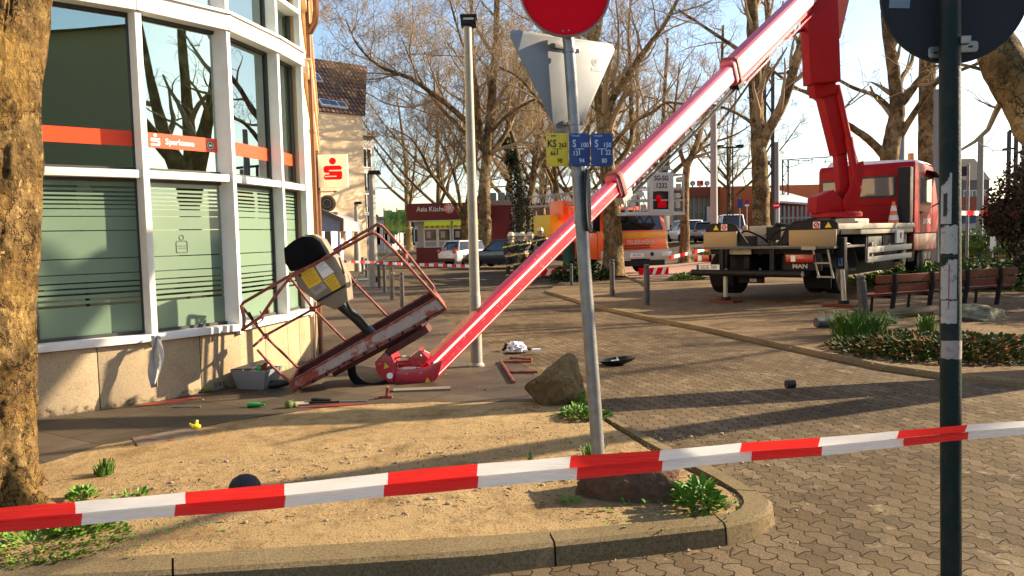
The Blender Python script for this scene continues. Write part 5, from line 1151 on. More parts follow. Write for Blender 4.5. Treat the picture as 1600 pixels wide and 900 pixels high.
b = T_(); b.tube([(cx1, 7.5, 3.05), (cx1+.32, 7.75, 3.0)], .02, 6); b.tube([(cx1, 7.6, 2.2), (cx1+.32, 7.75, 2.4)], .02, 6); b.b2((cx1+.22, 7.7, 2.3), (cx1+.45, 7.78, 3.02)); part(b, 'mirror', dark, bevel=.02)
b = T_(); plate(b, [(cx1-.02, 6.9, 3.18), (cx1-.02, 7.9, 3.02), (cx1+.25, 7.9, 2.96), (cx1+.25, 6.9, 3.10)], (0, 0, .02)); part(b, 'wind_deflector', dark)
b = T_(); b.cyl((1.35, 6.35, cz1+.0), (1.35, 6.35, cz1+.06), .09, n=16); bc = part(b, 'beacon', dark); b = T_(); b.cyl((1.35, 6.35, cz1+.06), (1.35, 6.35, cz1+.25), .085, .075, 16); b.build('amber_lens', mat('amber', (.85, .22, .01), .15, coat=.6), bc, bevel=.01)
# traffic cone on the deck
cc = TR @ Vector((1.25, 5.2, 1.645)); cn = empty('traffic_cone', cc, 0, 'orange and white traffic cone standing on the truck deck by the cab', 'cone')
b = MB(Matrix.Translation(cc)); b.lathe([(.15, .03), (.035, .66), (.03, .67)], 20); b.b2((-.19, -.19, 0), (.19, .19, .035)); b.build('cone_body', orange, cn)
for z in (.18, .42):
    r_ = lambda q: .15-(q-.03)*.183+.003
    b = MB(Matrix.Translation(cc)); b.lathe([(r_(z), z), (r_(z+.13), z+.13)], 20); b.build('white_band', white, cn)
# turret and arms
dT = 20.0
tc_ = TR @ Vector((.2, 4.0, 0)); dT = tc_.y
b = T_(); b.cyl((.2, 4.0, 1.64), (.2, 4.0, 1.92), .52, n=40); part(b, 'turret_base', mat('dark_turret', (.05, .03, .03), .5))
b = T_(); b.lathe([(.60, 1.92), (.62, 1.94), (.62, 2.02), (.58, 2.06), (.001, 2.06)], 40, Matrix.Translation((.2, 4.0, 0)))
for i in range(24): a_ = 2*PI*i/24; b.cyl((.2+.57*math.cos(a_), 4.0+.57*math.sin(a_), 2.05), (.2+.57*math.cos(a_), 4.0+.57*math.sin(a_), 2.085), .018, n=6)
part(b, 'slewing_ring', red)
def facing_plate(mb, pix, d, th, inv=False): plate(mb, [D(x, y, d) for x, y in pix], (0, th, 0))
b = MB(); facing_plate(b, [(1349, 251), (1351, 262), (1341, 327), (1320, 329), (1317, 314), (1330, 290), (1340, 255)], dT-.38, .06); facing_plate(b, [(1349, 251), (1351, 262), (1341, 327), (1320, 329), (1317, 314), (1330, 290), (1340, 255)], dT+.28, .06); part(b, 'turret_cheek', red, bevel=.01)
b = MB(); facing_plate(b, [(1276, 308), (1290, 302), (1303, 296), (1319, 314), (1322, 330), (1275, 333)], dT-.34, .62); part(b, 'turret_housing', red, bevel=.03)
b = MB(); b.beam(D(1285, 122, dT-.1), D(1314, 240, dT-.0), .46, .42, up=(0, 1, 0), cham=.1); part(b, 'lower_arm', red, bevel=.01)
b = MB(); b.beam(D(1311, 232, dT), D(1319, 322, dT), .26, .3, up=(0, 1, 0)); part(b, 'lower_arm', red, bevel=.015)
b = MB(); b.tube([D(1308, 133, dT-.3), D(1326, 215, dT-.32)], .075, 14); b.tube([D(1326, 215, dT-.32), D(1341, 300, dT-.3)], .10, 14); part(b, 'lift_cylinder', red)
b = MB(); b.beam(D(1304, 133, dT-.22), D(1341, 268, dT-.25), .10, .10, up=(0, 1, 0)); part(b, 'arm_flange', mat('orange_red_edge', (.6, .06, .05), .35, coat=.4), bevel=.01)
b = MB(); b.beam(D(1276, -75, dT-.55), D(1284, 131, dT-.5), .76, .50, up=(0, 1, 0)); kb = part(b, 'knuckle_box', red, bevel=.02)
b = MB(); b.beam(D(1281, 118, dT-.3), D(1286, 150, dT-.2), .56, .4, up=(0, 1, 0)); part(b, 'knuckle_joint', red, bevel=.02)
b = MB(); b.beam(D(1301, 60, dT+.4), D(1325, -45, dT+.4), .30, .3, up=(0, 1, 0)); part(b, 'upper_link', mat('tan_worn_red', (.52, .16, .10), .5, var=.2), bevel=.02)
b = MB(); b.tube([D(1268, 40, dT+.2), D(1200, 70, dT-2.3)], .045, 10); part(b, 'compensating_rod', redlit)
# boom
E = D(668, 580, 8.95); T0 = D(1297, -41, dT+.5); bd = (T0-E).normalized()
def tpx(px):
    lo, hi = 0.0, 1.2; k = (px-800)/FPX
    for _ in range(40):
        mi = (lo+hi)/2; p = E.lerp(T0, mi)-CAMP; x = p.dot(_R)/p.dot(_f)
        if x < k: lo = mi
        else: hi = mi
    return lo
def boomsec(name, pa, pb, w_, h_, m, side=None, red_edge=True):
    A, B = E.lerp(T0, tpx(pa)), E.lerp(T0, tpx(pb)); b = MB(); b.beam(A, B, w_, h_, cham=.16); s = part(b, name, m, bevel=.004)
    sx = bd.cross(Vector((0, 0, 1))).normalized(); uy = sx.cross(bd)
    def strip(u0, u1, off, mm, nm, ins=.05):
        b = MB(); A2, B2 = A+bd*ins, B-bd*ins; k = w_/2+off
        plate(b, [A2+sx*k+uy*u0*h_, B2+sx*k+uy*u0*h_, B2+sx*k+uy*u1*h_, A2+sx*k+uy*u1*h_], sx*(.004)); b.build(nm, mm, s)
    return s, strip, sx, uy
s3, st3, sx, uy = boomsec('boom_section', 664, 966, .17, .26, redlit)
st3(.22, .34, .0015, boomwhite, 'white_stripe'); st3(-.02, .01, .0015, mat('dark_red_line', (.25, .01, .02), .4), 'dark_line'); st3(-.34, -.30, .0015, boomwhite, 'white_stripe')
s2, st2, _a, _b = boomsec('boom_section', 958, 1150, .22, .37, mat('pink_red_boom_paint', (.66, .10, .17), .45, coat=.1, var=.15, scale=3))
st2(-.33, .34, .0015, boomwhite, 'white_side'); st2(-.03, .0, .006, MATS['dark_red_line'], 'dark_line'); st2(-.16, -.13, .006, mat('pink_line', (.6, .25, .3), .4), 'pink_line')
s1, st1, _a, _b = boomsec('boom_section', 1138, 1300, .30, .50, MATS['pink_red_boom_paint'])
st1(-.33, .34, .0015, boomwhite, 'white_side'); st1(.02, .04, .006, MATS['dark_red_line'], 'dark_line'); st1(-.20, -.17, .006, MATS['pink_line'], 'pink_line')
for px, w_, hh_ in ((963, .28, .43), (1143, .36, .56)):
    c = E.lerp(T0, tpx(px)); b = MB(); b.beam(c-bd*.05, c+bd*.05, w_, hh_, cham=.14); part(b, 'collar', rust, bevel=.008)
    c2 = c - uy*(hh_*.6) + bd*.15; b = MB(); b.beam(c2-bd*.2, c2+bd*.12, w_*.55, .14); part(b, 'hose_guide', mat('light_grey_metal', (.5, .5, .5), .4, .3) if px < 1000 else dark, bevel=.01)
b = MB(); 
for k, (o1, o2) in enumerate(((.0, .05), (.05, .09), (-.06, .14))):
    A = E.lerp(T0, tpx(968)); B = E.lerp(T0, tpx(1148)); b.tube([A-uy*(.24+o2)+sx*o1, A.lerp(B, .5)-uy*(.27+o2*1.2)+sx*o1, B-uy*(.27+o2)+sx*o1], .018, 6)
part(b, 'hydraulic_hose', dark)
b = MB(); A = E.lerp(T0, tpx(1150)); B = E.lerp(T0, tpx(1262)); b.beam(A-uy*.33, B-uy*.30, .10, .10); b.tube([A-uy*.40+sx*.1, B-uy*.42+sx*.1], .02, 6); part(b, 'extension_cylinder', redlit)
b = MB(); A = E.lerp(T0, tpx(1160)); b.beam(A-uy*.42, A-uy*.42+bd*.7, .1, .05); b.beam(A-uy*.30, A-uy*.45+bd*.2, .04); b.beam(A-uy*.30+bd*.7, A-uy*.45+bd*.5, .04); part(b, 'hose_carrier', mat('pink_grey_metal', (.5, .4, .4), .4, .2))
# yoke on the ground
dY = 8.72
b = MB(); facing_plate(b, [(611, 598), (672, 602), (684, 590), (692, 562), (664, 575), (617, 579)], dY, .05); facing_plate(b, [(611, 598), (672, 602), (684, 590), (692, 562), (664, 575), (617, 579)], dY+.30, .05); facing_plate(b, [(611, 596), (672, 600), (680, 592), (612, 590)], dY+.05, .25); yk_ = part(b, 'yoke', redlit, bevel=.006)
b = MB(); facing_plate(b, [(585, 565), (600, 550), (610, 549), (616, 566), (617, 580), (614, 598), (604, 596), (588, 584)], dY-.05, .48); hb = part(b, 'yoke_hub', redlit, bevel=.02)
b = MB(); facing_plate(b, [(636, 562), (655, 546), (670, 560), (660, 574), (644, 574)], dY+.02, .26); part(b, 'elbow_box', redlit, bevel=.01)
b = MB(); b.tube([D(622, 569, dY+.15), D(662, 566, dY+.2)], .042, 14); part(b, 'tilt_cylinder', redlit); b = MB(); b.tube([D(614, 570, dY+.15), D(624, 569, dY+.15)], .02, 10); b.box(D(630, 558, dY+.1), (.08, .04, .03)); b.box(D(640, 575, dY+.04), (.14, .04, .03)); part(b, 'piston_rod', lampglass)
b = MB(); b.tube([D(616, 560, dY+.1), D(628, 557, dY+.0), D(645, 559, dY+.05), D(658, 555, dY)], .012, 6); b.tube([D(650, 552, dY), D(662, 548, dY), D(670, 552, dY+.1)], .012, 6); part(b, 'hose', mat('tan_hose', (.45, .33, .2), .6))
b = MB(); b.prism([(-.035, -.03), (.035, -.03), (0, .035)], 0, .004, frame(D(603, 571, dY-.052), (.94, 0, .3), (-.3, 0, .94))); b.prism([(-.035, -.03), (.035, -.03), (0, .035)], 0, .004, frame(D(668, 594, dY-.003), (1, 0, 0), (0, 0, 1))); b.build('warning_sticker', signyellow, yk_, smooth=0)
b = MB(); b.cyl(D(609, 587, dY-.052), D(609, 587, dY-.06), .035, n=16); b.build('round_sticker', lampglass, yk_); b = MB(); b.cyl(D(675, 568, dY+.12), D(675, 568, dY+.1), .02, n=10); b.build('blue_sticker', MATS['valve_blue'], yk_)
b = MB(); hp_ = smooth_path([D(549, 572, dY+.1), D(552, 588, dY+.05), D(566, 601, dY), D(586, 605, dY-.05), D(606, 598, dY)], 5); b.tube(hp_, .048, 12); part(b, 'black_hose', rubber)
# basket
def BN(x, y, o=0.0): return D(x, y, 8.30+(x-460)*.00127+o)
def BF(x, y): return BN(x, y, .56 if x > 430 else .46)
nTL, nTR, nBR, nBL = BN(453, 597), BN(682, 465), BN(697, 484), BN(460, 613)
fTL, fTR = BF(467, 576), BF(678, 453); dn = nBL-nTL; fBL, fBR = fTL+dn, fTR+(nBR-nTR)
b = MB(); plate(b, [nBL, nBR, fBR, fBL], (nTL-nBL).normalized()*.03); tray = part(b, 'basket_floor', trayin)
tn = (nTR-nTL).cross(nBL-nTL).normalized(); tn = tn if tn.y < 0 else -tn
b = MB(); plate(b, [nTL, nTR, nBR, nBL], -tn*.02); b.build('front_panel', scratched, tray)
for q in ([fTL, fTR, fBR, fBL], [nTL, fTL, fBL, nBL], [nTR, fTR, fBR, nBR]):
    b = MB(); plate(b, q, (0, .012, 0) if q[0] is fTL else (q[0]-(nTR if q[0] is nTL else nTL)).normalized()*.012); b.build('side_panel', trayin if q[0] is fTL else rust, tray)
b = MB()
for p, q in ((nTL, nTR), (nBL, nBR), (fTL, fTR), (nTL, fTL), (nTR, fTR), (nTL, nBL), (nTR, nBR)): b.beam(p, q, .022, .022)
b.build('edge_frame', rust, tray)
b = MB(); 
for i in range(12): t = (i+.5)/12; p = nTL.lerp(nTR, t).lerp(nBL.lerp(nBR, t), .9); b.beam(p+tn*.012, p+tn*.03+(nBL-nTL)*.1, .02)
b.build('bolt', dark, tray)
b = MB(); plate(b, [BN(600, 549, .1), BN(665, 509, .1), BN(671, 519, .1), BN(608, 557, .1)], (0, .35, 0)); b.beam(BN(520, 585, .25), BN(660, 510, .25), .06, .06); b.build('under_frame', trayin, tray, bevel=.006)
rk = lambda pts, r_=.017: MBrail(pts, r_)
def MBrail(pts, r_):
    b = MB(); b.tube(pts, r_, 10); return b
rails = [('top_rail', [BF(377, 478), BF(380, 473), BF(454, 430), BF(516, 394), BF(583, 354), BF(590, 350), BF(597, 353), BF(633, 393), BF(677, 448), fTR], .018),
         ('top_rail', [BN(377, 516, .05), BN(408, 495, .05), BN(430, 462, .1), BN(455, 432, .1), BN(516, 399, .12), BN(574, 367, .05), BN(583, 363), BN(592, 368), BN(616, 392), nTR], .018),
         ('end_link', [BF(377, 478), BN(381, 495, .2), BN(381, 513, .05)], .02),
         ('post', [BF(379, 480), BF(413, 524), fTL], .015), ('mid_rail', [BN(396, 541, .3), BF(415, 524), BF(489, 483), BF(544, 452), BF(557, 444)], .015),
         ('post', [BF(454, 434), BF(489, 482), BF(541, 534)], .015), ('post', [BF(520, 393), BF(557, 445), BF(606, 495)], .015), ('post', [BN(402, 546), BN(425, 572), nTL], .015)]
bk = empty('basket_cage', None, M=TR); bk.parent = trk; bk.matrix_basis = Matrix(); WM[bk.name] = TR.copy()
for nm, pts, r_ in rails: MBrail(pts, r_).build(nm, rust, bk)
b = MB(); b.tube([BN(557, 443, .4), BN(560, 430, .3), BN(567, 424, .3), BN(592, 408, .3), BN(613, 395, .3)], .010, 6); b.build('bent_rod', galv, bk)
b = MB(); b.box(BN(633, 412, .1), (.05, .05, .07)); b.box(BN(634, 400, .3), (.03, .2, .05)); b.box(BF(489, 483), (.07, .06, .06)); b.box(BF(415, 525), (.06, .05, .06)); b.tube([BF(622, 390), BF(626, 398), BF(634, 396)], .014, 6); b.tube([BF(392, 496), BF(403, 506), BF(410, 500), BF(409, 492)], .009, 6); b.box(BF(417, 487), (.05, .04, .05)); b.tube([BF(406, 486), BF(412, 498)], .007, 6); b.build('fitting', rust, bk)
b = MB(); b.tube([BN(388, 488, .4), BN(396, 502, .4)], .018, 8); b.build('grip', dark, bk)
# control box with black hood
pix = [(459, 432), (514, 395), (524, 402), (540, 431), (544, 470), (523, 484), (495, 472), (466, 450)]; o1, o2 = .16, .50
b = MB(); plate(b, [BN(x, y, .14) for x, y in pix], (0, .30, 0)); cb = part(b, 'control_box', beige, bevel=.012)
b = MB(); plate(b, [BN(x, y, .16) for x, y in [(454, 425), (445, 411), (443, 388), (458, 376), (473, 369), (489, 370), (500, 378), (508, 392), (511, 398)]], (0, .24, 0)); b.build('hood', mat('black_moulded_plastic', (.006, .007, .009), .9, spec=.15), cb, bevel=.012)
b = MB(); plate(b, [BN(x, y, .20) for x, y in [(473, 367), (489, 366), (503, 374), (513, 390), (516, 396), (508, 397), (500, 380), (489, 371)]], (0, .22, 0)); b.build('hood_edge', beige, cb, bevel=.006)
for nm, q, m_ in (('label', [(468, 429), (489, 416), (503, 440), (483, 452)], yellowlab), ('label', [(505, 438), (521, 427), (534, 449), (520, 456)], yellowlab), ('notice', [(493, 416), (505, 407), (522, 425), (505, 436)], white), ('notice', [(484, 453), (503, 441), (511, 449), (494, 462)], mat('worn_paper', (.5, .42, .34), .6, var=.2, scale=30))):
    b = MB(); plate(b, [BN(x, y, .136) for x, y in q], (0, .003, 0)); lb = b.build(nm, m_, cb)
    b = MB(); q3 = [BN(x, y, .134) for x, y in q]
    for i in range(1, 6 if m_ is yellowlab else 4): a_ = q3[0].lerp(q3[3], i/6.5); c_ = q3[1].lerp(q3[2], i/6.5); b.beam(a_.lerp(c_, .12), a_.lerp(c_, .88 if i % 2 else .7), .003, .006, up=(0, 1, 0))
    b.build('print', mat('brown_print', (.28, .17, .02), .6) if m_ is yellowlab else mat('blue_print', (.12, .2, .45), .6), lb)
for q in (((496, 471), (540, 446)), ((530, 402), (538, 428)), ((466, 425), (470, 432))): b = MB(); b.tube([BN(*q[0], .125), BN(*q[1], .125)], .011, 6); b.build('handle', dark, cb)
b = MB(); b.tube([BN(532, 476, .28), BN(556, 496, .30), BN(585, 525, .3)], .062, 16); ms = part(b, 'mast', mat('dark_blue_black_tube', (.02, .028, .035), .35)); b = MB(); b.tube(smooth_path([BN(541, 470, .22), BN(550, 487, .2), BN(562, 495, .2), BN(575, 510, .22)], 4), .02, 8); b.build('cable', dark, ms)
# ---------------------------------------------------------------- cars
def skin(me_name, verts, edges, radii, sub=1, root=0):
    me = bpy.data.meshes.new(me_name); me.from_pydata(verts, edges, []); o = bpy.data.objects.new(me_name, me); COL.objects.link(o)
    mo = o.modifiers.new('skin', 'SKIN'); mo.use_smooth_shade = True; mo.branch_smoothing = .5
    for i, r_ in enumerate(radii): me.skin_vertices[0].data[i].radius = (r_, r_) if isinstance(r_, (int, float)) else r_
    me.skin_vertices[0].data[root].use_root = True
    s = o.modifiers.new('sub', 'SUBSURF'); s.levels = sub; s.render_levels = sub
    bpy.context.view_layer.update(); ev = o.evaluated_get(bpy.context.evaluated_depsgraph_get()); nm = bpy.data.meshes.new_from_object(ev)
    vs = [v.co.copy() for v in nm.vertices]; fs = [tuple(p.vertices) for p in nm.polygons]; bpy.data.objects.remove(o); bpy.data.meshes.remove(nm); return vs, fs
carglass = mat('car_glass', (.03, .035, .04), .06, spec=.9); plastic = mat('car_black_plastic', (.03, .03, .03), .6)
def car(base, heading, paint, label, kind='hatch', group='parked cars by the square', name='parked_car'):
    L, Wd, Hh = {'hatch': (4.1, 1.75, 1.48), 'suv': (4.5, 1.85, 1.68), 'van': (4.9, 1.9, 1.95), 'wagon': (4.6, 1.8, 1.5)}[kind]
    Mc = Matrix.Translation(base) @ Matrix.Rotation(heading, 4, 'Z'); o = empty(name, None, M=Mc, label=label, cat='car', group=group)
    # stations along y: (y, half width, z low, z shoulder, z roof, half width roof)
    h = Hh
    lo = [(-L/2, .78, .42, .78, .82), (-L/2+.12, .86, .3, .84, .90), (-L*.3, Wd/2, .22, .90, .98), (0, Wd/2, .2, .90, .97), (L*.22, Wd/2, .22, .88, .94), (L*.40, Wd/2*.96, .26, .78, .83), (L/2-.08, Wd/2*.86, .3, .62, .66), (L/2, Wd/2*.7, .38, .55, .58)]
    vs = []; fs = []
    for (y, w_, z0, zs, zt) in lo: vs += [(-w_*.9, y, z0), (-w_, y, (z0+zs)/2), (-w_*.98, y, zs), (-w_*.85, y, zt), (0, y, zt+.02), (w_*.85, y, zt), (w_*.98, y, zs), (w_, y, (z0+zs)/2), (w_*.9, y, z0)]
    n = 9
    for i in range(len(lo)-1):
        for j in range(n): fs.append((i*n+j, (i+1)*n+j, (i+1)*n+(j+1) % n, i*n+(j+1) % n))
    fs += [tuple(range(n)), tuple(range(len(vs)-1, len(vs)-n-1, -1))]
    b = MB(Mc); b.add(vs, fs); body = b.build('body', paint, o, bevel=.02, smooth=50)
    rb, rf = {'hatch': (-L*.43, L*.10), 'suv': (-L*.44, L*.12), 'van': (-L*.46, L*.2), 'wagon': (-L*.44, L*.1)}[kind]
    w0, w1 = Wd/2*.90, Wd/2*.72; yb0, yb1, yf1, yf0 = rb-.04, rb+.28, rf-.05, rf+.62
    def gh(y0, y1, y2, y3, z0, z1, wa, wb): return [(-wa, y0, z0), (wa, y0, z0), (wa, y3, z0-.06), (-wa, y3, z0-.06), (-wb, y1, z1), (wb, y1, z1), (wb, y2, z1), (-wb, y2, z1)]
    q = [(0, 3, 2, 1), (4, 5, 6, 7), (0, 1, 5, 4), (1, 2, 6, 5), (2, 3, 7, 6), (3, 0, 4, 7)]
    b = MB(Mc); b.add(gh(yb0, yb1, yf1, yf0, .93, h-.05, w0, w1), q); b.build('windows', carglass, body, bevel=.03)
    b = MB(Mc); b.add([(-w1-.02, yb1-.12, h-.07), (w1+.02, yb1-.12, h-.07), (w1+.02, yf1+.06, h-.07), (-w1-.02, yf1+.06, h-.07), (-w1+.06, yb1-.02, h), (w1-.06, yb1-.02, h), (w1-.06, yf1-.06, h), (-w1+.06, yf1-.06, h)], q); b.build('roof', paint, body, bevel=.02)
    for sx in (-1, 1):
        for (ya, yb_) in ((yb0+.02, yb1-.1), (yf0-.05, yf1), ((yb0+yf0)/2-.1, (yb1+yf1)/2-.05)): b = MB(Mc); b.beam((sx*(w0-.0), ya, .9), (sx*(w1+.0), yb_, h-.04), .07, .05); b.build('pillar', paint, body)
    for sx in (-1, 1):
        for yy in (-L*.30, L*.31): wheel(sx*(Wd/2-.1), yy, .32, .32, .22, o, Mc, sx, galv)
        b = MB(Mc); b.box((sx*(.62), L/2-.10, .64), (.34, .16, .14)); b.build('headlight', lampglass, body, bevel=.03)
        b = MB(Mc); b.box((sx*(.70), -L/2+.06, .86), (.26, .14, .22)); b.build('tail_light', tailred, body, bevel=.02)
        b = MB(Mc); b.box((sx*(Wd/2+.08), yf0-.35, .98), (.18, .1, .13)); b.build('mirror', plastic, body, bevel=.02)
    b = MB(Mc); b.b2((-.26, -L/2-.03, .62), (.26, -L/2+.0, .73)); b.build('number_plate', white, body); b = MB(Mc); b.b2((-.8, -L/2-.02, .3), (.8, -L/2+.1, .48)); b.b2((-.7, L/2-.12, .28), (.7, L/2+.02, .45)); b.build('bumper', plastic, body, bevel=.03)
    return o
wp = mat('white_car_paint', (.72, .72, .72), .25, var=.02, coat=.7); sp_ = mat('silver_car_paint', (.40, .41, .43), .28, .4, var=.03, coat=.6); dp_ = mat('dark_car_paint', (.04, .045, .06), .25, var=.05, coat=.7)
def at(px, y): p = D(px, 400, y); return Vector((p.x, y, H(p.x, y)))
car(at(741, 45), R(-48), wp, 'white parked hatchback partly hidden by the lamp post and plane trunk', 'hatch')
car(at(792, 41), R(62), dp_, 'dark parked car just behind the firefighters', 'wagon')
car(at(1071, 60), R(6), wp, 'white parked sport utility car seen from behind beside the small forked plane', 'suv')
car(at(1107, 58), R(-20), sp_, 'silver parked estate car half hidden by the grey mast', 'wagon')
car(at(1137, 57), R(-6), wp, 'white parked van between the grey mast and the parking sign', 'van')
car(at(1046, 72), R(10), dp_, 'dark parked car peeping out left of the white sport utility car', 'hatch')
car(at(1500, 42)+Vector((0, 0, .0)), R(80), sp_, 'silver car on the road behind the green pole', 'hatch')

# ---------------------------------------------------------------- people
skinm = mat('skin', (.50, .30, .21), .5, var=.08)
def person(base, heading, label, jacket, trousers, helmet=None, hair=None, pose=0, strap=None, h=1.78):
    Mp = Matrix.Translation(base) @ Matrix.Rotation(heading, 4, 'Z'); o = empty('person', None, M=Mp, label=label, cat='person'); k = h/1.8
    V = []; E_ = []; Rr = []
    def v(x, y, z, r_, par=None):
        V.append(Vector((x, y, z))*k); Rr.append(r_*k); i = len(V)-1
        if par is not None: E_.append((par, i))
        return i
    pel = v(0, 0, .95, .15); ch1 = v(0, .01, 1.15, .14, pel); ch2 = v(0, 0, 1.36, .16, ch1); nk = v(0, .01, 1.50, .065, ch2); hd = v(0, .02, 1.60, .082, nk); hd2 = v(0, .01, 1.70, .092, hd); v(0, 0, 1.77, .06, hd2)
    legs = []; arms = []
    for s in (-1, 1):
        fwd = .10*s*(1 if pose != 1 else -1) if pose else .03*s
        hp = v(s*.10, 0, .88, .105, pel); kn = v(s*.12, fwd*.9+.03, .50, .068, hp); an = v(s*.13, fwd*1.2-.02, .09, .042, kn); v(s*.14, fwd*1.2+.13, .04, .036, an); legs.append((hp, kn, an))
        sh = v(s*.19, 0, 1.42, .070, ch2)
        bend = (.16 if pose != 2 else .30); el = v(s*.30, -.02+bend*.2, 1.15, .052, sh); wr = v(s*.26, bend, .97 if pose != 2 else 1.12, .032, el); ha = v(s*.205, bend+.05, .93 if pose != 2 else 1.12, .034, wr)
        for q in range(4): f1 = v(s*(.185+.014*q), bend+.09, .90-.004*q if pose != 2 else 1.11, .0105, ha); v(s*(.185+.014*q)-.01*s, bend+.12, .865+.003*abs(q-1.5) if pose != 2 else 1.09, .009, f1)
        th = v(s*.175, bend+.06, .93 if pose != 2 else 1.14, .012, ha); v(s*.165, bend+.09, .91 if pose != 2 else 1.135, .010, th); arms.append((sh, el, wr))
    vs, fs = skin('b', V, E_, Rr, 1); b = MB(Mp); b.add(vs, fs); 
    b.lathe([(.001, 0), (.014, .004), (.009, .03), (.001, .045)], 8, Matrix.Translation(Vector((0, .105, 1.615))*k)); 
    for s in (-1, 1): b.sphere(Vector((s*.092, .0, 1.635))*k, .028*k, 8, 6, (.4, .8, 1.2))
    body = b.build('body', skinm, o, smooth=60)
    b = MB(Mp)
    for s in (-1, 1): b.sphere(Vector((s*.032, .096, 1.655))*k, .012*k, 8, 6)
    b.sphere(Vector((0, .098, 1.585))*k, .022*k, 8, 4, (1, .3, .25)); b.build('face_features', mat('dark_features', (.08, .03, .025), .5), o)
    def sub(ids, grow):
        mp = {i: n for n, i in enumerate(ids)}; E2 = [(mp[a], mp[c]) for a, c in E_ if a in mp and c in mp]; vs, fs = skin('c', [V[i] for i in ids], E2, [Rr[i]+grow*k for i in ids], 1); return vs, fs
    ids = [pel, ch1, ch2] + [i for a in arms for i in a]; 
    vs, fs = sub(ids, .045 if helmet else .028); b = MB(Mp); b.add(vs, fs); b.build('jacket', jacket, o, smooth=60)
    ids = [pel]+[i for a in legs for i in a]; vs, fs = sub(ids, .036 if helmet else .022); b = MB(Mp); b.add(vs, fs); b.build('trousers', trousers, o, smooth=60)
    b = MB(Mp)
    for (hp, kn, an) in legs: p = V[an]; b.sphere(p+Vector((0, .06, -.035)), .07, 10, 6, (.85, 1.9, .75))
    b.build('boots', dark, o)
    if helmet:
        b = MB(Mp); b.lathe([(.135, 0), (.14, .012), (.128, .03), (.12, .08), (.085, .135), (.03, .155), (.001, .157)], 20, Matrix.Translation(Vector((0, .005, 1.675))*k) @ Matrix.Diagonal((1, 1.2, 1, 1))); b.box(Vector((0, -.01, 1.80))*k, (.02, .24, .05)); hb_ = b.build('helmet', helmet, o)
        b = MB(Mp); b.lathe([(.105, -.12), (.125, -.11), (.125, 0)], 14, Matrix.Translation(Vector((0, -.02, 1.67))*k)); b.build('neck_guard', mat('neck_guard_cloth', (.35, .33, .25), .8), hb_, smooth=60)
    if hair:
        b = MB(Mp); b.sphere(Vector((0, -.012, 1.695))*k, .108*k, 14, 10, (.95, 1.05, 1.0)); b.build('hair', hair, o)
    if strap:
        b = MB(Mp); b.tube([Vector((0, -.22, 1.0))*k, Vector((0, -.22, 1.45))*k], .085, 14); b.build('air_tank', strap, o)
    return o
def firejacket(nm, base, c2):
    t = NT(nm); tc = t.n('TexCoord'); sp = t.n('SeparateXYZ'); t.l(tc.outputs['Object'], sp.inputs[0])
    fz = t.math('FRACT', t.math('MULTIPLY', t.math('ADD', sp.outputs[2], t.math('MULTIPLY', sp.outputs[0], .18)), 1/.37)); st = t.math('LESS_THAN', t.math('ABSOLUTE', t.math('SUBTRACT', fz, .5)), .085)
    n_ = t.noise(tc.outputs['Object'], 9, 4); t.l(t.mix(st, t.mix(t.ramp(n_, .4, .6), base, tuple(x*.5 for x in base)), c2), t.b.inputs['Base Color']); t.b.inputs['Roughness'].default_value = .8; t.l(t.bump(n_, .6, .03), t.b.inputs['Normal']); return t.M
fj = firejacket('dark_fire_jacket', (.035, .035, .045), (.62, .60, .10)); fy = firejacket('sand_fire_trousers', (.22, .15, .05), (.6, .58, .2)); helm = mat('luminous_helmet', (.70, .66, .42), .35, coat=.3)
person(at(799, 29.6), R(205), 'firefighter in dark jacket with yellow bands, leftmost of the group', fj, fj, helm, pose=1, strap=signyellow)
person(at(817, 31.2), R(140), 'firefighter in dark jacket and sand trousers, second from left', fj, fy, helm, pose=2, strap=mat('pale_tank', (.5, .5, .48), .4))
person(at(829, 33.0), R(75), 'firefighter seen side on between two others, with pale air tank', fj, fj, helm, pose=1, strap=MATS['pale_tank'])
person(at(845, 31.8)+Vector((0, 0, .18)), R(170), 'firefighter facing the street just above the red boom', fj, fy, helm, pose=2)
person(at(808, 35), R(90), 'firefighter half hidden behind the two leftmost ones', fy, fj, helm, pose=0)
dcl = mat('dark_coat', (.02, .022, .03), .8); 
person(at(539, 46), R(10), 'distant walker in black coat behind the basket cage', dcl, dcl, hair=dark, pose=1)
person(at(531, 48), R(0), 'distant walker in dark blue left of the black coat walker', mat('navy_coat', (.02, .03, .08), .8), dcl, hair=dark, pose=1)
person(at(527, 60), R(180), 'far small pedestrian by the lit shop windows', mat('red_brown_coat', (.2, .06, .04), .8), dcl, hair=dark, pose=1)
person(at(1164.5, 30)+Vector((0, 0, .08)), R(175), 'grey haired person in dark jacket behind the truck platform', dcl, dcl, hair=mat('grey_hair', (.45, .42, .4), .8))

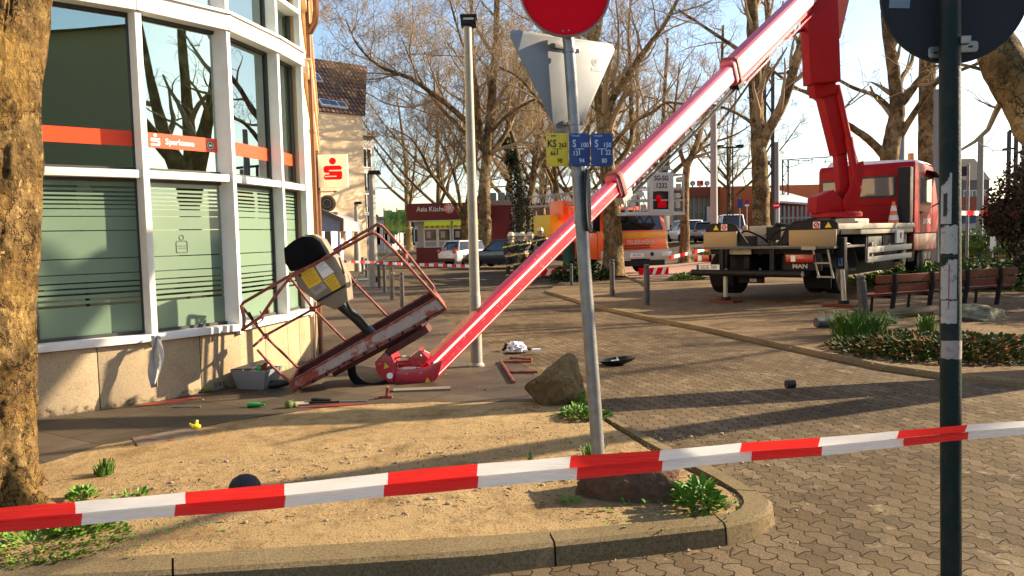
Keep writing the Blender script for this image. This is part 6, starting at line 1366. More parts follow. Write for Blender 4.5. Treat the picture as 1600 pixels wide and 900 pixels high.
# ---------------------------------------------------------------- fire engine
FM = Matrix.Translation((4.72, 29.3, .05)) @ Matrix.Rotation(PI+R(15), 4, 'Z')     # local +y looks out of the windscreen
FM = Matrix.Translation((4.72, 29.3, .08)) @ frame((0, 0, 0), (-.93, -.37, 0), (.37, -.93, 0)) @ Matrix.Scale(1.08, 4)
fe = empty('fire_engine', None, M=FM, label='orange fire engine with white ladder basket folded over its windscreen', cat='fire engine')
F_ = lambda: MB(FM)
dayor = mat('dayglow_orange', (.95, .12, .015), .35, var=.04, coat=.4); yelb = mat('yellow_orange', (.95, .38, .02), .35, coat=.3); chr_ = mat('pale_bumper', (.62, .60, .56), .4)
b = F_(); prof = [(-2.2, .55), (-.02, .55), (.02, 1.5), (-.28, 2.32), (-.45, 2.42), (-2.2, 2.42)]; b.prism(prof, -1.3, 1.3, yz(0)); cb_ = b.build('cab', dayor, fe, bevel=.06)
b = F_(); b.add([(-1.16, .005, 1.56), (1.16, .005, 1.56), (1.12, -.245, 2.28), (-1.12, -.245, 2.28), (-1.16, -.06, 1.56), (1.16, -.06, 1.56), (1.12, -.3, 2.28), (-1.12, -.3, 2.28)], [(0, 1, 2, 3), (7, 6, 5, 4), (0, 4, 5, 1), (1, 5, 6, 2), (2, 6, 7, 3), (3, 7, 4, 0)]); ws = b.build('windscreen', glassd, cb_)
b = F_(); b.beam((-.6, .03, 1.6), (.1, -.06, 1.85), .02); b.beam((.2, .03, 1.6), (.9, -.06, 1.85), .02); b.build('wiper', dark, ws)
b = F_(); b.b2((-1.28, .0, 1.28), (1.28, .045, 1.50)); b.build('yellow_band', yelb, cb_, bevel=.01)
b = F_()
for z in (1.0, .92): b.b2((-.6, .0, z), (.6, .03, z+.035))
b.build('grille_slot', mat('dark_slot', (.12, .02, .01), .6), cb_)
ltp = mat('pale_orange_letters', (.8, .5, .4), .4)
Fx = FM.to_3x3() @ Vector((-1, 0, 0))
text('FEUERWEHR', .235, frame(FM @ Vector((-.22, .035, 1.14)), Fx, (0, 0, 1)), ltp, cb_, off=.006, sx=.92)
b = F_(); b.b2((-1.32, -.1, .55), (1.32, .12, .86)); bp = b.build('bumper', chr_, fe, bevel=.04)
b = F_(); b.b2((-1.2, -.05, .30), (1.2, .05, .5)); b.build('lower_bumper', dark, bp, bevel=.02)
for s in (-1, 1):
    b = F_(); b.b2((s*1.22-.2, .09, .63), (s*1.22+.02 if s > 0 else s*1.22+.2, .14, .80)); b.build('headlight', lampglass, bp, bevel=.02)
    b = F_(); b.cyl((s*.62, .11, .71), (s*.62, .14, .71), .07, n=16); b.build('fog_light', dark, bp)
    b = F_(); b.b2((s*1.42-.12, -.25, 1.55), (s*1.42+.12, -.15, 2.2)); b.tube([(s*1.3, -.2, 2.2), (s*1.42, -.2, 2.2)], .02, 6); b.build('mirror', dark if s > 0 else mat('white_mirror', (.6, .6, .6), .4), fe, bevel=.03)
    b = F_(); b.b2((s*1.295, -1.15, 1.5), (s*1.31, -.4, 2.2)); b.build('side_window', glassd, cb_, bevel=.01)
    b = F_(); b.b2((s*1.3, -1.22, .6), (s*1.306, -1.19, 2.3)); b.b2((s*1.3, -.35, .6), (s*1.306, -.33, 1.5)); b.build('door_seam', dark, cb_)
    for yy in (-1.5, -5.6): wheel(s*1.12, yy, .48, .48, .32, fe, FM, s, galv)
b = F_(); b.b2((-.28, .125, .62), (.28, .14, .76)); npl = b.build('number_plate', white, bp); text('SG-2333', .11, frame(FM @ Vector((0, .143, .69)), Fx, (0, 0, 1)), mat('dark_blue_print', (.05, .07, .25), .5), npl)
b = F_(); b.b2((-1.25, -8.4, .7), (1.25, -2.3, 1.45)); b.build('equipment_body', dayor, fe, bevel=.03)
b = F_()
for s in (-1, 1):
    for y in (-7.9, -6.6, -4.6, -3.3): b.b2((s*1.24, y, .8), (s*1.262, y+1.0, 1.38))
b.build('roller_shutter', galv, fe, bevel=.005)
b = F_(); b.b2((-1.2, -8.3, .45), (1.2, -2.4, .7)); b.build('chassis', dark, fe)
b = F_(); b.b2((-.9, -6.9, 1.45), (.9, -5.2, 2.3)); b.build('turntable', yellowlab, fe, bevel=.05)
b = F_(); b.b2((-1.2, -6.2, 2.3), (-.2, -4.2, 2.75)); b.b2((-.3, -6.0, 2.05), (.55, -4.7, 2.85)); b.b2((-.2, -4.7, 2.2), (.4, -4.3, 2.6)); b.build('turret', dayor, fe, bevel=.06)
def lattice(p, q, w_, h_, n):
    b = F_(); p = Vector(p); q = Vector(q)
    for sx in (-1, 1):
        a = p+Vector((sx*w_/2, 0, 0)); c = q+Vector((sx*w_/2, 0, 0)); b.beam(a, c, .07); b.beam(a+Vector((0, 0, h_)), c+Vector((0, 0, h_)), .05)
        for i in range(n): b.beam(a.lerp(c, i/n), a.lerp(c, (i+.5)/n)+Vector((0, 0, h_)), .03); b.beam(a.lerp(c, (i+.5)/n)+Vector((0, 0, h_)), a.lerp(c, (i+1)/n), .03)
    for i in range(n*2+1): b.beam(p.lerp(q, i/(2*n))+Vector((-w_/2, 0, 0)), p.lerp(q, i/(2*n))+Vector((w_/2, 0, 0)), .035)
    return b
lattice((0, -8.5, 2.75), (0, .1, 2.62), .8, .45, 12).build('ladder', galv, fe)
bwm = mat('white_basket_paint', (.60, .60, .58), .45, var=.06)
bask = empty('ladder_basket', None, M=FM); bask.parent = fe; bask.matrix_basis = Matrix(); WM[bask.name] = FM.copy()
# front panel (towards camera) with opening, tube cage round it; local x negative = picture right
b = F_(); X0, X1 = -.72, .22; yy = 1.3
b.b2((X0, yy, 2.12), (X0+.14, yy+.04, 3.48)); b.b2((X1-.14, yy, 2.12), (X1, yy+.04, 3.48)); b.b2((X0+.14, yy, 2.85), (X1-.14, yy+.04, 3.48)); b.b2((X0+.14, yy, 2.12), (X1-.14, yy+.04, 2.24)); pn = b.build('front_panel', bwm, bask, bevel=.01)
text('SG-SG', .25, frame(FM @ Vector(((X0+X1)/2, yy+.045, 3.28)), Fx, (0, 0, 1)), black, pn, off=.006, sx=.9); text('1232', .25, frame(FM @ Vector(((X0+X1)/2, yy+.045, 3.03)), Fx, (0, 0, 1)), black, pn, off=.006)
b = F_(); b.b2((X0+.14, yy-.3, 2.24), (X1-.14, yy-.05, 2.85)); b.build('opening', black, bask); b = F_(); b.box((-.3, yy-.02, 2.45), (.35, .04, .3)); b.sphere((-.15, yy-.02, 2.62), .12, 10, 6); b.build('red_gear', signred, bask, bevel=.02)
b = F_()
for x in (X0-.45, X0-.02, X1+.02, X1+.35, X1+.8):
    for y in (.35, 1.28): b.tube([(x, y, 2.12), (x, y, 3.4)], .028, 8)
for z in (2.14, 2.55, 2.95, 3.42):
    for y in (.35, 1.28): b.tube([(X0-.45, y, z), (X1+.8, y, z)], .026, 8)
    for x in (X0-.45, X1+.8): b.tube([(x, .35, z), (x, 1.28, z)], .026, 8)
for (x, z) in ((X1+.15, 2.3), (X1+.5, 2.6), (X0-.25, 2.4), (X0-.3, 3.0), (X1+.6, 3.1)): b.box((x, 1.2, z), (.14, .12, .22))
for i in range(5): x = X1+.02+i*.2; b.tube([(x, 1.28, 2.14+(i % 2)*.4), (x+.22, 1.28, 2.56+(i % 2)*.4)], .018, 6)
for x, z in ((X1+.3, 2.75), (X1+.62, 2.4), (X0-.2, 2.7), (X0-.34, 3.25), (X1+.45, 3.3)): b.cyl((x, 1.1, z), (x, 1.36, z), .09, n=10)
b.build('tube_cage', bwm, bask)
b = F_(); b.b2((X0-.48, .3, 2.05), (X1+.85, 1.32, 2.13)); b.build('floor', bwm, bask, bevel=.01)
b = F_(); b.tube([(X1-.2, 1.1, 3.45), (X1-.2, 1.1, 4.0)], .03, 8); b.box((X1-.2, 1.1, 3.85), (.12, .12, .3)); b.tube([(X0+.1, 1.1, 3.45), (X0+.05, 1.1, 3.62), (X0-.1, 1.1, 3.6), (X0-.15, 1.1, 3.5)], .025, 8); b.box((X0+.1, 1.1, 3.65), (.2, .14, .14)); b.box((X0+.4, 1.1, 3.6), (.16, .12, .16)); b.build('floodlight', galv, bask)
b = F_(); b.b2((.9, -.2, 2.35), (1.25, .05, 2.62)); b.b2((-1.25, -.2, 2.42), (-.95, .0, 2.55)); b.build('blue_light_housing', signred, fe, bevel=.03)

# litter bin, equipment pile
bb = at(889, 29.5); o = empty('litter_bin', bb, 0, 'dark green cylindrical litter bin left of the fire engine cab', 'bin'); b = MB(Matrix.Translation(bb)); b.lathe([(.20, .45), (.24, .5), (.24, 1.28), (.25, 1.3), (.25, 1.36), (.2, 1.4), (.001, 1.41)], 24); b.build('drum', mat('dark_green_bin', (.015, .09, .065), .45), o); b = MB(Matrix.Translation(bb)); b.tube([(.3, 0, -.1), (.3, 0, 1.5)], .03, 8); b.build('post', bollm, o)
eq = at(868, 30.5); o = empty('equipment_pallet', eq, 0, 'striped red and white warning boards on low pallet behind the boom', 'pallet'); b = MB(Matrix.Translation(eq)); b.b2((-.9, -.3, .35), (.6, .5, .45)); b.b2((-.8, -.3, 0), (-.6, .4, .35)); b.b2((.3, -.3, 0), (.5, .4, .35)); b.build('pallet', mat('pallet_wood', (.42, .32, .2), .8), o); b = MB(Matrix.Translation(eq)); b.b2((-.9, -.36, .08), (.6, -.31, .3)); wb = b.build('board', signred, o)
for i in range(4): x = -.8+i*.38; b = MB(Matrix.Translation(eq)); b.add([(x, -.365, .08), (x+.15, -.365, .08), (x+.25, -.365, .3), (x+.1, -.365, .3)], [(0, 1, 2, 3)]); b.build('white_stripe', white, wb)
eq2 = at(1021, 28.3); o = empty('warning_board', eq2, 0, 'red and white warning board lying under the fire engine bumper', 'board'); b = MB(Matrix.Translation(eq2)); b.box((0, 0, .25), (1.1, .05, .25)); wb = b.build('board', signred, o)
for i in range(3): x = -.4+i*.33; b = MB(Matrix.Translation(eq2)); b.add([(x, -.03, .125), (x+.12, -.03, .125), (x+.22, -.03, .375), (x+.1, -.03, .375)], [(0, 1, 2, 3)]); b.build('white_stripe', white, wb)
# parking signs
def signpost(px, y, pytop, items, label, hgt=None):
    bb = at(px, y); top = D(px, pytop, y); o = empty('traffic_sign', bb, 0, label, 'traffic sign'); b = MB(); b.tube([bb, Vector((bb.x, y, top.z))], .035, 8); b.build('pole', galv, o)
    for (kind, cx, cy, wpx, hpx, m_, m2) in items:
        c = D(cx, cy, y-.06); k = y/FPX; M = frame(c, (1, 0, 0), (0, 0, 1)); b = MB(M)
        if kind == 'rect': b.prism(rp(-wpx*k/2, -hpx*k/2, wpx*k/2, hpx*k/2, .03, (1, 1, 1, 1)), 0, .02)
        elif kind == 'disc': b.cyl((0, 0, 0), (0, 0, .02), wpx*k/2, n=28)
        elif kind == 'tri': b.prism([(-wpx*k/2, -hpx*k/2), (wpx*k/2, -hpx*k/2), (0, hpx*k/2)], 0, .02)
        pl_ = b.build('sign_plate', m_, o, smooth=20); b = MB(M @ Matrix.Translation((0, 0, .022)))
        if m2 == 'P': text('P', hpx*k*.8, M @ Matrix.Translation((0, 0, .024)), white, pl_, off=.01)
        elif m2 == 'bar': b.b2((-wpx*k*.38, -hpx*k*.09, 0), (wpx*k*.38, hpx*k*.09, .004)); b.build('bar', white, pl_)
        elif m2 == 'blue': b.cyl((0, 0, 0), (0, 0, .003), wpx*k*.36, n=20); b.build('blue_field', signblue, pl_)
        elif m2 == 'inner': b.prism([(-wpx*k*.27, -hpx*k*.34), (wpx*k*.27, -hpx*k*.34), (0, hpx*k*.24)], 0, .003); b.build('field', white, pl_)
    return o
signpost(1156, 45, 310, [('rect', 1156, 316, 8, 10, signblue, ''), ('rect', 1156, 323, 8, 4, signblue, '')], 'blue parking sign on thin pole before the orange station')
signpost(1167, 46, 312, [('disc', 1167, 315, 8, 8, signred, 'blue'), ('rect', 1167, 321, 7, 2.5, white, '')], 'round red and blue no stopping sign left of the plane trunk')
signpost(1213, 36, 316, [('disc', 1213, 321, 11, 11, signred, 'bar')], 'red no entry disc right of the lattice mast')
signpost(839, 44, 330, [('rect', 839.5, 344, 8, 8, signblue, 'P'), ('rect', 838.5, 352, 7, 8, white, '')], 'blue parking sign above the firefighters, left one')
signpost(865, 47, 338, [('rect', 865, 344, 6, 6, signblue, 'P')], 'small blue parking sign below the orange ladder turret')
signpost(1465, 40, 258, [('tri', 1465, 264, 10, 11, signred, 'inner'), ('disc', 1466, 288, 9, 9, signred, 'blue')], 'red triangle warning sign between the truck cab and green pole')
# ---------------------------------------------------------------- station building, masts, far right
ys = 78; A = D(1052, 296, ys); Bp = D(1124, 289, ys); st = empty('station_building', (A.x, ys, .9), 0, 'orange and red brown railway station with three round and square signs on its roof', 'station')
rb_ = mat('red_brown_wall', (.30, .08, .05), .8, var=.06); ob = mat('orange_render', (.62, .17, .05), .8, var=.05)
x0, x1, x2, x3 = A.x, Bp.x, D(1172, 292, ys-2).x, D(1240, 297, ys+4).x
b = MB(); b.b2((x0, ys, D(1090, 309, ys).z), (x1+.2, ys+8, D(1090, 292, ys).z)); b.build('upper_wall', rb_, st, smooth=0)
b = MB(); b.b2((x1, ys-2, 0), (x2+8, ys+8, D(1150, 291, ys-2).z)); b.build('tower_wall', ob, st, smooth=0)
b = MB(); b.b2((D(1218, 297, ys+4).x, ys+2, 0), (x3, ys+9, D(1230, 297, ys+4).z)); b.build('rear_wall', ob, st, smooth=0)
b = MB(); b.b2((x0, ys+.3, .5), (x1, ys+7, D(1090, 309, ys).z)); g_ = b.build('glazed_hall', mat('pale_hall_glass', (.28, .27, .20), .2, var=.5, scale=.8), st, smooth=0)
b = MB(); n = 9
for i in range(n+1): x = x0+(x1-x0)*i/n; b.b2((x-.06, ys+.1, .5), (x+.06, ys+.3, D(1090, 309, ys).z))
for z in (2.2, 3.6): b.b2((x0, ys+.12, z), (x1, ys+.3, z+.12))
b.build('mullion', galv, g_)
b = MB(); b.b2((D(1104, 300, ys).x, ys-.2, .8), (D(1110, 300, ys).x, ys, D(1107, 323, ys).z)); b.build('door_portal', white, st)
b = MB(); b.b2((x2+1, ys-6, .5), (D(1290, 330, ys-6).x, ys-3, D(1250, 318, ys-6).z)); b.b2((x2+2, ys-4, D(1250, 318, ys-6).z), (D(1290, 330, ys-6).x, ys+1, D(1250, 312, ys-6).z)); b.build('low_wing', rb_, st, smooth=0)
b = MB(); ca, cb2 = D(1200, 318, ys-10), D(1285, 320, ys-10); plate(b, [(ca.x, ys-12, ca.z), (cb2.x, ys-12, cb2.z-.2), (cb2.x, ys-4, cb2.z+.3), (ca.x+2, ys-4, ca.z+1.6)], (0, 0, .15)); b.build('canopy_roof', mat('pale_glass_canopy', (.6, .6, .62), .4), st)
b = MB()
for i in range(14): x = ca.x+(cb2.x-ca.x)*i/13; b.beam((x, ys-12, .6), (x, ys-12, ca.z-.3-i*.01), .14)
b.b2((ca.x, ys-12.1, 2.6), (cb2.x, ys-12, 2.75)); b.build('canopy_post', galv, st)
for px, kind in ((1082, 'S'), (1093.5, 'DB'), (1104.5, 'U')):
    c = D(px, 286.5, ys-.3); k = ys/FPX; M = frame(c, (1, 0, 0), (0, 0, 1)); b = MB(M)
    if kind == 'DB': b.prism(rp(-5*k, -4.2*k, 5*k, 4.2*k, .08, (1, 1, 1, 1)), 0, .15); q = b.build('roof_sign', white, st, smooth=0); b = MB(M); f_ = [(-4.4*k, -3.6*k, 4.4*k, -3.1*k), (-4.4*k, 3.1*k, 4.4*k, 3.6*k), (-4.4*k, -3.6*k, -3.9*k, 3.6*k), (3.9*k, -3.6*k, 4.4*k, 3.6*k)]; [b.b2((a, c_, .16), (d_, e_, .17)) for a, c_, d_, e_ in f_]; b.build('frame', signred, q); text('DB', 6.5*k, M @ Matrix.Translation((0, 0, .16)), signred, q, off=.03)
    else: b.cyl((0, 0, 0), (0, 0, .15), 3.9*k, n=28); q = b.build('roof_sign', mat('s_green', (.08, .28, .20), .5) if kind == 'S' else mat('u_blue', (.15, .28, .40), .5), st); text('S' if kind == 'S' else 'G', 6*k, M @ Matrix.Translation((0, 0, .16)), white, q, off=.03)
    b = MB(); b.beam(c-Vector((0, 0, 4*k)), c-Vector((0, 0, 7*k)), .12); b.build('sign_support', galv, st)
mastm = mat('grey_mast', (.30, .31, .33), .55, .3, var=.12, scale=3); dmast = mat('dark_rusty_mast', (.07, .05, .045), .7, var=.3)
def mast(px, pyt, y, r_, label, m=mastm, kind='tube', pyb=None, w_=None):
    bb = at(px, y); top = D(px, pyt, y); top = Vector((bb.x, y, top.z)); bb.z -= .2
    o = empty('catenary_mast', bb, 0, label, 'mast')
    b = MB()
    if kind == 'tube': b.tube([bb, top], [r_*1.15, r_*.9], 16)
    else:
        q = w_/2
        for sx in (-q, q): b.beam(bb+Vector((sx, 0, 0)), top+Vector((sx, 0, 0)), r_, r_*1.3)
        n = int((top.z-bb.z)/(w_*1.6))
        for i in range(n): z0 = bb.z+(top.z-bb.z)*i/n; z1 = bb.z+(top.z-bb.z)*(i+1)/n; s = 1 if i % 2 else -1; b.beam((bb.x-s*q, y, z0), (bb.x+s*q, y, z1), r_*.55)
    b.build('shaft', m, o); return o, bb, top
def headlamps(o, top, span, y):
    b = MB(); b.beam(top+Vector((-span, 0, -.1)), top+Vector((span, 0, -.1)), .09, .09); b.box(top+Vector((-span*.8, 0, -.02)), (span*.5, .4, .15)); b.box(top+Vector((span*.8, 0, -.02)), (span*.5, .4, .15)); b.build('floodlight', dark, o)
mast(1116, 165, 36, .16, 'smooth pale concrete mast left of the lattice masts', mat('concrete_mast', (.42, .40, .37), .8, var=.08))
o, bb, top = mast(1141, 228, 50, .07, 'slim dark lattice floodlight mast beside the pale concrete mast', dmast, 'lattice', w_=.36); headlamps(o, top, .8, 50)
o, bb, top = mast(1201, 112, 40, .13, 'broad dark twin column lattice mast right of the thick plane trunk', dmast, 'lattice', w_=.42); headlamps(o, top+Vector((.6, 0, 0)), .7, 40)
mast(1213.5, 222, 42, .14, 'smooth blue grey mast behind the no entry disc')
o, bb, top = mast(1227, 250, 70, .10, 'distant catenary mast with double bracket arm', dmast, 'lattice', w_=.5)
b = MB(); b.beam(top+Vector((-.3, 0, 0)), top+Vector((4, 0, .2)), .08); b.beam(top+Vector((0, 0, -.8)), top+Vector((2.5, 0, .05)), .05)
for i in range(3): b.beam(top+Vector((1.2+i*1.2, 0, .0)), top+Vector((1.2+i*1.2, 0, -.4)), .05)
b.build('bracket_arm', dmast, o)
o, bb, top = mast(1461.5, 140, 30, .14, 'blue grey mast half hidden behind the green sign pole')
mast(1529.5, 212, 34, .13, 'blue grey mast rising over the far hedge on the right')
mast(1407, 207, 60, .25, 'distant dark mast seen left of the green pole', mastm)
bb = at(1510.5, 24); o = empty('signal_post', bb, 0, 'thin grey post with dark box sign at its top right of the green pole', 'post'); t_ = D(1510.5, 256, 24); b = MB(); b.tube([bb, Vector((bb.x, 24, t_.z))], .045, 10); b.build('pole', galv, o); b = MB(); b.box((bb.x-.12, 24.1, D(1508, 267, 24).z), (.34, .12, .30)); b.build('dark_box', bollm, o, bevel=.02)
# gantry far right
ga = empty('gantry', at(1590, 45), 0, 'dark overhead line gantry above the bush at the right edge', 'gantry'); b = MB()
for px in (1577, 1588, 1600): p = D(px, 205, 45); b.beam((p.x, 45, H(p.x, 45)), p, .16)
p, q = D(1577, 205, 45), D(1660, 203, 45); b.beam(p, q, .16); p, q = D(1577, 232, 45), D(1588, 232, 45); b.beam(p, q, .1); p, q = D(1568, 234, 45), D(1577, 232, 45); b.beam(p, q, .25, .15); b.build('frame', dmast, ga)
# overhead wires
wr = empty('overhead_wires', D(1300, 230, 60), 0, 'thin overhead railway wires crossing the white sky on the right', 'wires'); 
for pa, pb, ya, yb_ in (((1080, 262), (1420, 232), 70, 60), ((1125, 240), (1600, 238), 60, 46), ((1227, 252), (1480, 190), 70, 50), ((1480, 275), (1600, 262), 60, 46), ((1500, 300), (1600, 285), 60, 50)):
    A, B = D(*pa, ya), D(*pb, yb_); P = [A.lerp(B, i/12)-Vector((0, 0, 1.2*(1-(2*i/12-1)**2)*.5)) for i in range(13)]; b = MB(); b.tube(P, .016, 4); b.build('wire', dark, wr)
# far right: low wall, far houses and tree line
blk(1490, 1545, 308, 52, 'red brown low wall building behind the road on the right', rb_, None, 0, 2, (), 'low_wall')
blk(1505, 1546, 282, 130, 'dark roofed houses far right behind the masts', mat('dull_wall', (.16, .14, .12), .9), mat('dark_roof', (.05, .045, .04), .8), 4, 3, (3, 6))
blk(1243, 1290, 305, 160, 'far apartment roofs beyond the station canopy', mat('dull_wall', (.16, .14, .12), .9), MATS['grey_roof'], 2, 3, (5,))
hd = empty('picket_fence', at(1480, 40), 0, 'dark metal railing along the road on the right', 'fence'); b = MB(); A, B = at(1495, 33), at(1600, 31)
for i in range(46): p = A.lerp(B, i/45); b.beam(p, p+Vector((0, 0, 1.0)), .03)
b.beam(A+Vector((0, 0, 1)), B+Vector((0, 0, 1)), .05); b.beam(A+Vector((0, 0, .15)), B+Vector((0, 0, .15)), .04); b.build('railing', dmast, hd)
bb = at(1551, 31); o = empty('small_sign', bb, 0, 'little white board behind the tape on the right', 'sign'); b = MB(Matrix.Translation(bb)); b.b2((-.12, -.03, .5), (.12, 0, 1.1)); b.beam((0, 0, 0), (0, 0, .5), .04); b.build('board', white, o)

# ---------------------------------------------------------------- benches
def bench(A, B, label, nsup=3, face=1, seat_side=1):
    A, B = Vector(A), Vector(B); u = (B-A).normalized(); nrm = Vector((-u.y, u.x, 0))*seat_side; o = empty('park_bench', A, 0, label, 'bench'); L = (B-A).length
    for z, dz, off in ((.66, .15, 0), (.48, .14, .03)):
        b = MB(); a0 = A+nrm*off+Vector((0, 0, z)); b.beam(a0, a0+u*L, .05, dz, cham=.1); b.build('backrest_board', wood, o, bevel=.006)
    for k in range(3):
        b = MB(); a0 = A+nrm*(.14+k*.13)+Vector((0, 0, .36)); b.beam(a0, a0+u*L, .11, .045, cham=.1); b.build('seat_board', wood, o, bevel=.004)
    for k in range(nsup):
        p = A+u*L*((k+.35)/nsup+.02); b = MB(); b.tube([p+nrm*-.03+Vector((0, 0, .76)), p+nrm*-.04+Vector((0, 0, .5)), p+nrm*.0+Vector((0, 0, .3)), p+nrm*.04+Vector((0, 0, .0))], .045, 8); b.tube([p+nrm*.0+Vector((0, 0, .32)), p+nrm*.45+Vector((0, 0, .32)), p+nrm*.48+Vector((0, 0, .0))], .03, 8); b.build('support', dark, o)
    return o
bench((6.62, 13.9, .05), (10.35, 15.7, .05), 'long red brown park bench with its back to the camera', 4)
bench((9.85, 14.4, .2), (11.3, 14.1, .2), 'second red brown bench cut off by the right picture edge', 2)
# fallen posts
for (pa, pb, r_, d1, d2, lab, m_) in (((1275, 512), (1312, 505), .085, 12.6, 12.7, 'short dark fallen post lying left of the grass clump', bollm), ((1382, 492), (1478, 478), .085, 13.6, 14.3, 'long dark fallen post lying in front of the bench', ubark), ((1330, 500), (1402, 506), .06, 13.4, 12.8, 'dark round bar lying behind the grass clump', bollm)):
    A, B = D(*pa, d1), D(*pb, d2); A.z = B.z = r_+.03; o = empty('fallen_post', A, 0, lab, 'post'); u = (B-A).normalized(); b = MB(); b.tube([A, A+u*.05, A.lerp(B, .5), B], [r_*.95, r_, r_, r_*.98], 16); b.tube([A-u*.01, A], [r_*.6, r_*.6], 16); b.build('post', m_, o)

# ---------------------------------------------------------------- rocks
def rock(base, size, label, seed, top=None, rot=0, tilt=(0, 0), m=None):
    bm = bmesh.new(); bmesh.ops.create_icosphere(bm, subdivisions=5, radius=1); rng = random.Random(seed)
    planes = [(rvec(rng), rng.uniform(.48, .82)) for _ in range(16)]
    if top: planes += top
    for v in bm.verts:
        d = v.co.normalized(); r_ = 1.0
        for n_, k in planes:
            n_ = Vector(n_).normalized(); q = d.dot(n_)
            if q > 1e-3: r_ = min(r_, k/q)
        r_ += .045*noise.noise(d*2.2+Vector((seed, 0, 0))) + .035*abs(noise.noise(d*5+Vector((seed, 2, 0)))) + .022*noise.noise(d*12) + .012*noise.noise(d*26); v.co = d*r_
    M = Matrix.Translation(base) @ Matrix.Rotation(rot, 4, 'Z') @ Matrix.Rotation(tilt[0], 4, 'Y') @ Matrix.Diagonal((*size, 1))
    vs = [v.co.copy() for v in bm.verts]; fs = [tuple(v.index for v in f.verts) for f in bm.faces]; bm.free()
    b = MB(M); b.add(vs, fs); return b.build('boulder', m or rockm, label=label, cat='boulder', smooth=30)
c = G(872, 630); rock((c.x, c.y+.08, .13), (.45, .32, .40), 'pointed mossy boulder beside the leaning sign pole', 4, [((-.45, -.3, .85), .60), ((.95, -.35, .25), .50), ((-.5, -.85, -.1), .55), ((0, 0, 1), .86)], R(10))
c = G(990, 780); rock((c.x-.02, c.y+.12, .03), (.50, .26, .31), 'flat topped boulder under the tape by the kerb bend', 19, [((.05, .1, 1), .60), ((1, -.1, .05), .64), ((0, -1, .0), .62), ((-.8, -.2, .7), .62)], R(-10), m=make_stone('red_brown_rock', (.24, .14, .09), (.14, .08, .05), (.30, .22, .16), 12, .9, 1.0, .06))
c = G(1538, 505); rock((c.x, c.y+.3, .1), (.75, .4, .28), 'low grey green boulder in the planting in front of the bench', 14, [((0, 0, 1), .75)], R(10), m=make_stone('grey_green_rock', (.22, .22, .16), (.12, .12, .09), (.08, .08, .06), 9, .9, .8))

# ---------------------------------------------------------------- plants
def tuft(c, n, h, spread, label, seed, m=None, w_=.006, lean=.6, name='grass_tuft', cat='plant'):
    rng = random.Random(seed); b = MB(); c = Vector(c)
    for _ in range(n):
        a = rng.uniform(0, 2*PI); r_ = spread*rng.random()**.6*.4; p = c+Vector((math.cos(a)*r_, math.sin(a)*r_, -.01)); hh = h*rng.uniform(.55, 1.1); ln = lean*rng.uniform(.2, 1)*hh; q = Vector((math.cos(a+rng.uniform(-.6, .6)), math.sin(a+rng.uniform(-.6, .6)), 0)); s = Vector((-q.y, q.x, 0))*w_*rng.uniform(.7, 1.3)
        p1 = p+q*ln*.25+Vector((0, 0, hh*.55)); p2 = p+q*ln*.65+Vector((0, 0, hh*.9)); p3 = p+q*ln*1.15+Vector((0, 0, hh*(1.0-.3*rng.random())))
        b.add([p-s, p+s, p1-s*.9, p1+s*.9, p2-s*.6, p2+s*.6, p3], [(0, 1, 3, 2), (2, 3, 5, 4), (4, 5, 6)])
    return b.build(name, m or grassm, label=label, cat=cat, smooth=0)
def leafy(c, n, rad, h, ls, label, seed, m=None, kind=None, name='leafy_plant', cat='plant', m2=None, ell=1.0, asp=.42):
    rng = random.Random(seed); b = MB(); c = Vector(c)
    for i in range(n):
        a = rng.uniform(0, 2*PI); r_ = rad*math.sqrt(rng.random()); z = h*rng.random()*(1.05-(r_/rad)**2*.8); p = c+Vector((math.cos(a)*r_*ell, math.sin(a)*r_, z)); L = ls*rng.uniform(.6, 1.3)
        q = (Vector((math.cos(a), math.sin(a), rng.uniform(-.1, 1.0)))+rvec(rng)*.5).normalized(); s = q.cross(Vector((rng.uniform(-.3, .3), rng.uniform(-.3, .3), 1))).normalized()*L*asp; up = s.cross(q).normalized()*L*.12
        b.cur = 1 if (m2 and rng.random() < .22) else 0
        b.add([p, p+q*L*.35+s*.8+up, p+q*L*.75+s*.6+up, p+q*L, p+q*L*.75-s*.6+up, p+q*L*.35-s*.8+up, p+q*L*.5-up*.2], [(0, 1, 6), (1, 2, 6), (2, 3, 6), (3, 4, 6), (4, 5, 6), (5, 0, 6)])
    mm = [m or leafm]+([m2] if m2 else []); return b.build(name, mm, label=label, cat=None if kind else cat, kind=kind, smooth=0)
def gv(px, py, z=0): return G(px, py, z)
tuft(gv(162, 742), 70, .12, .16, 'small upright grass tuft on the sand left of the duck', 1)
tuft(gv(829, 722), 14, .11, .05, 'few thin blades growing in the sand left of the sign pole', 2, w_=.004, lean=.3)
tuft(gv(925, 712), 60, .10, .2, 'small grass tuft at the foot of the leaning sign pole', 3)
tuft(gv(820, 632)+Vector((.52, .0, 0)), 90, .13, .24, 'bright grass tuft at the foot of the pointed boulder', 4, m=leafm)
leafy(gv(910, 650), 240, .20, .09, .05, 'bright low leaves between pointed boulder and sign pole', 5)
leafy(gv(938, 652), 60, .10, .06, .045, 'little leafy sprig just right of the leaning pole', 25)
leafy(gv(1090, 792), 230, .125, .17, .07, 'bushy green weed beside the flat topped boulder', 6, asp=.3)
leafy(gv(1040, 800), 110, .34, .03, .028, 'sparse tiny weeds under the flat topped boulder', 7, ell=1.3, kind='stuff', name='weeds')
leafy(gv(890, 785), 30, .05, .04, .03, 'tiny weed on the sand left of the flat boulder', 8)
leafy(gv(885, 745), 60, .12, .05, .035, 'small weeds just under the tape left of the flat boulder', 26)
leafy(gv(1148, 788), 20, .04, .03, .02, 'tiny weed at the inner kerb bend', 9)
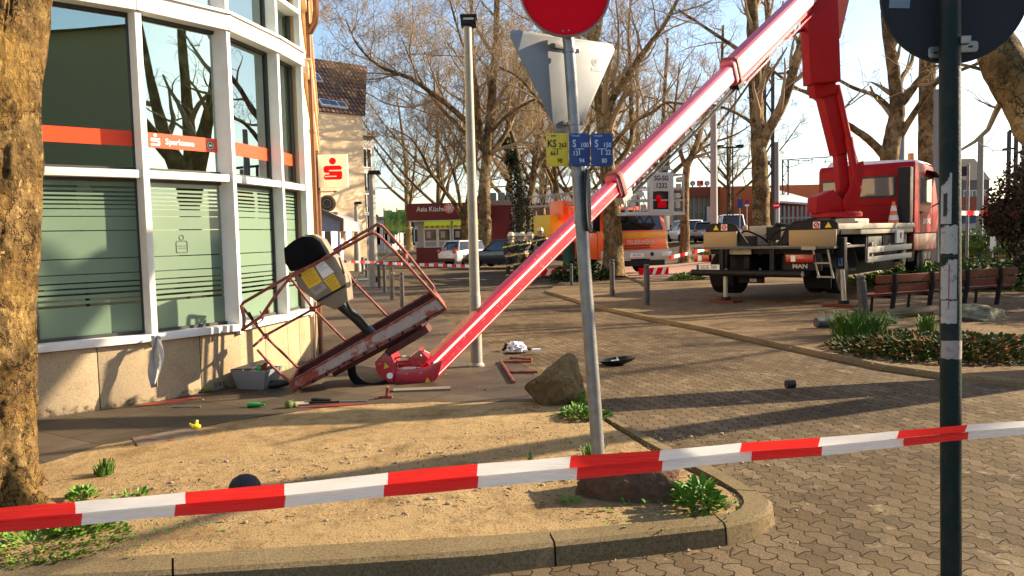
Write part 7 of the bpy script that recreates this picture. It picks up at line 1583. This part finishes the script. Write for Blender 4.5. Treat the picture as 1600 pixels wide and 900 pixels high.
leafy(gv(130, 778), 60, .09, .06, .05, 'small weed on the sand right of the tree root', 10)
leafy(gv(205, 780), 50, .12, .035, .035, 'flat low weed just above the tape', 11)
leafy(gv(125, 826), 130, .14, .07, .06, 'dark green leafy weed below the tape at left', 12)
o = leafy(gv(60, 850), 900, .36, .045, .034, 'low green and yellow ground weeds in the lower left corner', 13, m2=yleafm, ell=1.3, kind=None, name='weed_patch')
leafy(gv(250, 848), 120, .3, .02, .02, 'scattered tiny weeds near the kerb at left', 14, ell=1.4, kind='stuff', name='weeds')
tuft(gv(1340, 528), 420, .42, .9, 'large dark grass clump round the leaning grey bollard', 15, w_=.011, lean=.9, name='grass_clump')
tuft(gv(1448, 520), 120, .30, .3, 'dark upright grass clump left of the green pole', 16, w_=.009)
ivl = mat('dark_ground_leaves', (.05, .085, .02), .7, spec=.1, var=.5, scale=9); rdl = mat('reddish_leaves', (.36, .15, .05), .8, spec=.1, var=.5, scale=9)
p = gv(1500, 552); leafy((p.x, p.y+.2, .03), 2600, 1.25, .11, .09, 'mixed green and reddish ground cover by the plaza kerb', 17, m=ivl, m2=rdl, ell=1.25, name='ground_cover', kind='stuff')
p = gv(1420, 535); leafy((p.x, p.y, .03), 500, .6, .10, .07, 'low dark leaves between the grass clump and the green pole', 18, m=ivl, m2=yleafm)
for px, y, rr, hh, lab, sd in ((1545, 21, 2.3, .75, 'sunlit yellow green low hedge behind the benches', 19), (1455, 24, 1.4, .5, 'sunlit low shrubs under the truck cab', 20), (1385, 22.5, .9, .25, 'low green weeds under the truck flank', 21)):
    p = at(px, y); leafy(p, 2600 if sd == 19 else 1200, rr, hh, .16, lab, sd, m=leafm, m2=yleafm, ell=1.3, name='low_hedge', cat='hedge')
p = at(1555, 33.5); leafy(p+Vector((0, 0, .1)), 2600, 3.2, 1.1, .2, 'green hedge behind the railing on the right', 22, m=leafm, m2=yleafm, ell=1.2, name='hedge', cat='hedge')
p = at(1072, 26.5); leafy(p, 400, .6, .25, .10, 'small yellow green bush right of the fire engine', 23, m2=yleafm)
p = at(1112, 40); leafy(p, 300, .6, .35, .15, 'low bright shrub at the foot of the pale concrete mast', 27, m2=yleafm)
p = at(908, 27.5); leafy(p, 1500, 1.1, .75, .12, 'dark ivy bush at the foot of the brown plane trunk', 24, m=ivym, m2=leafm, name='ivy_bush')
# tall brown bush at the right edge
rng = random.Random(8); bb = Vector((14.6, 20.6, 0)); o = empty('brown_bush', bb, 0, 'tall dark red brown bush with drooping twigs at the right edge', 'bush'); b = MB()
for i in range(7): b.tube([bb+Vector((rng.uniform(-.3, .3), rng.uniform(-.3, .3), 0)), bb+Vector((rng.uniform(-.8, .8), rng.uniform(-.5, .5), 1.6)), bb+Vector((rng.uniform(-1.5, 1.5), rng.uniform(-.8, .8), 3.0))], [.08, .05, .02], 6)
b.build('stem', ubark, o); b = MB()
cl_ = [(bb+Vector((x, yv, z)), r_) for x, yv, z, r_ in ((-1.2, 0, 1.9, .75), (-.9, 0, 2.4, .85), (-.3, 0, 2.9, 1.0), (.5, 0, 3.2, 1.1), (.3, 0, 2.0, 1.3), (-.4, 0, 1.2, .9), (.5, 0, 1.0, 1.1), (-1.5, -.1, 1.75, .45), (.9, 0, 3.6, .9), (-.2, 0, .6, .6))]
leafcloud(b, cl_, 15000, .10, rng)
for _ in range(420): c, r_ = rng.choice(cl_); p = c+rvec(rng)*r_*.9; d = (rvec(rng)+Vector((-.3, 0, .25))).normalized(); b.tube([p, p+d*.25, p+d*.45-Vector((0, 0, .05))], [.006, .005, .003], 3, cap=False)
b.build('crown', mat('red_brown_foliage', (.075, .038, .014), .75, var=.5, scale=5), o, smooth=0)
# little far bush line
rng = random.Random(77)
ft = MB(); 
for i in range(900):
    x = rng.uniform(-60, 140); y = rng.uniform(150, 175); c = Vector((x, y, rng.uniform(0, 5.5))); r_ = rng.uniform(.8, 2.2); 
    for _ in range(3): leafcloud(ft, [(c, r_)], 5, 1.1, rng)
ft.build('far_trees', mat('far_tree_green', (.06, .065, .035), .9, var=.4, scale=.3), label='faint line of trees on the horizon', kind='stuff', smooth=0)

# ---------------------------------------------------------------- debris
def single(mb, name, m, label, cat, **kw): return mb.build(name, m, label=label, cat=cat, **kw)
# grey crate with red inside
c = gv(394, 610); M = Matrix.Translation((c.x, c.y+.18, .0)) @ Matrix.Rotation(R(-14), 4, 'Z'); cr = empty('plastic_box', (c.x, c.y+.18, 0), 0, 'grey plastic tool box tipped open with red lining by the wall', 'box')
b = MB(M)
for sx in (-1, 1): plate(b, [(sx*.17, -.13, 0), (sx*.17, .13, 0), (sx*.23, .17, .22), (sx*.23, -.17, .22)], (-sx*.015, 0, 0))
for sy in (-1, 1): plate(b, [(-.17, sy*.13, 0), (.17, sy*.13, 0), (.23, sy*.17, .22), (-.23, sy*.17, .22)], (0, -sy*.015, 0))
b.b2((-.17, -.13, 0), (.17, .13, .015)); b.build('tub', mat('grey_tub_plastic', (.30, .31, .33), .5), cr, bevel=.004)
b = MB(M); plate(b, [(-.20, .12, .08), (.02, .13, .10), (.06, .14, .27), (-.16, .13, .25)], (0, .015, 0)); b.build('lining', mat('faded_red_plastic', (.5, .1, .06), .5), cr); b = MB(M); plate(b, [(-.22, -.17, .22), (.04, -.16, .235), (.1, .12, .28), (-.02, .15, .28)], (0, 0, .012)); b.build('lid', mat('dark_blue_grey_plastic', (.05, .06, .08), .45), cr); b = MB(M); b.tube([(.02, -.05, .15), (.05, -.05, .24)], .035, 10); b.build('green_can', mat('green_plastic', (.02, .30, .06), .4), cr)
def junk(px, py, build, name, m, label, cat='debris', z=0, rz=0):
    c = gv(px, py, z); b = MB(Matrix.Translation(c) @ Matrix.Rotation(rz, 4, 'Z')); build(b); return single(b, name, m, label, cat, bevel=0)
junk(437, 606, lambda b: b.tube([(-.10, 0, .04), (.02, 0, .05), (.12, .04, .05)], [.05, .045, .02], 12), 'crumpled_bag', mat('black_plastic', (.02, .022, .02), .4), 'crumpled black object right of the grey tool box')
junk(400, 636, lambda b: (b.tube([(-.08, 0, .025), (.03, .0, .025), (.05, 0, .025), (.09, 0, .025)], [.025, .025, .012, .012], 12)), 'green_bottle', MATS['green_plastic'], 'small green bottle lying on the slabs', 'bottle')
junk(271, 621, lambda b: b.tube([(0, 0, 0), (.0, .0, .09)], .016, 10), 'green_bottle', MATS['green_plastic'], 'upright green cylinder at the foot of the plinth', 'bottle')
junk(452, 637, lambda b: (b.sphere((0, 0, .03), .045, 10, 8), b.sphere((.05, .02, .02), .03, 8, 6)), 'green_lump', mat('moss_green', (.10, .15, .03), .8, var=.5), 'mossy green lump beside the basket corner')
junk(322, 612, lambda b: b.sphere((0, 0, .03), .05, 10, 8, (1.3, 1, .8)), 'yellow_lump', mat('dull_yellow_green', (.25, .24, .04), .8, var=.4), 'dull yellow green lump near the plinth')
d_ = gv(307, 670); dk = empty('yellow_toy', d_, R(20), 'bright yellow crumpled glove shaped object on the slabs', 'glove'); b = MB(Matrix.Translation(d_)); b.sphere((0, 0, .022), .036, 14, 10, (1.15, .8, .62)); b.tube([(-.02, 0, .03), (-.045, -.01, .04), (-.05, -.02, .055)], [.014, .012, .006], 8); b.tube([(.0, .01, .035), (.0, .01, .062), (.012, .0, .072)], [.015, .014, .01], 8); b.build('cloth', mat('bright_yellow', (.88, .72, .02), .5), dk)
junk(291, 637, lambda b: b.tube([(-.14, .02, .01), (0, 0, .012), (.15, -.03, .01)], .008, 6), 'metal_strip', galv, 'thin grey metal strip on the slabs', rz=R(5))
junk(470, 632, lambda b: (b.b2((-.10, -.08, .005), (.08, .06, .02))), 'broken_tile', mat('pale_board', (.5, .42, .3), .8), 'pale broken board under the basket corner', rz=R(15))
junk(500, 631, lambda b: (b.tube([(-.16, 0, .015), (.2, -.02, .02)], .012, 6), b.tube([(-.1, .06, .03), (.1, .05, .02)], .02, 6)), 'black_debris', dark, 'black splintered plastic under the basket')
junk(540, 629, lambda b: b.tube([(-.18, 0, .012), (.22, .02, .01)], .008, 6), 'metal_rod', galv, 'thin bright rod lying under the basket')
junk(603, 623, lambda b: (b.tube([(0, .05, .0), (.03, -.02, .13)], .018, 6), b.box((-.01, .04, .012), (.14, .05, .024))), 'wooden_stake', rust, 'short red splinter sticking up at the sand edge')
junk(1235, 607, lambda b: (b.tube([(-.045, 0, .045), (.045, .01, .045)], .045, 14), b.tube([(.045, .01, .045), (.05, .01, .045)], .035, 14)), 'lost_canister', black, 'small black cylinder lying alone on the block paving')
# cap hat
hc = gv(383, 772); hcap = empty('baseball_cap', hc, 0, 'black baseball cap lying on the sand above the tape', 'cap'); M = Matrix.Translation(hc) @ Matrix.Rotation(R(200), 4, 'Z'); capm = mat('black_cap_cloth', (.02, .018, .028), .85, var=.2, scale=30, bump=.3, bscale=90)
b = MB(M); prof = [(.104, 0), (.106, .03), (.098, .065), (.078, .095), (.045, .115), (.012, .122), (.001, .122)]; b.lathe(prof, 24, Matrix.Diagonal((1.0, 1.15, 1.06, 1))); b.build('crown', capm, hcap, smooth=60)
b = MB(M); pts = [(.09*math.cos(R(a)), .09*math.sin(R(a))+.02) for a in range(200, 341, 10)]; out = [(.10*math.cos(R(a))*.95, .155*math.sin(R(a))) for a in range(340, 199, -10)]; b.prism(pts+out, .0, .008); b.build('brim', capm, hcap)
b = MB(M); b.cyl((0, 0, .12), (0, 0, .128), .008, n=8); b.build('button', capm, hcap)
b = MB(M @ Matrix.Translation((0, .105, .055)) @ Matrix.Rotation(R(75), 4, 'X')); [b.tube([(x, -.012, 0), (x+.012, .01, 0)], .003, 4) for x in (-.03, -.012, .006, .022)]; b.build('stitching', mat('grey_thread', (.35, .33, .36), .7), hcap)
# broken red rail piece
fr_ = empty('broken_rail', gv(800, 580), 0, 'broken red rail frame lying on the slabs left of the pointed boulder', 'rail'); b = MB()
for a, c in (((782, 563), (803, 597)), ((783, 565), (830, 565)), ((792, 581), (840, 581)), ((797, 559), (831, 561))): b.tube([gv(*a, .02), gv(*c, .02)], .017, 8)
b.build('rail', rust, fr_)
# white and blue bag with black tray
bg_ = empty('crumpled_bag', gv(806, 548), 0, 'crumpled white and blue bag on the paving beside the boom', 'bag'); rng = random.Random(4); bm = bmesh.new(); bmesh.ops.create_icosphere(bm, subdivisions=4, radius=1)
for v in bm.verts: d = v.co.copy(); v.co = d*(1+.3*noise.noise(d*2.5)+.14*noise.noise(d*6)); v.co = Vector((v.co.x*.15, v.co.y*.12, max(0, v.co.z*.10+.03)))
vs = [v.co.copy() for v in bm.verts]; fs = [tuple(v.index for v in f.verts) for f in bm.faces]; bm.free(); b = MB(Matrix.Translation(gv(806, 548))); b.add(vs, fs); b.build('bag', mat('blue_white_print', (.62, .65, .72), .35, dirt=(.08, .18, .5), dscale=16, damt=.42, dsharp=.04), bg_, smooth=25)
b = MB(Matrix.Translation(gv(806, 548))); b.b2((-.20, -.02, .0), (.22, .10, .03)); b.tube([(-.16, .0, .03), (-.13, .03, .10)], .03, 8); b.build('black_rim', dark, bg_, bevel=.01)
junk(838, 550, lambda b: b.b2((-.06, -.03, 0), (.06, .03, .045)), 'white_block', white, 'little white block right of the crumpled bag')
# black bowl shaped cover
bw_ = empty('black_cover', gv(965, 572), 0, 'upturned black plastic cover lying on the block paving', 'cover'); M = Matrix.Translation(gv(965, 570, HS(1, 9))+Vector((0, 0, .05))) @ Matrix.Rotation(R(-6), 4, 'Y'); b = MB(M @ Matrix.Diagonal((1, .62, 1, 1)))
b.lathe([(.001, -.04), (.10, -.038), (.20, -.005), (.235, .03), (.24, .03), (.205, -.01), (.10, -.046), (.001, -.048)], 28); b.build('shell', mat('glossy_black', (.015, .015, .018), .25), bw_); b = MB(M); b.box((-.03, 0, -.0), (.10, .05, .03)); b.box((0.0, -.0, .02), (.02, .02, .06)); b.build('catch', lampglass, bw_)
# access cover in the slabs
ac = gv(262, 682); b = MB(Matrix.Translation((ac.x, ac.y, .005)) @ Matrix.Rotation(R(35), 4, 'Z')); b.b2((-.26, -.16, -.02), (.26, .16, 0))
for i in range(24): b.b2((-.25+i*.021, -.15, 0), (-.243+i*.021, .15, .002))
single(b, 'access_cover', mat('worn_metal_cover', (.30, .24, .18), .6, .3, var=.3, scale=20, dirt=(.24, .08, .04), dscale=9, damt=.45), 'ribbed metal cover set in the slabs beside the sand', 'cover')
ac = gv(600, 612); b = MB(Matrix.Translation((ac.x+.1, ac.y, .012)) @ Matrix.Rotation(R(5), 4, 'Z')); b.b2((.0, -.06, -.01), (.62, .08, .008)); single(b, 'loose_slab', mat('loose_slab_stone', (.22, .19, .14), .9, var=.2, scale=10), 'narrow raised paving slab in front of the yoke', 'slab')
# red stain, wet marks on the slabs (flat, real thickness)
for i, (px, py, rx, ry, a) in enumerate(((520, 634, .35, .05, 8), (265, 628, .32, .05, 35), (490, 629, .22, .04, 10))):
    c = gv(px, py); rng = random.Random(i); pts = [(rx*math.cos(t)*(1+.35*noise.noise(Vector((math.cos(t)*2, math.sin(t)*2, i*5)))), ry*math.sin(t)*(1+.5*noise.noise(Vector((math.cos(t)*3, math.sin(t)*3, i*7+2))))) for t in [2*PI*k/40 for k in range(40)]]
    b = MB(Matrix.Translation((c.x, c.y, .004)) @ Matrix.Rotation(R(a), 4, 'Z')); b.prism(pts, 0, .002); ob_ = single(b, 'red_stain', stainred, ['flat red stain at the sand edge under the basket', 'reddish stain along the foot of the plinth', 'small red stain beside the basket corner'][i], 'stain')
# scattered dry leaves, twigs and pebbles
rng = random.Random(99); lf = MB(); pb = MB(); tw_ = MB()
def sand_pt(): 
    while True:
        x = rng.uniform(-3.0, 1.9); y = rng.uniform(4.35, 7.4); px_, = (0,)
        if y < 4.25+.1*x*0+.0 or (x > .9 and y > 6.3) or y > 6.55+.33*(x+.0) and x < 0: continue
        return x, y
for _ in range(700): x, y = sand_pt(); a = rvec(rng); a.z *= .25; c_ = a.cross(Vector((0, 0, 1))).normalized(); s = rng.uniform(.004, .013); p = Vector((x, y, bedz(x, y)+.006)); lf.add([p-a*s, p+c_*s*.6+Vector((0, 0, .004)), p+a*s, p-c_*s*.6], [(0, 1, 2, 3)])
for _ in range(170): x = rng.uniform(-2.6, 1.6); p = Vector((x, 4.16+rng.gauss(0, .06)-.0, -.10)); a = rvec(rng); a.z *= .4; c_ = a.cross(Vector((0, 0, 1))).normalized(); s = rng.uniform(.006, .018); lf.add([p-a*s, p+c_*s*.6+Vector((0, 0, .008)), p+a*s, p-c_*s*.6], [(0, 1, 2, 3)])
for _ in range(420): x = rng.uniform(-4.5, 4); y = rng.uniform(7.5, 16); p = Vector((x, y, .006 if x < 0 else HS(x, y)+.004)); a = rvec(rng); a.z *= .25; c_ = a.cross(Vector((0, 0, 1))).normalized(); s = rng.uniform(.01, .025); lf.add([p-a*s, p+c_*s*.6+Vector((0, 0, .008)), p+a*s, p-c_*s*.6], [(0, 1, 2, 3)])
for _ in range(700): x = rng.uniform(2.5, 13); y = rng.uniform(8.5, 20); p = Vector((x, y, .045)); a = rvec(rng); a.z *= .25; c_ = a.cross(Vector((0, 0, 1))).normalized(); s = rng.uniform(.012, .03); lf.add([p-a*s, p+c_*s*.6+Vector((0, 0, .01)), p+a*s, p-c_*s*.6], [(0, 1, 2, 3)]) if (y > 7.9+.0*x and x > 2.2+(14-y)*.4) else None
for _ in range(110): x, y = sand_pt(); a = rvec(rng); a.z *= .5; c_ = a.cross(Vector((0, 0, 1))).normalized(); s = rng.uniform(.014, .028); p = Vector((x, y, bedz(x, y)+.008)); lf.add([p-a*s, p+c_*s*.5+Vector((0, 0, .012)), p+a*s, p-c_*s*.5+Vector((0, 0, .006))], [(0, 1, 2, 3)])
for _ in range(220): x = rng.uniform(1.4, 4.5); y = rng.uniform(3.3, 8.5); a = rvec(rng); a.z *= .3; c_ = a.cross(Vector((0, 0, 1))).normalized(); s = rng.uniform(.006, .016); p = Vector((x, y, HS(x, y)+.006)); (lf.add([p-a*s, p+c_*s*.6+Vector((0, 0, .006)), p+a*s, p-c_*s*.6], [(0, 1, 2, 3)]) if x > 2.1-(y-4)*.1 else None)
for _ in range(90):
    x, y = sand_pt(); s = rng.uniform(.008, .020); pb.sphere((x, y, bedz(x, y)+s*.2), s, 7, 5, (1.1, .9, .7))
lf.build('dry_leaf_litter', dryleaf, kind='stuff', smooth=0)
for _ in range(2600): x, y = sand_pt(); s = rng.uniform(.0022, .0065); pb.sphere((x, y, bedz(x, y)+s*.4), s, 5, 3, (1, 1.2, .7))
pb.build('pebbles', mat('pebble_stone', (.34, .26, .18), .85, var=.5, scale=40), kind='stuff', smooth=0)
for _ in range(70): x, y = sand_pt(); a = rvec(rng); a.z = abs(a.z)*.15; L = rng.uniform(.03, .10); p = Vector((x, y, bedz(x, y)+.004)); tw_.tube([p, p+a*L*.5+rvec(rng)*.006, p+a*L], [.003, .0025, .0015], 4)
tw_.build('fallen_twigs', ubark, kind='stuff', smooth=0)
# parked scooter near the bollards
sc = at(567, 29); o = empty('parked_scooter', sc, 0, 'small pale scooter parked by the far sidewalk bollards', 'scooter'); b = MB(Matrix.Translation(sc)); b.tube([(-.4, 0, .12), (.35, 0, .12)], .05, 8); b.build('deck', mat('mint_plastic', (.45, .6, .55), .4), o); b = MB(Matrix.Translation(sc)); b.tube([(.38, 0, .1), (.28, 0, 1.05)], .025, 8); b.tube([(.28, -.22, 1.07), (.28, .22, 1.07)], .018, 6); b.build('stem', dark, o)
for x in (-.45, .42): b = MB(Matrix.Translation(sc)); b.lathe([(.06, -.03), (.12, -.03), (.13, 0), (.12, .03), (.06, .03)], 16, Matrix.Translation((x, 0, .13)) @ Matrix.Rotation(R(90), 4, 'X')); b.build('wheel', rubber, o)
# bicycle-like wheel by the brown bush
bw2 = at(1580, 19.5); o = empty('parked_bicycle', bw2, 0, 'dark bicycle standing under the brown bush at the right edge', 'bicycle')
for x in (0, 1.05): b = MB(Matrix.Translation(bw2)); c = Vector((x-.05, 0, .36)); b.tube([c+Vector((.33*math.cos(2*PI*i/28), 0, .33*math.sin(2*PI*i/28))) for i in range(29)], .02, 6); [b.tube([c, c+Vector((.33*math.cos(2*PI*i/10), 0, .33*math.sin(2*PI*i/10)))], .004, 4) for i in range(10)]; b.build('wheel', dark, o)
b = MB(Matrix.Translation(bw2)); 
for p, q in (((-.05, 0, .36), (.3, 0, .8)), ((.3, 0, .8), (.45, 0, .34)), ((.45, 0, .34), (.85, 0, .82)), ((.3, 0, .75), (.85, 0, .82)), ((1.0, 0, .36), (.82, 0, .95)), ((-.05, 0, .36), (.45, 0, .34))): b.tube([p, q], .016, 6)
b.tube([(.72, -.2, .98), (.82, 0, .97), (.72, .2, .98)], .014, 6); b.build('frame', dark, o); b = MB(Matrix.Translation(bw2)); b.box((.28, 0, .88), (.24, .13, .05)); b.build('saddle', black, o, bevel=.02)

# second bush, added out of view on the right to shade the benches
rng = random.Random(18); bb = Vector((17.0, 16.6, 0)); o = empty('brown_bush', bb, 0, 'large dense brown bush added out of view to shade the benches', 'bush'); b = MB()
for i in range(7): b.tube([bb+Vector((rng.uniform(-.5, .5), rng.uniform(-.5, .5), 0)), bb+Vector((rng.uniform(-1, 1), rng.uniform(-1, 1), 2)), bb+Vector((rng.uniform(-1.5, 1.5), rng.uniform(-1.5, 1.5), 4.0))], [.1, .06, .02], 6)
b.build('stem', ubark, o); b = MB(); leafcloud(b, [(bb+Vector((rng.uniform(-1.2, 1.6), rng.uniform(-2.2, 2.2), rng.uniform(.6, 4.2))), rng.uniform(.8, 1.3)) for _ in range(14)], 12000, .16, rng); b.build('crown', MATS['red_brown_foliage'], o, smooth=0)
